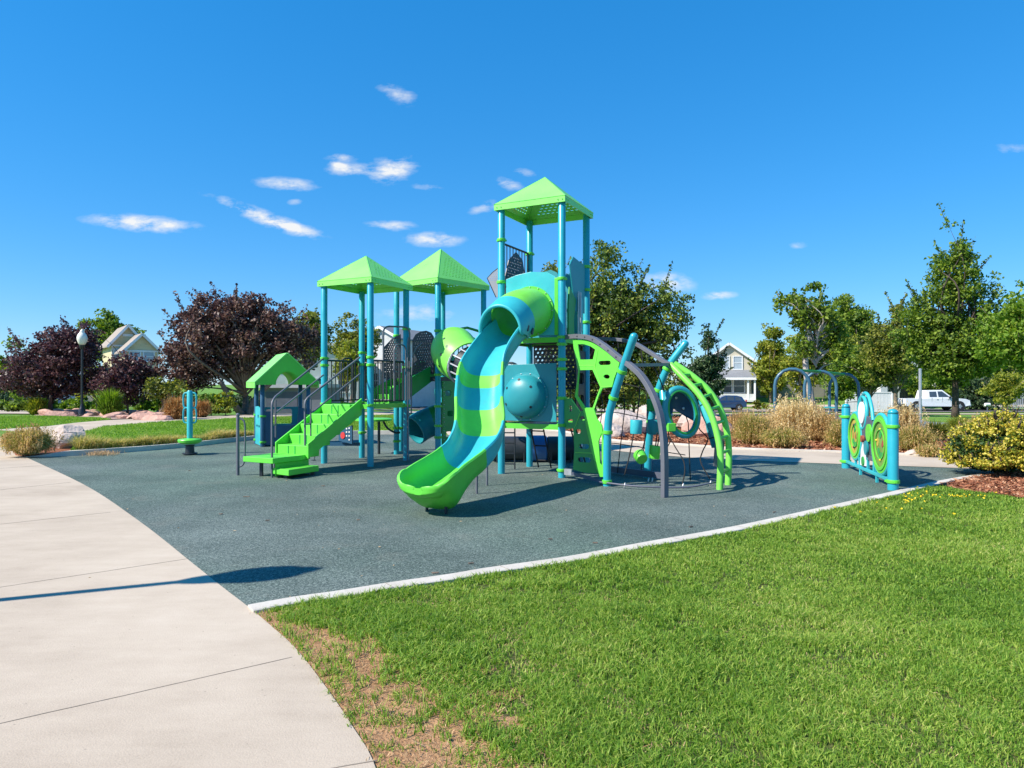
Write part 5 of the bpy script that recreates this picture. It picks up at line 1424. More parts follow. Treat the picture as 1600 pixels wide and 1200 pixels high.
# --- stair tower
P1 = Vector((-3.79, 13.78, 0)); P2 = P1 + U * 1.17; P3 = P1 + V * 1.17; P6 = P2 + V * 1.17
post_part(P1.x, P1.y, 3.60, [2.12, 1.98, 1.20])
post_part(P2.x, P2.y, 3.60, [2.12, 1.97, 1.19])
post_part(P3.x, P3.y, 3.60, [2.28, 2.02, 1.20, .55])
post_part(P6.x, P6.y, 3.60, [2.75, 1.95, 1.15])
tower_roof([P1, P2, P6, P3], 3.56, 4.23, .10, plain=(0,))
deck([P1, P2, P6, P3], 1.20)
# --- middle tower, turned
Q1 = Vector((-2.63, 15.55, 0)); Q2 = Vector((-1.60, 14.75, 0)); Q3 = Vector((-.66, 15.87, 0)); Q4 = Q1 + Q3 - Q2
for q, cl in ((Q1, [2.7, 1.75, .60, .30]), (Q2, [2.75, 1.80, 1.12, .70, .45]), (Q3, [2.75, 1.75, .6]), (Q4, [2.7, 1.75, .6])):
    post_part(q.x, q.y, 3.84, cl)
tower_roof([Q1, Q2, Q3, Q4], 3.78, 4.70, .10, plain=(0,))
deck([Q1, Q2, Q3, Q4], 1.75, BLACKM)
post_part(-2.66, 16.35, 1.15, [.55, 1.1])
# --- main tower
A_ = Vector((-.19, 12.20, 0)); B_ = A_ + U * 1.17; C_ = A_ + V * 1.17; D_ = B_ + V * 1.17
post_part(A_.x, A_.y, 4.76, [4.17, 3.42, 2.40, .92])
post_part(B_.x, B_.y, 4.76, [3.40, 2.40, 2.28, 2.02, 1.86, 1.36, .90, .13])
post_part(C_.x, C_.y, 4.76, [4.12, 3.4, 2.4, .92])
post_part(D_.x, D_.y, 4.76, [3.78, 3.35, 2.75, 2.4, .92])
tower_roof([A_, B_, D_, C_], 4.69, 5.37, .10, plain=(0,))
deck([A_, B_, D_, C_], 2.40)
deck([A_, B_, D_, C_], .90)

# slide wall panel, with the round opening of the slide
m = MB(); top = [(1.06, 3.44), (.9, 3.53), (.58, 3.56), (.3, 3.52), (.10, 3.46)]
m.plate([(.10, 2.44), (1.06, 2.44)] + top, [ell(.585, 2.86, .41, .41, 36)], .03, A_, U, ZV)
m.build('slide_wall', TEALS, PS, bevel=.006)
m = MB(); m.plate([(0.02, 2.44), (.09, 2.44), (.09, 3.42), (.02, 3.42)], [], .05, B_ - U * .15, U, ZV); m.build('edge_strip', LIMEM, PS, bevel=.006)
# lower wall with the round dome; slide's shade put into darker teal
m = MB()
m.plate([(.02, .95), (1.07, .95), (1.07, 1.96), (.14, 1.94), (.02, 1.80)], [ell(.50, 1.38, .37, .37, 32)], .03, A_ - V * .0, U, ZV)
lw = m.build('crawl_wall', TEALD, PS, bevel=.006)
m = MB(); dc = A_ + U * .50 + ZV * 1.38
m.lathe([(.425, -.0), (.425, .03), (.39, .035), (.385, .10), (.37, .165), (.33, .225), (.26, .275), (.16, .31), (.05, .325), (.004, .326)], dc, 40, axis=-V)
m.build('dome', TEALD, lw, smooth=True, auto=True)
m = MB()
for (a, rr, dd) in ((150, .30, .25), (205, .31, .242), (320, .27, .268), (40, .27, .268), (270, .34, .21), (95, .30, .25)):
    c = dc + U * math.cos(R(a)) * rr + ZV * math.sin(R(a)) * rr
    m.lathe([(.024, -.02), (.024, .004), (.018, .004)], c - V * dd, 12, axis=(-V * .75 + (U * math.cos(R(a)) + ZV * math.sin(R(a))) * .6))
m.build('dome_holes', BLACKM, lw)
m = MB()
for k in range(14):
    a = 2 * math.pi * k / 14
    m.lathe([(.010, 0), (.010, .012), (.003, .016)], dc + (U * math.cos(a) + ZV * math.sin(a)) * .405 - V * .03, 8, axis=-V)
m.build('bolts', STEEL, lw)

# perforated climbing guards
def perforated(name, O, X, Yd, outer, mat, pitch=.07, r=.018, th=.014, inner=None, parent=PS, margin=.05):
    xs_ = [p[0] for p in outer]; ys_ = [p[1] for p in outer]
    c0 = ((min(xs_) + max(xs_)) / 2, (min(ys_) + max(ys_)) / 2)
    sc = [(c0[0] + (p[0] - c0[0]) * (1 - 2 * margin / (max(xs_) - min(xs_))), c0[1] + (p[1] - c0[1]) * (1 - 2 * margin / (max(ys_) - min(ys_)))) for p in outer]
    hol = []; j = 0; y = min(ys_) + margin
    while y < max(ys_) - margin * .5:
        x = min(xs_) + margin + (pitch / 2 if j % 2 else 0)
        while x < max(xs_) - margin * .5:
            if inside(np.array([x]), np.array([y]), sc)[0] and (inner is None or inner(x, y)): hol.append(ell(x, y, r, r * .75, 6, .5))
            x += pitch
        y += pitch * .8; j += 1
    m = MB(); m.plate(outer, hol, th, O, X, Yd)
    return m.build(name, mat, parent)
def rail_panel(a, b, z0, z1, n=9, mat=BLACKM, r=.012, parent=PS, name='railing', hoop=False):
    a = Vector(a); b = Vector(b); d = (b - a).normalized(); L = (b - a).length
    p = a + d * .09; q = b - d * .09
    m = MB(); m.tube([p + ZV * z0, q + ZV * z0], .016, 8); m.tube([p + ZV * z1, q + ZV * z1], .020, 8)
    m.tube([p + ZV * z0, p + ZV * z1], .016, 8); m.tube([q + ZV * z0, q + ZV * z1], .016, 8)
    for k in range(1, n): 
        c = p.lerp(q, k / n); m.tube([c + ZV * z0, c + ZV * z1], r, 6)
    return m.build(name, mat, parent, smooth=True, auto=True)
def hoop(a, b, z0, z1, mat=GREYM, r=.017, off=Vector((0, 0, 0)), parent=PS, rad=.12):
    a = Vector(a) + off; b = Vector(b) + off; d = (b - a).normalized()
    pts = [a + ZV * z0, a + ZV * (z1 - rad)] + [a + d * rad * (1 - math.cos(t)) + ZV * (z1 - rad + rad * math.sin(t)) for t in (R(30), R(60), R(90))] + [b - d * rad * (1 - math.sin(t)) + ZV * (z1 - rad + rad * math.cos(t)) for t in (R(0), R(30), R(60))] + [b + ZV * (z1 - rad), b + ZV * z0]
    return MB().tube(pts, r, 8).build('handle_loop', mat, parent, smooth=True, auto=True)
AC = (C_ - A_).normalized()
perforated('perforated_panel', A_, AC, ZV, [(.16, 3.1), (1.0, 3.1), (1.02, 3.5), (.85, 3.95), (.58, 4.06), (.28, 3.86), (.14, 3.55)], BLACKM, .066, .020, inner=lambda x, y: not (.22 < (x + (y - 3.1) * -.9 + .1) < .34))
rail_panel(A_, C_, 3.05, 4.12, 8, BLACKM, .009)
gpo = [(.17, -.02), (.34, .0), (.34, .62), (.10, .44), (.005, .34)]
GO = W(761, 463, 12.75); GXd = Vector((1, -.12, 0)).normalized()
gp_ = perforated('perforated_panel', GO, GXd, ZV, gpo, GREYP, .040, .010, inner=lambda x, y: y > .28, margin=.03)
m = MB(); m.tube([GO + GXd * x + ZV * y for x, y in (gpo[0], gpo[4], gpo[3], gpo[2])], .010, 6); m.build('panel_frame', BLACKM, gp_)
# back and right walls of the upper deck
m = MB(); m.plate([(.08, 2.44), (1.09, 2.44), (1.09, 3.72), (.7, 3.66), (.45, 3.78), (.08, 3.70)], [rrect(.30, 3.50, .03, .08, .02), rrect(.42, 3.50, .03, .08, .02), rrect(.54, 3.50, .03, .08, .02)], .025, C_, U, ZV); m.build('wall_panel', TEALD, PS, bevel=.005)
m = MB(); m.plate([(.55, 2.9), (1.06, 2.9), (1.06, 3.78), (.5, 3.86), (.34, 3.70), (.5, 3.2)], [], .025, B_, V, ZV); m.build('wall_panel', TEALD, PS, bevel=.005)
m = MB(); m.plate([(.25, 2.46), (.52, 2.46), (.50, 2.75), (.60, 3.1), (.30, 3.3), (.25, 3.0)], [], .03, B_ + V * .0 + U * .01, V, ZV); m.build('wall_panel', DKGREEN, PS, bevel=.005)
m = MB(); m.plate(rrect(.78, 2.85, .09, .32, .08), [], .03, B_ + U * .03, V, ZV); m.build('wall_panel', TEALS, PS, bevel=.005)
m = MB()
for t in (.62, .72): m.tube([B_ + V * t + U * .06 + ZV * 2.35, B_ + V * t + U * .06 + ZV * 3.25], .016, 8)
for t in (.12, .18): m.tube([B_ + V * t + ZV * 2.42, B_ + V * t + ZV * 3.2], .012, 8)
m.build('vertical_grips', STEEL, PS, smooth=True, auto=True)
# between the two decks of the main tower
rail_panel(C_, D_, .98, 1.95, 9, BLACKM)
rail_panel(A_, C_, .98, 1.85, 9, GREYM, .010)
perforated('perforated_panel', C_ - V * .03, U, ZV, [(.10, 1.5), (1.07, 1.5), (1.07, 2.34), (.10, 2.34)], BLACKM, .09, .026)
m = MB(); m.plate([(.10, .95), (.62, .95), (.62, 2.2), (.10, 2.2)], [rrect(.36, 1.3, .12, .1, .05), rrect(.36, 1.7, .12, .1, .05)], .025, D_ - V * .64 + U * 0, V, ZV); m.build('wall_panel', BLACKM, PS, bevel=.004)

# --- wavy slide
sc0 = A_ + U * .585
tube_path = [sc0 + ZV * 2.86 + V * .02, sc0 - V * .25 + ZV * 2.83, sc0 - V * .52 + ZV * 2.76, sc0 - V * .74 + ZV * 2.665]
def ringtube(path, ro, ri, name, mat, parent, n=36):
    """open ended tube with thickness"""
    m = MB(); prof = []
    path = [Vector(p) for p in path]
    vs = []; K = len(path)
    for i, p in enumerate(path):
        t = (path[min(i + 1, K - 1)] - path[max(0, i - 1)]).normalized()
        s = t.cross(ZV).normalized(); nn = s.cross(t)
        for r in (ro[i] if isinstance(ro, list) else ro, ri[i] if isinstance(ri, list) else ri):
            for k in range(n):
                a = 2 * math.pi * k / n
                vs.append(p + s * math.cos(a) * r + nn * math.sin(a) * r)
    fs = []
    for i in range(K - 1):
        b0 = i * 2 * n; b1 = (i + 1) * 2 * n
        for k in range(n):
            k2 = (k + 1) % n
            fs.append((b0 + k, b1 + k, b1 + k2, b0 + k2)); fs.append((b0 + n + k, b0 + n + k2, b1 + n + k2, b1 + n + k))
    for b0, fl in ((0, 0), ((K - 1) * 2 * n, 1)):
        for k in range(n):
            k2 = (k + 1) % n
            q = (b0 + k, b0 + k2, b0 + n + k2, b0 + n + k)
            fs.append(tuple(reversed(q)) if fl else q)
    m.add(vs, fs)
    return m.build(name, mat, parent, smooth=True, auto=True)
rim = catmull([tube_path[3] - ZV * .0, W(783, 514, 11.0), W(755, 558, 10.48), W(748.5, 608, 10.06), W(749.5, 655, 9.66), W(739, 684, 9.32), W(721, 703, 9.04), W(703, 716, 8.80), W(686, 727, 8.58), W(673, 737, 8.40)], 12)
def chan_profile(w, d, lip, skirt, flare=0.0):
    """closed profile (s, n): inner surface, rolled rims, outer surface"""
    inner = []
    for k in range(17):
        a = math.pi * k / 16
        ca, sa = math.cos(a), math.sin(a)
        inner.append((-w * (abs(ca) ** .62) * (1 if ca > 0 else -1), -d * (sa ** .62) if sa > 0 else 0.0))
    R1 = [(w + lip * .35, lip * .55), (w + lip * .9, lip * .55), (w + lip * 1.35, 0.0), (w + lip * 1.1, -lip * .75)]
    outer = []
    for k in range(1, 16):
        a = math.pi * k / 16
        ca, sa = math.cos(a), math.sin(a)
        outer.append(((w + .028) * (abs(ca) ** .55) * (1 if ca > 0 else -1), -(d + skirt) * (sa ** .5)))
    L1 = [(-x, y) for (x, y) in reversed(R1)]
    return inner + R1 + outer + L1
PN = len(chan_profile(.3, .3, .03, .03))
n_r = len(rim)
def frame_at(i):
    t = (rim[min(i + 1, n_r - 1)] - rim[max(0, i - 1)]).normalized()
    s = t.cross(ZV).normalized(); nn = s.cross(t).normalized()
    return t, s, nn
secs = []
for i in range(n_r):
    t, s, nn = frame_at(i)
    f = i / (n_r - 1)
    w = .30 + .03 * f; d = .30
    skirt = .035 + .165 * float(sm((f - .72) / .28))
    # sides are vertical near the exit
    secs.append([rim[i] + s * x + nn * y for x, y in chan_profile(w, d, .036, skirt)])
# rounded scoop at the exit
t, s, nn = frame_at(n_r - 1)
tf = Vector((t.x, t.y, 0)).normalized(); s = tf.cross(ZV).normalized(); last = rim[-1]
for k, (ad, wf, rise, dd) in enumerate(((.05, 1.02, -.004, .30), (.11, 1.02, -.018, .29), (.165, .985, -.045, .255), (.21, .92, -.08, .205), (.245, .82, -.112, .155), (.27, .68, -.136, .108), (.286, .50, -.150, .065), (.294, .30, -.156, .030), (.298, .12, -.158, .004))):
    c = last + tf * ad + ZV * rise
    secs.append([c + s * x + ZV * y for x, y in chan_profile(.33 * wf, dd, .038 if k < 8 else .02, .085 + .36 * ((.30 - ad) / .30) ** 1.35 - dd)])
bounds = [0, 26, 41, 50, 60, 69, len(secs) - 1]
# colour seams follow the moulded sections
seam_y = [566, 588, 622, 659, 701]
idxs = []
for yv in seam_y:
    best = min(range(n_r), key=lambda i: abs((600 + (EYE - rim[i].z) * FPX / rim[i].y) - yv)); idxs.append(best)
bounds = [0] + idxs + [len(secs) - 1]
cols = [TEALS, LIMEY, TEALS, LIMEY, TEALS, LIME]
slide = None
for q in range(len(bounds) - 1):
    i0, i1 = bounds[q], bounds[q + 1]
    m = MB(); vs = []
    for i in range(i0, i1 + 1): vs += secs[i]
    K = i1 - i0 + 1; fs = []
    for i in range(K - 1):
        for k in range(PN):
            k2 = (k + 1) % PN
            fs.append((i * PN + k, (i + 1) * PN + k, (i + 1) * PN + k2, i * PN + k2))
    m.add(vs, fs)
    ne = 17  # end caps between inner and outer skins
    def cap(base, flip):
        ii = list(range(0, 17)); oo = list(range(21, 36))
        for k in range(14):
            a, b = base + 16 - 1 - k, base + 16 - 2 - k
            c_, d_ = base + 21 + k, base + 22 + k if k < 14 else base + 35
            quad = (a, b, d_, c_)
            m.f.append(list(reversed(quad)) if flip else list(quad)); m.mi.append(0)
    cap(0, False); cap((K - 1) * PN, True)
    o = m.build('slide' if slide is None else 'slide_section', cols[q], PS if slide is None else slide, smooth=True, auto=True)
    if slide is None: slide = o
slide['label'] = 'wavy lime and turquoise banded slide with a hooded top'
# lime entry tube and turquoise hood over the channel
ringtube(catmull([sc0 + ZV * 2.88 + V * .45] + tube_path, 5), .405, .365, 'entry_tube', LIMEY, slide)
ringtube([sc0 + ZV * 2.86 - V * .015, sc0 + ZV * 2.86 - V * .045], .445, .37, 'tube_flange', LIMEM, slide)
m = MB()
for k in range(16):
    a = 2 * math.pi * k / 16
    m.lathe([(.011, 0), (.011, .012), (.003, .017)], sc0 + ZV * 2.86 + (U * math.cos(a) + ZV * math.sin(a)) * .425 - V * .045, 8, axis=-V)
m.build('bolts', STEEL, slide)
hp = catmull([tube_path[3] + Vector((0, 0, 0)), tube_path[3] - V * .14 - ZV * .075, tube_path[3] - V * .26 - ZV * .15], 5)
m = MB(); vs = []; na = 28; K = len(hp)
for i, p in enumerate(hp):
    f = i / (K - 1)
    t = (hp[min(i + 1, K - 1)] - hp[max(0, i - 1)]).normalized(); s = t.cross(ZV).normalized(); nn = s.cross(t)
    for r in (.415, .375):
        for k in range(na + 1):
            a = R(-62) + R(304) * k / na if f < .12 else R(-38) + R(256) * k / na
            a = (R(-62) * (1 - f) + R(-8) * f) + (R(304) * (1 - f) + R(196) * f) * k / na
            # front edge sweeps forward at the sides
            fw = .16 * f * (1 - abs(math.sin(a)))
            vs.append(p + s * math.cos(a) * r * (1 - .06 * f) + nn * math.sin(a) * r + t * fw)
fs = []; W2 = 2 * (na + 1)
for i in range(K - 1):
    for k in range(na):
        a = i * W2 + k; b = (i + 1) * W2 + k
        fs.append((a, b, b + 1, a + 1)); a += na + 1; b += na + 1; fs.append((a, a + 1, b + 1, b))
for base, fl in ((0, 0), ((K - 1) * W2, 1)):
    for k in range(na):
        q = (base + k, base + k + 1, base + na + 1 + k + 1, base + na + 1 + k); fs.append(tuple(reversed(q)) if fl else q)
for i in range(K - 1):
    a = i * W2; b = (i + 1) * W2; fs.append((a, a + na + 1, b + na + 1, b)); a += na; b += na; fs.append((a, b, b + na + 1, a + na + 1))
m.add(vs, fs)
hood = m.build('hood', TEALS, slide, smooth=True, auto=True)
fr = [(vs[(K - 1) * W2 + k] + vs[(K - 1) * W2 + na + 1 + k]) / 2 for k in range(na + 1)]
MB().tube(fr, .030, 10).build('hood_rim', TEALS, hood, smooth=True, auto=True)
for dz_ in (-.05, .09):
    m = MB()
    p_ = hp[3] + (V.cross(ZV)) * 0 + U * .392 + ZV * (-.15 + dz_ * .3) - V * dz_ * 1.2
    m.plate(rrect(0, 0, .028, .06, .026), [], .02, p_, V, (ZV + V * .35)); m.build('hand_slot', BLACKM, hood)
# slide supports
sup = G(745, 771.5); MB().tube([sup - ZV * .05, sup + ZV * .62], .018, 10).build('support_leg', GREYM, slide, smooth=True, auto=True); sup2 = G(761, 758.5); MB().tube([sup2 - ZV * .05, sup2 + ZV * .95], .018, 10).build('support_leg', GREYM, slide, smooth=True, auto=True)
for px, py in ((667, 797), (697, 803)):
    g_ = G(px, py); MB().tube([g_ - ZV * .03, g_ + ZV * .22], [.016, .030], 10).build('foot', BLACKM, slide, smooth=True, auto=True)

# --- lime crawl tube from the middle tower, with a black barred section
bub = catmull([(-1.00, 15.35, 2.32), (-1.18, 14.8, 2.36), (-1.22, 14.38, 2.30), (-1.10, 14.08, 2.16), (-.93, 13.86, 2.02)], 6)
rr = [.36 + .13 * float(sm(i / 11)) - .03 * float(sm((i - 16) / 8)) for i in range(len(bub))]
ct = ringtube(bub, rr, [r - .03 for r in rr], 'crawl_tube', LIMEY, PS, 40)
ct['label'] = 'bulging lime green crawl tube with a black barred section'
m = MB()
for (px, py) in ((694, 529), (698, 541), (689, 554), (673, 538), (686, 572)):
    d = (W(px, py, 10) - cam.location).normalized()
    # a port hole on the near side of the bulge
    best = None
    for i, p in enumerate(bub):
        oc = cam.location - p; b_ = oc.dot(d); c_ = oc.length_squared - (rr[i] * .995) ** 2; disc = b_ * b_ - c_
        if disc > 0:
            t_ = -b_ - math.sqrt(disc)
            if best is None or t_ < best[0]: best = (t_, p)
    if best:
        hit = cam.location + d * best[0]; nn = (hit - best[1]).normalized()
        m.lathe([(.030, -.02), (.030, .005), (.022, .006)], hit, 14, axis=nn)
m.build('port_hole', BLACKM, ct)
cage0 = bub[-1]; cage1 = Vector((-.12, 12.95, 1.62)); dirc = (cage1 - cage0).normalized(); cs_ = dirc.cross(ZV).normalized(); cn = cs_.cross(dirc)
m = MB()
for k in range(15):
    a = 2 * math.pi * k / 15
    o_ = (cs_ * math.cos(a) + cn * math.sin(a)) * .42
    m.bar(cage0 + o_, cage1 + o_ * .9, .024, .018, up=(cs_ * math.cos(a) + cn * math.sin(a)))
for t in (0, .33, .66, 1.0):
    c = cage0.lerp(cage1, t)
    m.tube([c + (cs_ * math.cos(2 * math.pi * k / 30) + cn * math.sin(2 * math.pi * k / 30)) * (.44 - .04 * t) for k in range(30)], .024, 6, closed=True)
m.build('barred_section', GREYP, ct)  # pale grey puts the light along the black bars into their colour
MB().tube([cage0 + dirc * .05, cage1], [.37, .33], 24, cap=False).build('dark_inside', BLACKM, ct, smooth=True)  # black tube added to stand for the dark inside between the bars
# --- spiral slide low behind the towers
sp = catmull([(-1.7, 16.9, 1.55), (-1.05, 16.5, 1.2), (-1.3, 15.75, .95), (-1.95, 15.55, .70), (-2.20, 15.35, .55)], 8)
seg = len(sp) // 3
o1 = ringtube(sp[:seg + 1], .34, .31, 'tube_slide', TEALD, PS, 24); ringtube(sp[seg:2 * seg + 1], .34, .31, 'tube_section', DKGREEN, o1, 24); ringtube(sp[2 * seg:], .34, .31, 'tube_section', TEALD, o1, 24)
o1['label'] = 'shaded green and teal tube slide low behind the middle tower'
# --- dark green climbing wall and guards of the middle tower
n23 = (Q3 - Q2).normalized()
m = MB(); m.plate([(.12, .12), (.52, .12), (.58, .9), (.50, 1.72), (.12, 1.72)], [rrect(.32, .5, .09, .06, .04), rrect(.36, .95, .09, .06, .04), rrect(.30, 1.4, .09, .06, .04)], .03, Q2, n23, ZV); o1 = m.build('climbing_wall', DKGREEN, PS, bevel=.005)
m = MB()
for k in range(16): m.lathe([(.011, 0), (.011, .012), (.004, .016)], Q2 + n23 * .16 + ZV * (.2 + k * .095) + n23.cross(ZV) * .015, 8, axis=n23.cross(ZV))
m.build('bolts', STEEL, o1)
n12 = (Q2 - Q1).normalized()
arch = [(.52, 1.82), (1.18, 1.82), (1.18, 2.62), (1.10, 2.72), (.95, 2.77), (.78, 2.76), (.62, 2.70), (.52, 2.58)]
perforated('perforated_panel', Q1 + n12 * 0, n12, ZV, arch, BLACKM, .07, .018, inner=lambda x, y: not (.20 < abs((x - .85) + 1j * (y - 2.25)) < .27))
perforated('perforated_panel', W(598, 600, 15.1) * 1, (W(634, 600, 14.75) - W(598, 600, 15.1)), ZV, [(.02, .12), (.52, .12), (.52, 1.08), (.25, .98), (.02, .80)], BLACKM, .062, .017)
rail_panel(Q3, Q4, 1.8, 2.65, 8); rail_panel(Q2, Q3, 1.8, 2.1, 8)
m = MB(); m.tube([W(700, 517, 16.3), W(730, 512, 15.9), W(757, 520, 15.8)], .03, 8); m.build('top_rail', DKGREEN, PS, smooth=True)
# loops and guards of the stair tower
rail_panel(P1, P3, 1.26, 2.08, 8); rail_panel(P2, P6, 1.26, 2.06, 7)
rail_panel(P3, P6, 1.26, 2.06, 7)
hoop(P1 + V * .55, P1 + V * .92, 1.3, 2.14, BLACKM, .018, -U * .03)
d26 = V
hoop(W(599, 600, 13.9) - ZV * 1.6, W(640, 600, 14.2) - ZV * 1.6, 1.28, 2.78, GREYM, .018)
hoop(W(616, 600, 13.7) - ZV * 1.6, W(634, 600, 14.0) - ZV * 1.6, 1.26, 2.4, GREYM, .016)
# tall looped grab rail in front of the middle tower
m = MB(); m.tube([W(637, 720, 14.15)] + [W(637, y, 14.15) for y in (650, 540)] + [W(638.5, 527, 14.15)], .017, 8)
m.tube([W(635, 648, 14.1), W(639, 649.5, 14.1), W(642.5, 645, 14.1), W(643, 590, 14.1), W(645, 555, 14.1), W(651, 543, 14.1), W(660, 536, 14.1)], .014, 8)
m.build('grab_rail', GREYM, PS, smooth=True, auto=True)

# --- flight of steps between stair tower and middle tower
s0 = Vector((-2.72, 14.62, 1.20)); s1 = Vector((-2.12, 15.12, 1.75)); sdir = Vector((s1.x - s0.x, s1.y - s0.y, 0)); sl_ = sdir.length; sdir.normalize(); sside = sdir.cross(ZV)
m = MB()
for k in range(3):
    z = 1.20 + .183 * k; a = s0 + sdir * sl_ * k / 3
    c = Vector((a.x, a.y, 0)) + sdir * sl_ / 6
    m.box(c + ZV * (z + .09), (sl_ / 3, .74, .18), M=Matrix((sdir, -sside, ZV)).transposed())
st2 = m.build('upper_steps', LIME, PS, bevel=.01)
for sgn in (-1, 1):
    m = MB(); m.plate([(-.12, 1.12), (.06, 1.10), (sl_ + .15, 1.66), (sl_ + .55, 2.12), (sl_ + .38, 2.12), (-.12, 1.48)], [], .03, Vector((s0.x, s0.y, 0)) + sside * sgn * .39, sdir, ZV); m.build('stringer', DKGREEN, st2, bevel=.005)

# --- main stairs up to the stair tower
tl = P1 + U * .17; tr_ = P1 + U * .92
dn = -V
nst = 5; run = 1.42; zt0 = 1.20; zb0 = .50
m = MB()
def stair_pt(a, k, z): return tl + U * a + dn * k + ZV * z
rise_ = (zt0 - zb0) / 4
for k in range(5):
    z = zt0 - rise_ * k; k0 = run * k / 5 - .02; k1 = run * (k + 1) / 5
    if k == 0: k0 = 0.0
    q = [stair_pt(.02, k0, z), stair_pt(.73, k0, z), stair_pt(.73, k1, z), stair_pt(.02, k1, z)]
    lo = [v - ZV * (rise_ + .03) for v in q]
    m.add(q + lo, [(0, 3, 2, 1), (4, 5, 6, 7), (0, 1, 5, 4), (1, 2, 6, 5), (2, 3, 7, 6), (3, 0, 4, 7)])
stairs = m.build('staircase', LIME, PS, bevel=.008, label='wide lime green staircase with grey handrails')
m = MB()
for k in range(5):
    z = zt0 - rise_ * (k + .55)
    k1 = run * (k + 1) / 5
    for a in (.28, .44):
        m.box(stair_pt(a, k1 + .003, z), (.020, .006, rise_ * .96), M=Matrix((U, V, ZV)).transposed())
m.build('riser_groove', DKGREEN, stairs)
for a in (-.012, .762):
    m = MB()
    m.plate([(-.02, zt0 - .20), (run + .02, zb0 - .22), (run + .02, zb0 + .04), (-.02, zt0 + .12)], [], .03, tl + U * a, dn, ZV)
    m.build('stringer', LIME, stairs, bevel=.006)
# transfer platform and low pad
def slab(name, pts, z, th, mat, parent):
    m = MB(); n = len(pts); vs = [Vector((p[0], p[1], z)) for p in pts] + [Vector((p[0], p[1], z - th)) for p in pts]
    ar = sum(pts[i][0] * pts[(i + 1) % n][1] - pts[(i + 1) % n][0] * pts[i][1] for i in range(n))
    fs = [tuple(range(n)), tuple(reversed([n + i for i in range(n)]))] + [(i, n + i, n + (i + 1) % n, (i + 1) % n) for i in range(n)]
    if ar < 0: fs = [tuple(reversed(f)) for f in fs]
    m.add(vs, fs); return m.build(name, mat, parent, bevel=.008)
pf_ = [(-4.66, 11.82), (-4.03, 11.50), (-3.70, 12.06), (-3.62, 12.25), (-4.30, 12.5)]
tp = slab('transfer_platform', pf_, .345, .09, LIME, stairs)
slab('platform_skirt', [(-4.02, 11.58), (-3.72, 12.12), (-3.64, 12.24), (-4.2, 12.46), (-4.25, 12.3)], .25, .22, LIME, tp)
slab('lower_step', [(-4.09, 11.66), (-3.73, 11.40), (-3.40, 12.02), (-3.68, 12.16)], .165, .10, LIME, stairs)
m = MB(); m.box((-3.84, 11.60, .05), (.06, .06, .12)).box((-3.50, 11.98, .05), (.06, .06, .12)).box((-4.35, 11.85, .13), (.05, .05, .26)).box((-4.25, 12.3, .13), (.05, .05, .26)); m.build('step_foot', BLACKM, stairs)
def handrail(base, ztop, end, low_end, zlow):
    base = Vector((base[0], base[1], 0)); end = Vector(end)
    d = Vector((end.x - base.x, end.y - base.y, 0)).normalized()
    up = [base - ZV * .03, base + ZV * (ztop - .14)] + [base + d * x + ZV * z for x, z in ((.015, ztop - .07), (.06, ztop - .02), (.13, ztop + .025))] + [end]
    m = MB(); m.tube(up, .019, 10)
    b2 = base + d * .13
    m.tube([b2 + ZV * (zlow - .42), b2 + ZV * (ztop - .04)], .015, 8)
    m.tube([b2 + ZV * zlow, b2 + d * .06 + ZV * (zlow + .02), Vector(low_end)], .016, 8)
    m.tube([b2 + ZV * (zlow - .2), base + ZV * (zlow - .2)], .014, 8)
    m.build('handrail', GREYM, stairs, smooth=True, auto=True)
handrail((-4.10, 11.66), 1.36, P1 + U * .03 - V * .08 + ZV * 2.10, P1 + U * .04 - V * .07 + ZV * 1.78, 1.10)
handrail((-3.70, 12.20), 1.37, P1 + U * .95 - V * .05 + ZV * 2.12, P1 + U * .96 - V * .05 + ZV * 1.80, 1.08)
m = MB(); rodp = G(490, 719.5); m.tube([rodp, rodp + Vector((.06, .1, .32))], .012, 8); m.lathe([(.05, 0), (.05, .012)], rodp, 10); m.build('brace_rod', BLACKM, stairs)
# play panel and round table below the stair tower
m = MB(); gpO = W(531, 690, 14.3); gX = (W(556, 690, 14.1) - gpO)
m.plate([(-.02, .02), (.34, -.05), (.34, .34), (-.02, .22)], [], .03, gpO, gX, ZV); gpn = m.build('game_panel', NAVY, PS)
m = MB(); gx_ = gX.normalized(); gn = gx_.cross(ZV)
for k, (x, z, w_, h_) in enumerate(((.20, .20, .022, .03), (.27, .20, .022, .03), (.20, .12, .022, .03), (.27, .12, .022, .03), (.20, .27, .022, .03), (.27, .28, .022, .03), (.27, .04, .022, .03))):
    m.plate(rrect(x, z, w_ / 2 + .006, h_ / 2, .004, 1), [], .006, gpO + gn * .02, gX, ZV)
m.build('game_tile', WHITEP, gpn)
MB().plate(ell(.10, .13, .06, .07, 14), [], .012, gpO + gn * .022, gX, ZV).build('game_disc', RED, gpn)
m = MB(); m.bar(W(512, 694, 14.4), W(562, 694, 14.3), .04, .07); m.build('cross_beam', NAVY, PS)

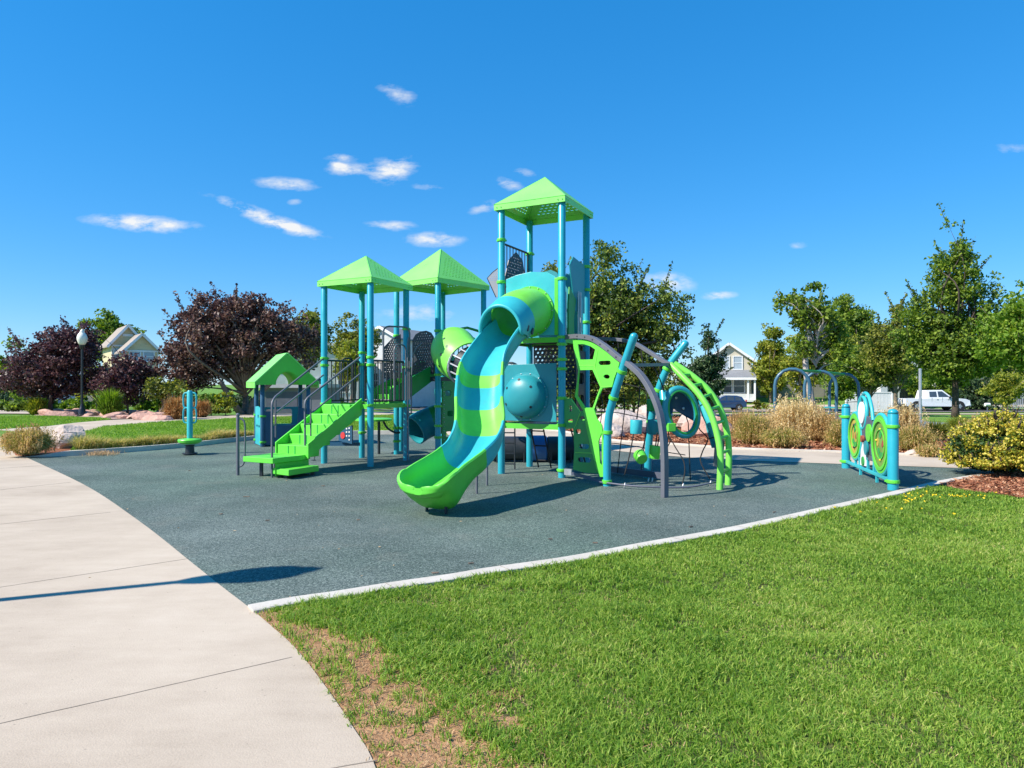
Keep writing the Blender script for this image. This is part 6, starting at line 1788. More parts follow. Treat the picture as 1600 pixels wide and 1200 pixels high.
# --- arch climber right of the main tower
L0 = Vector((.92, 11.66, 0)); L1 = Vector((2.15, 9.64, 0)); Ld = (L1 - L0); Ll = Ld.length; Ld.normalize(); Ln = Ld.cross(ZV)
def onplane(px, py, O=L0, D=Ld):
    """point of the vertical plane through O along D seen at that pixel"""
    k = (px - 800) / FPX
    t = (k * O.y - O.x) / (D.x - k * D.y)
    p = O + D * t
    return t, EYE + (600 - py) * p.y / FPX
def P3d(px, py, O=L0, D=Ld):
    t, z = onplane(px, py, O, D); q = O + D * t; return Vector((q.x, q.y, z))
def band(pts, h, w, name, mat, parent, O=L0):
    """flat beam following a curve: height h, thickness w"""
    m = MB(); vs = []; n = len(pts)
    for i, p in enumerate(pts):
        t = (pts[min(i + 1, n - 1)] - pts[max(0, i - 1)]).normalized(); nn = Ln; b = nn.cross(t).normalized()
        for (x, y) in ((-1, -1), (1, -1), (1, 1), (-1, 1)): vs.append(p + nn * x * w / 2 + b * y * h / 2)
    fs = [(0, 1, 2, 3), tuple((n - 1) * 4 + k for k in (3, 2, 1, 0))]
    for i in range(n - 1):
        for k in range(4): fs.append((i * 4 + k, (i + 1) * 4 + k, (i + 1) * 4 + (k + 1) % 4, i * 4 + (k + 1) % 4))
    m.add(vs, fs); return m.build(name, mat, parent, bevel=.004)
arc_px = [(884, 527), (905, 525.5), (925, 529), (945, 541), (966, 558), (985, 571), (1003, 588), (1019, 614), (1030, 643), (1036, 676), (1038.5, 720), (1038.5, 777)]
arc = catmull([P3d(*p) for p in arc_px], 5); arc[-1].z = -.02
climber = band(arc, .075, .085, 'arch_climber', GREYM, PS)
climber['label'] = 'grey arch with green cut out panels, bent posts, rope net and curved ladder'
m = MB()
for i in range(2, 26, 3): m.lathe([(.012, 0), (.012, .008), (.004, .01)], arc[i] + Ln * .0425, 8, axis=Ln); m.lathe([(.012, 0), (.012, .008), (.004, .01)], arc[i] - Ln * .0425, 8, axis=-Ln)
m.build('bolts', BLACKM, climber)
def cutpanel(name, outer_px, holes_px, mat, parent, O=L0, D=Ld, off=0.0, th=.02):
    Nn = D.cross(ZV)
    out = [onplane(*p, O, D) for p in outer_px]
    hol = [[onplane(*p, O, D) for p in h] for h in holes_px]
    m = MB(); m.plate(out, hol, th, Vector((O.x, O.y, 0)) + Nn * off, D, ZV)
    return m.build(name, mat, parent, bevel=.003)
def pxslot(cx, cy, hw, hh, rot=0.0):
    c, s = math.cos(rot), math.sin(rot)
    return [(cx + x * c - y * s, cy + x * s + y * c) for x, y in rrect(0, 0, hw, hh, hh * .95, 3)]
cutpanel('climbing_panel', [(895.5, 531), (912, 530.5), (926, 534), (944, 545), (959, 556), (969, 566), (966, 576), (960, 592), (957, 605), (942, 606.5), (935, 622), (929, 638), (931, 644), (913, 644), (911, 640), (898.5, 619), (902, 598), (904, 580), (900, 560), (897, 545)],
         [[(903.5, 538), (912, 537.5), (923, 541), (930.5, 546), (927, 561.5), (907, 562)], [(905.5, 578.5), (926.5, 578), (930, 586), (938.5, 605), (932, 622), (926.5, 637), (915, 637), (902.5, 618)], pxslot(945.5, 567, 9.5, 3.3, -.03), pxslot(948.5, 588.5, 4.8, 3.2, .05)],
         LIME, climber, off=.0)
# ridges on the panel
m = MB()
for a, b in (((930, 576), (935, 547)), ((904, 571), (929, 571)), ((929, 571), (941, 604)), ((940, 604), (956, 604)), ((940, 606), (929, 640))):
    m.bar(P3d(*a) + Ln * .012, P3d(*b) + Ln * .012, .010, .012)
m.build('panel_rib', LIMEY, climber)
# lower panels: one from the post, one meeting it at an angle
E0 = Vector((.90, 11.62, 0)); E1 = Vector((1.36, 10.72, 0)); Ed = (E1 - E0).normalized()
F0 = E0.copy(); Fd = (Vector((1.30, 11.15, 0)) - F0).normalized()
cutpanel('climbing_panel', [(880.5, 624), (893, 622), (905, 642), (916, 643), (921, 668), (928, 700), (937, 740), (916, 739), (896, 734), (898, 700), (896, 669), (881, 668)],
         [pxslot(892, 638.5, 2.2, 5), pxslot(891.5, 658, 4.3, 3), pxslot(911, 653.5, 4.6, 3.4, .05), pxslot(904, 674, 4.4, 3.6), pxslot(913, 697.5, 8, 3.8, .05), pxslot(913.5, 718.5, 10.5, 4.0, .05)], DKGREEN, climber, O=F0, D=Fd)
cutpanel('climbing_panel', [(914, 638), (930, 638), (936, 655), (943, 664), (946, 690), (947, 745), (940, 745), (935, 733), (926, 700), (919, 668)],
         [[(938, 690), (943, 676), (943.5, 728), (940.5, 724)]], LIME, climber, O=L0, D=Ld, off=.03)
m = MB()
Fr = lambda x, y: P3d(x, y, F0, Fd) + Fd.cross(ZV) * .012
for a, b in (((893, 623), (908, 644)), ((908, 644), (899, 668)), ((900, 707), (927, 708))): m.bar(Fr(*a), Fr(*b), .009, .010)
m.build('panel_rib', LIMEY, climber)
m = MB(); gq = P3d(893, 735, F0, Fd); m.box(P3d(888, 737, F0, Fd) + Vector((0, -.03, 0)), (.14, .05, .10), rz=-.6); m.build('bracket', STEEL, climber)
# bent turquoise posts
def bent(pts, name='bent_post', r=.062, clamps=()):
    c = catmull(pts, 6)
    rs = [r] * len(c); c2 = list(c); 
    c2.append(c[-1] + (c[-1] - c[-2]).normalized() * .03); rs.append(r * .86); c2.append(c2[-1] + (c[-1] - c[-2]).normalized() * .022); rs.append(r * .45)
    o = MB().tube(c2, rs, 18).build(name, POST, climber, smooth=True, auto=True)
    for i in clamps:
        t = (c[i + 1] - c[i]).normalized()
        MB().lathe([(r + .002, -.028), (r + .016, -.026), (r + .018, 0), (r + .016, .026), (r + .002, .028)], c[i], 20, axis=t).build('clamp', LIMEM, o, smooth=True, auto=True)
    return o
bp = [P3d(948.5, 762), P3d(949, 700), P3d(951, 655), P3d(957, 628), P3d(972, 580), P3d(990.5, 526)]
bp[0].z = -.04
bent(bp, clamps=(1, 9, 19, 24))
bent([(2.30, 11.62, -.03), (2.34, 11.6, .75), (2.42, 11.55, 1.3), (2.60, 11.45, 1.85), (2.88, 11.35, 2.27)], clamps=(8, 14, 18))
# rear arch, cross bar and curved ladder
J1 = P3d(985, 570.5); J2 = Vector((2.62, 11.2, 1.92))
ra = catmull([D_ + ZV * 2.42, W(945, 529.5, 12.5), W(985, 534, 12.1), W(1015, 550, 11.7), W(1038, 565, 11.4), J2], 6)
band(ra, .06, .07, 'arch_climber_rear', GREYM, climber).name = 'rear_arch'
m = MB(); m.bar(J1, J2, .05, .05); m.build('cross_bar', GREYM, climber)
rail1 = catmull([J2 + Vector((-.03, -.05, 0)), W(1068, 590, 10.95), W(1093, 617, 10.75), W(1110, 645, 10.6), W(1121, 680, 10.5), W(1126, 715, 10.42), W(1124.5, 765, 10.36)], 6)
rail2 = catmull([J2 + Vector((.06, .08, .02)), W(1084, 589, 11.15), W(1108, 611, 11.05), W(1126, 640, 10.98), W(1136, 675, 10.92), W(1139, 710, 10.88), W(1137.5, 758, 10.84)], 6)
rail1[-1].z = rail2[-1].z = -.02
lad = MB().tube(rail1, .050, 12).build('curved_ladder', LIMEY, climber, smooth=True, auto=True)
MB().tube(rail2, .050, 12).build('ladder_rail', LIMEY, lad, smooth=True, auto=True)
for i in range(5, len(rail1) - 3, 4):
    MB().tube([rail1[i], rail2[i]], .027, 8).build('rung', LIMEM, lad, smooth=True, auto=True)
# oval climbing pods
def pod(c, rx, rz_, tilt, yaw, name='climbing_pod', thin=False):
    Mx = Matrix.Rotation(yaw, 3, 'Z') @ Matrix.Rotation(tilt, 3, 'Y')
    c = Vector(c)
    def q(x, y, z): return c + Mx @ Vector((x, y, z))
    n = 40
    ring = [q(rx * math.cos(2 * math.pi * k / n), 0, rz_ * math.sin(2 * math.pi * k / n)) for k in range(n)]
    o = MB().tube(ring, .055, 10, closed=True).build(name, TEALD, climber, smooth=True, auto=True)
    MB().tube([q(rx * .90 * math.cos(2 * math.pi * k / n), -.035, rz_ * .92 * math.sin(2 * math.pi * k / n)) for k in range(n)], .022, 8, closed=True).build('pod_lip', DKGREEN, o, smooth=True, auto=True)
    # bowl filling the upper part behind the ring
    m = MB(); vs = []; rows, cols_ = 9, 25
    for i in range(rows):
        f = i / (rows - 1)
        for j in range(cols_):
            a = R(-38) + R(256) * j / (cols_ - 1)
            vs.append(q(rx * .97 * (1 - f * .98) * math.cos(a), .05 + .20 * math.sin(f * math.pi / 2), rz_ * .97 * ((1 - f) * math.sin(a) + f * .12)))
    fs = [(i * cols_ + j, i * cols_ + j + 1, (i + 1) * cols_ + j + 1, (i + 1) * cols_ + j) for i in range(rows - 1) for j in range(cols_ - 1)]
    m.add(vs, fs); b = m.build('pod_bowl', NAVY, o, smooth=True)
    so = b.modifiers.new('thickness', 'SOLIDIFY'); so.thickness = .02
    m = MB()
    for (x, z) in ((-.12, .16), (.05, .22), (.12, .02), (-.1, -.02)): m.lathe([(.022, 0), (.02, .02), (.004, .025)], q(x, .16, z), 10, axis=(0, -1, 0))
    m.build('grip_knob', STEEL, o)
    m = MB()
    m.box(q(-rx * .98, -.02, -rz_ * .45), (.13, .09, .13), rz=yaw)
    m.build('clamp', LIMEM, o, bevel=.01)
    return o
pod(W(1065, 644, 10.75), .255, .375, R(-17), R(12))
MB().tube(catmull([W(1036, 612, 11.0), W(1040, 650, 10.8), W(1047, 672, 10.75)], 5), .06, 12).build('pod_arm', POST, climber, smooth=True, auto=True)
MB().box(W(1033, 632, 10.9), (.18, .12, .16), rz=.3).build('clamp_block', DKGREEN, climber, bevel=.02); MB().box(W(1021, 633, 11.3), (.2, .12, .2), rz=.3).build('clamp_block', DKGREEN, climber, bevel=.02)
# the pod seen edge-on behind the ladder
e = catmull([W(1092, 610, 11.3), W(1101, 640, 11.2), W(1112, 665, 11.1), W(1119, 690, 11.0)], 6)
MB().tube(e, [.02 + .06 * math.sin(math.pi * (i + 1) / (len(e) + 1)) for i in range(len(e))], 12).build('side_pod', TEALS, climber, smooth=True, auto=True)
m = MB(); pq = [W(1092, 609, 11.35), W(1100, 640, 11.7), W(1113, 668, 11.5), W(1120, 700, 11.1), W(1112, 700, 11.1), W(1104, 672, 11.2)]
m.add(pq, [(0, 1, 2, 3, 4, 5)]); o_ = m.build('side_pod_shell', TEALD, climber); so = o_.modifiers.new('thickness', 'SOLIDIFY'); so.thickness = .03
MB().plate([(0, 0), (.14, -.05), (.2, .5), (.05, .62)], [], .03, W(1115, 728, 10.9), Vector((1, .2, 0)), ZV).build('grey_fin', GREYM, climber)
# rear dark post of the net
post_rear = W(1015, 722, 12.3)
MB().tube([(post_rear.x, post_rear.y, -.02), (post_rear.x, post_rear.y, 1.28)], .055, 14).build('net_post', NAVY, climber, smooth=True, auto=True)
# ropes
def rope(pts, r=.010, parent=None):
    return MB().tube(catmull(pts, 5), r, 6).build('rope', ROPE, parent or climber, smooth=True)
rope([W(1001, 568, 10.6), W(999, 620, 10.6), W(995, 655, 10.6)]); rope([W(990, 678, 10.55), W(984, 710, 10.5), W(976, 742, 10.45)])
rope([W(1010, 676, 10.8), W(1006, 695, 10.75), W(1003, 703, 10.7)]); rope([W(1027, 676, 10.9), W(1024, 700, 10.85)]); rope([W(1031, 676, 10.9), W(1027, 700, 10.85)])
rope([W(1045, 680, 10.7), W(1056, 700, 10.6), W(1068, 720, 10.5), W(1070, 738, 10.45), W(1066, 757, 10.4)])
rope([W(1045, 682, 10.7), W(1047, 690, 10.7), W(1043, 698, 10.7)])
rope([W(1093, 671, 11.1), W(1106, 686, 11.0), W(1098, 705, 10.9), W(1095, 722, 10.8), W(1109, 748, 10.7)])
rope([W(1106, 686, 11.0), W(1120, 682, 10.9)]); rope([W(1093, 670, 11.0), W(1086, 660, 10.9)])
rope([W(1021, 572, 10.8), W(1030, 590, 10.8), W(1038, 612, 10.9)]); rope([W(1055, 590, 11.0), W(1075, 605, 11.05), W(1090, 610, 11.1)])
for (px, py, Y) in ((975, 744, 10.45), (1066, 758, 10.4), (1109, 750, 10.7), (1012, 735, 11.0), (1018, 738, 11.0)):
    g_ = W(px, py, Y); MB().tube([(g_.x, g_.y, -.01), (g_.x + .02, g_.y, .09)], .012, 8).build('rope_anchor', STEEL, climber, smooth=True)
# steel ground rail between the feet
MB().tube(catmull([(1.36, 10.75, .06), (1.9, 10.35, .05), (2.6, 10.25, .05), (3.1, 10.42, .10)], 6), .014, 8).build('ground_rail', DARKP, climber, smooth=True)
MB().bar(D_ + Vector((.3, -.4, .08)), (2.5, 11.3, .08), .06, .10).bar(B_ + U * .1 + ZV * .1, (1.42, 10.8, .06), .03, .05).build('base_beam', DARKP, climber)
def bucket(c, r, h, mat, tiltx=0.0, tilty=0.0):
    ax = Vector((math.sin(tilty), math.sin(tiltx), math.cos(tiltx)))
    return MB().lathe([(r * .88, -h / 2), (r * .93, -h / 2 + .01), (r, h / 2 - .01), (r * .96, h / 2), (r * .8, h / 2 - .004), (r * .8, h / 2 - .03)], c, 24, axis=ax).build('step_bucket', mat, climber, smooth=True, auto=True)
bucket(W(994, 667, 10.6), .095, .215, TEALS, 0, .04)
bucket(W(1023, 706.5, 10.8), .09, .205, LIMEM, 0, .12)
bucket(W(1001, 714, 10.6), .098, .14, LIMEM, R(60), -.2)
bucket(W(1024, 667, 11.3), .13, .24, TEALD, 0, 0)
# rope net web of the climber, mostly in shade
import itertools
net = MB()
na_ = [Vector((1.5 + .35 * i, 12.3 - .30 * i, 0)) for i in range(5)]
for i in range(5):
    top_ = ra[min(len(ra) - 1, 3 + i * 6)]
    net.tube([na_[i] + Vector((0, 0, .03)), (na_[i] + top_) / 2 + Vector((.12, -.1, 0)), top_], .009, 5)
    if i:
        for z in (.5, 1.0, 1.5):
            f = z / 2.2
            t0 = ra[min(len(ra) - 1, 3 + (i - 1) * 6)]; t1 = ra[min(len(ra) - 1, 3 + i * 6)]
            net.tube([na_[i - 1].lerp(t0, f) + ZV * .0, na_[i].lerp(t1, f) + ZV * .0], .008, 5)
net.build('rope_net', ROPE, climber)

# --- things under the main tower
def ladder(a, b, w, n, dirv, mat, parent, name='rope_ladder', r=.014):
    m = MB(); a = Vector(a); b = Vector(b)
    for s in (-.5, .5): m.tube([a + dirv * w * s, b + dirv * w * s], r, 8)
    for k in range(n): c = a.lerp(b, (k + .5) / n); m.tube([c - dirv * w / 2, c + dirv * w / 2], r * .9, 6)
    return m.build(name, mat, parent, smooth=True, auto=True)
ladder(W(796, 733, 12.75), W(796, 668, 12.75) + Vector((0, 0, 0)), .20, 4, Vector((1, 0, 0)), BLACKM, PS, 'ladder')
ladder((.62, 12.9, .02), (.45, 12.75, .86), .26, 3, U, ROPE, PS)
ladder((1.32, 12.3, .02), (1.08, 12.2, .86), .24, 4, V, ROPE, PS)

# ------------------------------------------------------------------ separate equipment
# crawl barrel on the ground behind the main tower
br = thing('crawl_barrel', (.35, 14.1, 0), 'dark crawl barrel with a blue middle lying on the rubber under the main tower', 'play barrel')
def cylh(x0, x1, r, mat, name, parent, yy=14.1, zc=.27):
    return MB().lathe([(r * .9, 0), (r, .03), (r, (x1 - x0) - .03), (r * .9, x1 - x0)], (x0, yy, zc), 28, axis=(1, 0, 0)).build(name, mat, parent, smooth=True, auto=True)
cylh(-.42, .30, .25, BLACKM, 'end_section', br); cylh(.30, .72, .27, BLUEP, 'blue_drum', br); cylh(.72, 1.30, .25, BLACKM, 'end_section', br)
MB().lathe([(.19, 0), (.19, .012)], (-.43, 14.1, .27), 24, axis=(-1, 0, 0)).build('opening', GREYM, br)
for x in (-.30, .25, .80, 1.2): MB().tube([(x, 13.9, .0), (x, 13.86, .2), (x, 14.34, .2), (x, 14.3, 0)], .02, 8).build('stand', BLACKM, br)
# round table
tb = thing('round_table', (W(590, 655, 15.6).x, 15.6, 0), 'round lime topped table on one grey leg under the stair tower', 'table')
tx = W(592, 655, 15.6).x
MB().lathe([(.38, -.02), (.42, -.01), (.42, .02), (.40, .035), (.0, .036)], (tx - .12, 15.6, .78), 30).build('table_top', LIMEM, tb, smooth=True, auto=True)
MB().tube([(tx, 15.6, -.02), (tx, 15.6, .77)], .032, 12).build('leg', BLACKM, tb, smooth=True, auto=True)
MB().tube(catmull([(tx + .10, 15.6, .75), (tx + .2, 15.55, .6), (tx + .38, 15.5, .50), (tx + .5, 15.5, .50)], 5), .025, 8).build('seat_arm', BLACKM, tb, smooth=True)
# lone grab bar at the transfer platform
g_ = G(371.5, 742.5)
gb = thing('grab_bar', tuple(g_), 'grey grab bar with a side loop, standing alone left of the stairs', 'handrail')
ht = EYE + (600 - 650) * g_.y / FPX
MB().lathe([(.028, -.02), (.028, ht), (.034, ht + .005), (.034, ht + .03), (.015, ht + .05)], g_, 14).build('post', GREYM, gb, smooth=True, auto=True)
s_ = g_.y / FPX
MB().tube(catmull([g_ + ZV * (ht - .04), g_ + Vector((7 * s_, 0, ht - .06)), g_ + Vector((11 * s_, 0, ht - .16)), g_ + Vector((11.3 * s_, 0, ht - .55)), g_ + Vector((9.5 * s_, 0, .22)), g_ + Vector((3 * s_, 0, .15)), g_ + ZV * .14], 5), .016, 8).build('side_loop', GREYM, gb, smooth=True, auto=True)
# stand-up spinner
g_ = G(296.5, 710.5); s_ = g_.y / FPX
sp_ = thing('standing_spinner', tuple(g_), 'turquoise standing spinner with two hand loops and a lime foot disc', 'spinner')
MB().lathe([(.10, -.02), (.10, .05), (.09, .20), (.12, .22)], g_, 20).lathe([(.16, .02), (.16, .045)], g_, 20).build('base', BLACKM, sp_, smooth=True, auto=True)
MB().lathe([(.06, .24), (.18, .25), (.245, .29), (.255, .335), (.24, .355), (.12, .37), (.05, .375)], g_, 32).build('foot_disc', LIME, sp_, smooth=True, auto=True)
MB().tube([g_ + ZV * .36, g_ + ZV * 1.42, g_ + ZV * 1.455], [.062, .062, .040], 18).build('pole', TEALS, sp_, smooth=True, auto=True)
for sgn in (-1, 1):
    for (z0, z1) in ((1.06, 1.40), (.72, 1.06)):
        x = sgn * .145
        MB().tube(catmull([g_ + Vector((sgn * .03, 0, z1)), g_ + Vector((x * .8, 0, z1 - .01)), g_ + Vector((x, 0, z1 - .08)), g_ + Vector((x, 0, z0 + .08)), g_ + Vector((x * .8, 0, z0 + .01)), g_ + Vector((sgn * .03, 0, z0))], 4), .019, 8).build('hand_loop', TEALS, sp_, smooth=True, auto=True)

# playhouse with a lime gabled roof
wv = Vector((.87, .49, 0)); dv = Vector((-.49, .87, 0)); FL = Vector((-6.36, 17.4, 0)); FR = FL + wv * 1.15; BL = FL + dv * .95; BR = FR + dv * .95
ph = thing('playhouse', tuple((FL + BR) / 2), 'small playhouse with a lime gabled roof, left of the stairs', 'playhouse')
for p_, cl in ((FL, [.78, .12]), (FR, [.78, .12]), (BL, [.78, .12]), (BR, [.78])): post_part(p_.x, p_.y, 1.62, cl, NAVY, .055, ph)
m = MB(); hw = 1.15 / 2 + .19; ez = 1.60; az = 2.36; mid = FL + wv * .575
def gabl(off): 
    O = mid + dv * off
    arcp = [(.30 * math.cos(t), ez - .02 + .34 * math.sin(t)) for t in [math.pi * k / 14 for k in range(15)]]
    out = [(-hw, ez - .02), (-.30, ez - .02)] + arcp[::-1][1:-1] + [(.30, ez - .02), (hw, ez - .02), (hw, ez + .06), (.06, az), (-.06, az), (-hw, ez + .06)]
    return O, out
for off in (-.20, 1.12):
    O, out = gabl(off); mm = MB(); mm.plate(out, [], .06, O, wv, ZV)
    o_ = mm.build('roof' if off < 0 else 'gable_end', LIME, ph if off < 0 else roof_ph, bevel=.01)
    if off < 0: roof_ph = o_
mm = MB()
for sg in (-1, 1):
    a = mid + dv * -.24 + wv * sg * (hw + .02) + ZV * (ez + .03); b = mid + dv * -.24 + ZV * (az + .02)
    a2 = a + dv * 1.42; b2 = b + dv * 1.42
    nrm = (b - a).cross(a2 - a).normalized() * (.028 if sg > 0 else -.028)
    if nrm.z < 0: nrm = -nrm
    q = [a, b, b2, a2]; q2 = [v + nrm for v in q]
    fs = [(0, 1, 2, 3), (7, 6, 5, 4), (0, 4, 5, 1), (1, 5, 6, 2), (2, 6, 7, 3), (3, 7, 4, 0)]
    mm.add(q + q2, fs if sg < 0 else [tuple(reversed(f)) for f in fs])
    mm.box(a + dv * .71 - ZV * .06, (.03, 1.42, .14), M=Matrix((wv, dv, ZV)).transposed())
mm.build('roof_slope', ROOFL, roof_ph)  # paler lime than the gable ends, sunlight put into the slope colour
# inner vault seen through the arch
mm = MB(); vs = []; na2 = 14
for off in (-.2, 1.12):
    for k in range(na2 + 1):
        t = math.pi * k / na2; p_ = mid + dv * off + wv * .305 * math.cos(t) + ZV * (ez - .02 + .345 * math.sin(t)); vs.append(p_)
mm.add(vs, [(k, k + 1, na2 + 2 + k, na2 + 1 + k) for k in range(na2)]); o_ = mm.build('roof_vault', LIME, roof_ph, smooth=True); so = o_.modifiers.new('thickness', 'SOLIDIFY'); so.thickness = .02; so.offset = 1
mm = MB(); mm.plate([(.06, .02), (.90, .02), (.90, 1.0), (.55, 1.02), (.06, .96)], [rrect(.30, .50, .10, .035, .03), rrect(.62, .50, .10, .035, .03), rrect(.45, .75, .08, .05, .04)], .03, FL - wv * .02, dv, ZV); mm.build('side_panel', TEALS, ph, bevel=.005)
mm = MB(); mm.plate([(.06, .04), (1.09, .04), (1.09, .96), (.90, .98), (.86, .55), (.26, .52), (.20, .9), (.06, .9)], [], .03, FL, wv, ZV); mm.build('front_panel', NAVY, ph, bevel=.005)
mm = MB(); mm.plate([(.06, .04), (1.09, .04), (1.09, .98), (.06, .98)], [rrect(.58, .72, .34, .20, .05)], .03, BL, wv, ZV); mm.build('back_panel', TEALD, ph, bevel=.005)
MB().box(FL + wv * 1.30 - dv * .12 + ZV * .60, (.34, .30, .03), M=Matrix((wv, dv, ZV)).transposed()).build('counter', GREYP, ph, bevel=.006)
mm = MB(); mm.box(FL + wv * 1.3 - dv * .1 + ZV * .28, (.06, .06, .58)); mm.build('counter_leg', NAVY, ph)
MB().lathe([(.03, 0), (.16, .01), (.17, .03), (.0, .035)], FL + wv * .45 + dv * .4 + ZV * .36, 18).build('stool', LIMEM, ph)

# activity panel with discs on the right
N0 = G(1395.5, 765.5); F0_ = Vector((6.36, 13.0, 0)); ap = thing('activity_panel', tuple((N0 + F0_) / 2), 'turquoise freestanding play panel with lime rimmed discs, near the right end of the rubber', 'play panel')
Ad = (F0_ - N0); Al = Ad.length; Ad.normalize(); An = Ad.cross(ZV)  # faces to the right; the left face is -An
if An.x > 0: An = -An
post_part(N0.x, N0.y, 1.165, [.96, .13], POST, .077, ap); post_part(F0_.x, F0_.y, 1.165, [.98, .13], POST, .077, ap)
for p_ in (N0, F0_): MB().lathe([(.077, 1.15), (.070, 1.19), (.045, 1.215), (.01, 1.225)], p_, 20).build('post_cap', POST, ap, smooth=True)
def disc(t, z, r, ring_m, inner_m, name, k=0):
    c = N0 + Ad * t + ZV * z
    o = MB().tube([c + (Ad * math.cos(2 * math.pi * i / 44) + ZV * math.sin(2 * math.pi * i / 44)) * r for i in range(44)], .030, 10, closed=True).build(name, ring_m, ap, smooth=True, auto=True)
    mm = MB()
    for rr0, rr1, off in ((r * .97, r * .86, .02), (r * .87, r * .76, .035)):
        nseg = 44
        outer = ell(t, z, rr0, rr0, nseg); inn = ell(t, z, rr1, rr1, nseg)
        mm.plate(outer, [inn], .02, Vector((N0.x, N0.y, 0)) + An * off, Ad, ZV)
    mm.build('rim', inner_m, o)
    return o, c
o_, c_ = disc(.56, .64, .475, TEALS, LIMEM, 'maze_disc')
def ringplate(cx, cz, r0, r1, mat, name, parent, off, th=.012, n=36):
    mm = MB(); mm.plate(ell(cx, cz, r0, r0, n), [ell(cx, cz, r1, r1, n)] if r1 > 0 else [], th, Vector((N0.x, N0.y, 0)) + An * off, Ad, ZV)
    return mm.build(name, mat, parent)
KNOBR = paint('brick_red_plastic', (.30, .07, .04), .5, .2, 5.0)
OLIVED = paint('dark_olive_recess', (.05, .09, .02), .5, .25, 5.0)
OLIVEP = paint('olive_maze_board', (.16, .26, .05), .5, .25, 5.0)
OCHRE = paint('ochre_maze_board', (.45, .34, .06), .5, .25, 5.0)
ringplate(.56, .64, .37, 0, OLIVEP, 'maze_board', o_, .012)
for (r0, r1) in ((.24, .225),): ringplate(.56, .64, r0, r1, LIMEM, 'maze_track', o_, .028)
for (a, rr_) in ((100, .25), (260, .25), (20, .16)): 
    mm = MB(); mm.lathe([(.018, 0), (.012, .02), (.004, .022)], N0 + Ad * (.56 + rr_ * math.cos(R(a))) + ZV * (.64 + rr_ * math.sin(R(a))) + An * .03, 12, axis=An); mm.build('maze_bead', YELLOW, o_)
o_, c_ = disc(2.06, .66, .42, TEALS, LIMEM, 'maze_disc')
ringplate(2.06, .66, .33, 0, OCHRE, 'maze_board', o_, .012)
for (r0, r1) in ((.20, .185),): ringplate(2.06, .66, r0, r1, LIMEM, 'maze_track', o_, .028)
for (a, rr_) in ((95, .2), (265, .2)):
    mm = MB(); mm.lathe([(.026, 0), (.02, .02), (.004, .025)], N0 + Ad * (2.06 + rr_ * math.cos(R(a))) + ZV * (.66 + rr_ * math.sin(R(a))) + An * .03, 12, axis=An); mm.build('maze_bead', BLACKM, o_)
for (t0, z0, rb) in ((.56, .64, .30), (2.06, .66, .26)):
    for a_, rr_, w_, h_ in ((100, .62, .06, .10), (250, .60, .05, .12), (10, .45, .05, .07), (170, .5, .045, .09), (305, .45, .05, .06)):
        mm = MB(); mm.plate(ell(t0 + rb * rr_ * math.cos(R(a_)), z0 + rb * rr_ * math.sin(R(a_)), w_, h_, 12, R(a_ / 3)), [], .006, Vector((N0.x, N0.y, 0)) + An * .022, Ad, ZV)
        mm.build('maze_recess', (DKGREEN, OCHRE, KNOBR, OLIVED, OCHRE)[(a_ // 10) % 5], ap)
# centre plate, gears and white disc under a turquoise arch
mm = MB(); mm.plate([(1.0, .32), (1.62, .30), (1.66, .98), (1.35, 1.06), (.98, .98)], [], .03, Vector((N0.x, N0.y, 0)), Ad, ZV); cp = mm.build('centre_plate', DARKP, ap, bevel=.005)
m_ = MB(); m_.plate(ell(1.13, .78, .14, .15, 30), [], .03, Vector((N0.x, N0.y, 0)) + An * .035, Ad, ZV); m_.build('gear', LIMEM, cp)
m_ = MB(); m_.plate(ell(1.25, .52, .10, .12, 24), [], .03, Vector((N0.x, N0.y, 0)) + An * .045, Ad, ZV); m_.build('gear', TEALD, cp)
m_ = MB(); m_.plate(ell(1.42, .66, .06, .06, 14), [], .04, Vector((N0.x, N0.y, 0)) + An * .06, Ad, ZV); m_.build('knob', KNOBR, cp)
archp = catmull([N0 + Ad * t + ZV * z for t, z in ((1.00, 1.0), (1.10, 1.22), (1.28, 1.40), (1.50, 1.44), (1.68, 1.34), (1.80, 1.15), (1.86, .95))], 6)
ar_ = MB().tube(archp, .030, 10).build('arch_frame', TEALS, ap, smooth=True, auto=True)
mm = MB(); mm.tube([N0 + Ad * (1.62 + .26 * math.cos(2 * math.pi * i / 40)) + ZV * (1.10 + .28 * math.sin(2 * math.pi * i / 40)) - An * 0 for i in range(40)], .032, 10, closed=True); mm.build('disc_ring', TEALS, ar_, smooth=True, auto=True)
ringplate(1.62, 1.10, .19, 0, WHITEP, 'white_disc', ar_, .02, .02)
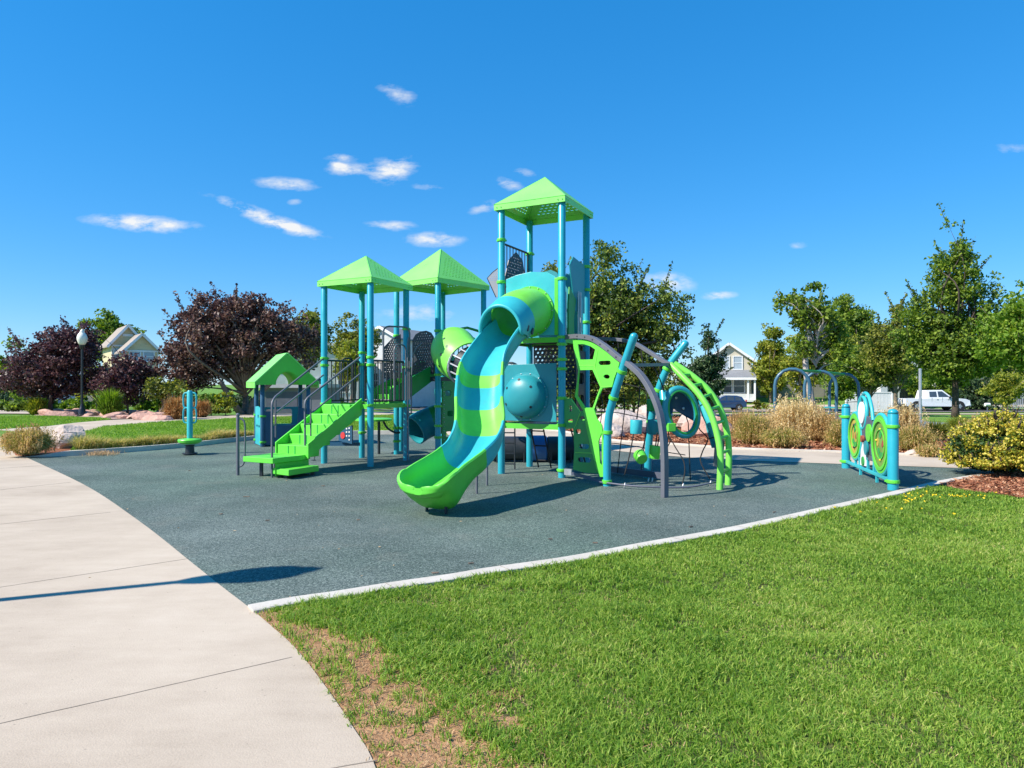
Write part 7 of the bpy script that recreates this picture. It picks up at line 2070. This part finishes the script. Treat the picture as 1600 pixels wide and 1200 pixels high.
# white fan below
mm = MB(); mm.plate([(1.34, .02 + .18), (1.72, .18), (1.66, .45), (1.53, .60), (1.40, .45)], [], .02, Vector((N0.x, N0.y, 0)) + An * .01, Ad, ZV); fan = mm.build('white_panel', WHITEP, ap)
mm = MB(); mm.plate(ell(1.50, .27, .07, .08, 14), [], .02, Vector((N0.x, N0.y, 0)) + An * .03, Ad, ZV); mm.build('green_disc', DKGREEN, fan)
mm = MB(); mm.bar(N0 + Ad * .08 + ZV * .13, F0_ - Ad * .08 + ZV * .13, .05, .05); mm.build('bottom_rail', TEALS, ap, bevel=.006)
mm = MB(); mm.bar(N0 + Ad * .90 + ZV * .42, N0 + Ad * 1.32 + ZV * .42, .03, .03); mm.build('mid_rail', TEALS, ap)
for t, z0, z1 in ((.56, .15, .17), (.95, .15, .44), (1.30, .15, .60), (1.80, .15, .44), (2.06, .15, .24), (.80, -.05, .12), (1.75, -.05, .12)):
    MB().bar(N0 + Ad * t + ZV * z0, N0 + Ad * t + ZV * z1, .035, .035, up=(1, 0, 0)).build('strut', TEALS, ap)
for t in (.10, 2.55): MB().bar(N0 + Ad * t + ZV * .60, N0 + Ad * (t + .04) + ZV * .60, .04, .05).build('bracket', TEALS, ap)

# swing frames
s0_ = Vector((10.3, 25.0, 0)); sdv = Vector((.50, .866, 0)); sw = thing('swing_set', tuple(s0_ + Vector((1.2, 2, 0))), 'slate blue arched swing set with three hoops beyond the grass clumps', 'swing set')
cdir = Vector((.94, -.2, 0)).normalized()
cent = [Vector((PX(1238, 25.0), 25.0, 0)), Vector((PX(1282, 27.6), 27.6, 0)), Vector((PX(1319, 30.2), 30.2, 0))]
tops = [576.5, 580, 584]
for c, ty in zip(cent, tops):
    zt = EYE + (600 - ty) * c.y / FPX; hw = .60; pts = [c - cdir * hw - ZV * .05, c - cdir * hw + ZV * (zt - .62)]
    for k in range(1, 9): a = math.pi * (1 - k / 9); pts.append(c + cdir * hw * math.cos(a) + ZV * (zt - .62 + .62 * math.sin(a)))
    pts += [c + cdir * hw + ZV * (zt - .62), c + cdir * hw - ZV * .05]
    MB().tube(pts, .062, 12).build('arch_frame', SLATE, sw, smooth=True, auto=True)
mm = MB(); mm.tube([cent[0] + ZV * (EYE + 22 * 25 / FPX), cent[1] + ZV * (EYE + 19 * 27.6 / FPX), cent[2] + ZV * (EYE + 15 * 30.2 / FPX)], .055, 12); mm.build('top_beam', DKGREEN, sw, smooth=True, auto=True)
for t, nm in ((.5, 0), (1.4, 1)):
    c = cent[0].lerp(cent[1], t) if t < 1 else cent[1].lerp(cent[2], t - 1)
    mm = MB(); mm.plate(rrect(0, .62, .24, .03, .02), [], .22, c, cdir, ZV); sea = mm.build('seat', TEALS, sw, bevel=.01)
    mm = MB(); mm.tube([c - cdir * .24 + ZV * .64, c - cdir * .24 + ZV * 1.95], .010, 6); mm.tube([c + cdir * .24 + ZV * .64, c + cdir * .24 + ZV * 1.95], .010, 6); mm.build('chain', BLACKM, sea)

# twigs, small leaves and crumbs lying on the rubber and the walk
dbr = MB(); random.seed(3)
for (px, py, ln) in ((385, 776, .10), (418, 813, .05), (680, 895, .06), (736, 880, .05), (296, 735, .04), (505, 759, .06), (930, 848, .05), (1210, 800, .04), (345, 803, .05), (560, 812, .04), (1080, 823, .05), (860, 842, .04)):
    c = G(px, py, .01); a = random.uniform(-.4, .4)
    dbr.bar(c - Vector((math.cos(a), math.sin(a), 0)) * ln / 2, c + Vector((math.cos(a), math.sin(a), .1)) * ln / 2, .012, .010)
dbr.build('fallen_twigs', BARK, kind='stuff')
lf = np.array([tuple(G(px, py, .012)) for px, py in [(140, 902), (160, 709), (170, 712), (150, 714), (164, 716), (146, 711), (156, 718)] + [(random.uniform(20, 1400), random.uniform(735, 940)) for _ in range(90)]])
k_ = inside(lf[:, 0], lf[:, 1], [(p.x, p.y) for p in (list(reversed(front_line)) + list(reversed(pe_left)) + back_line)]) | (np.arange(len(lf)) < 7)
Q_ = leaves(lf[k_], .022, np.random.default_rng(4), 1.5); Q_[:, :, 2] = .006 + (Q_[:, :, 2] - .012) * .25 + .004
quads_obj('fallen_leaves', Q_, L_STRAW, kind='stuff')
# dry grass lying over the kerb at left
rng_ = np.random.default_rng(5); c = G(160, 709, .03); nx_ = 260
quads_obj('dry_grass_tuft', blades(c.x + rng_.normal(0, .17, nx_), c.y + rng_.normal(0, .12, nx_), np.full(nx_, .01), rng_.uniform(.05, .16, nx_), rng_.uniform(.006, .012, nx_), rng_, 1.5, 1.2), L_STRAW, kind='stuff')
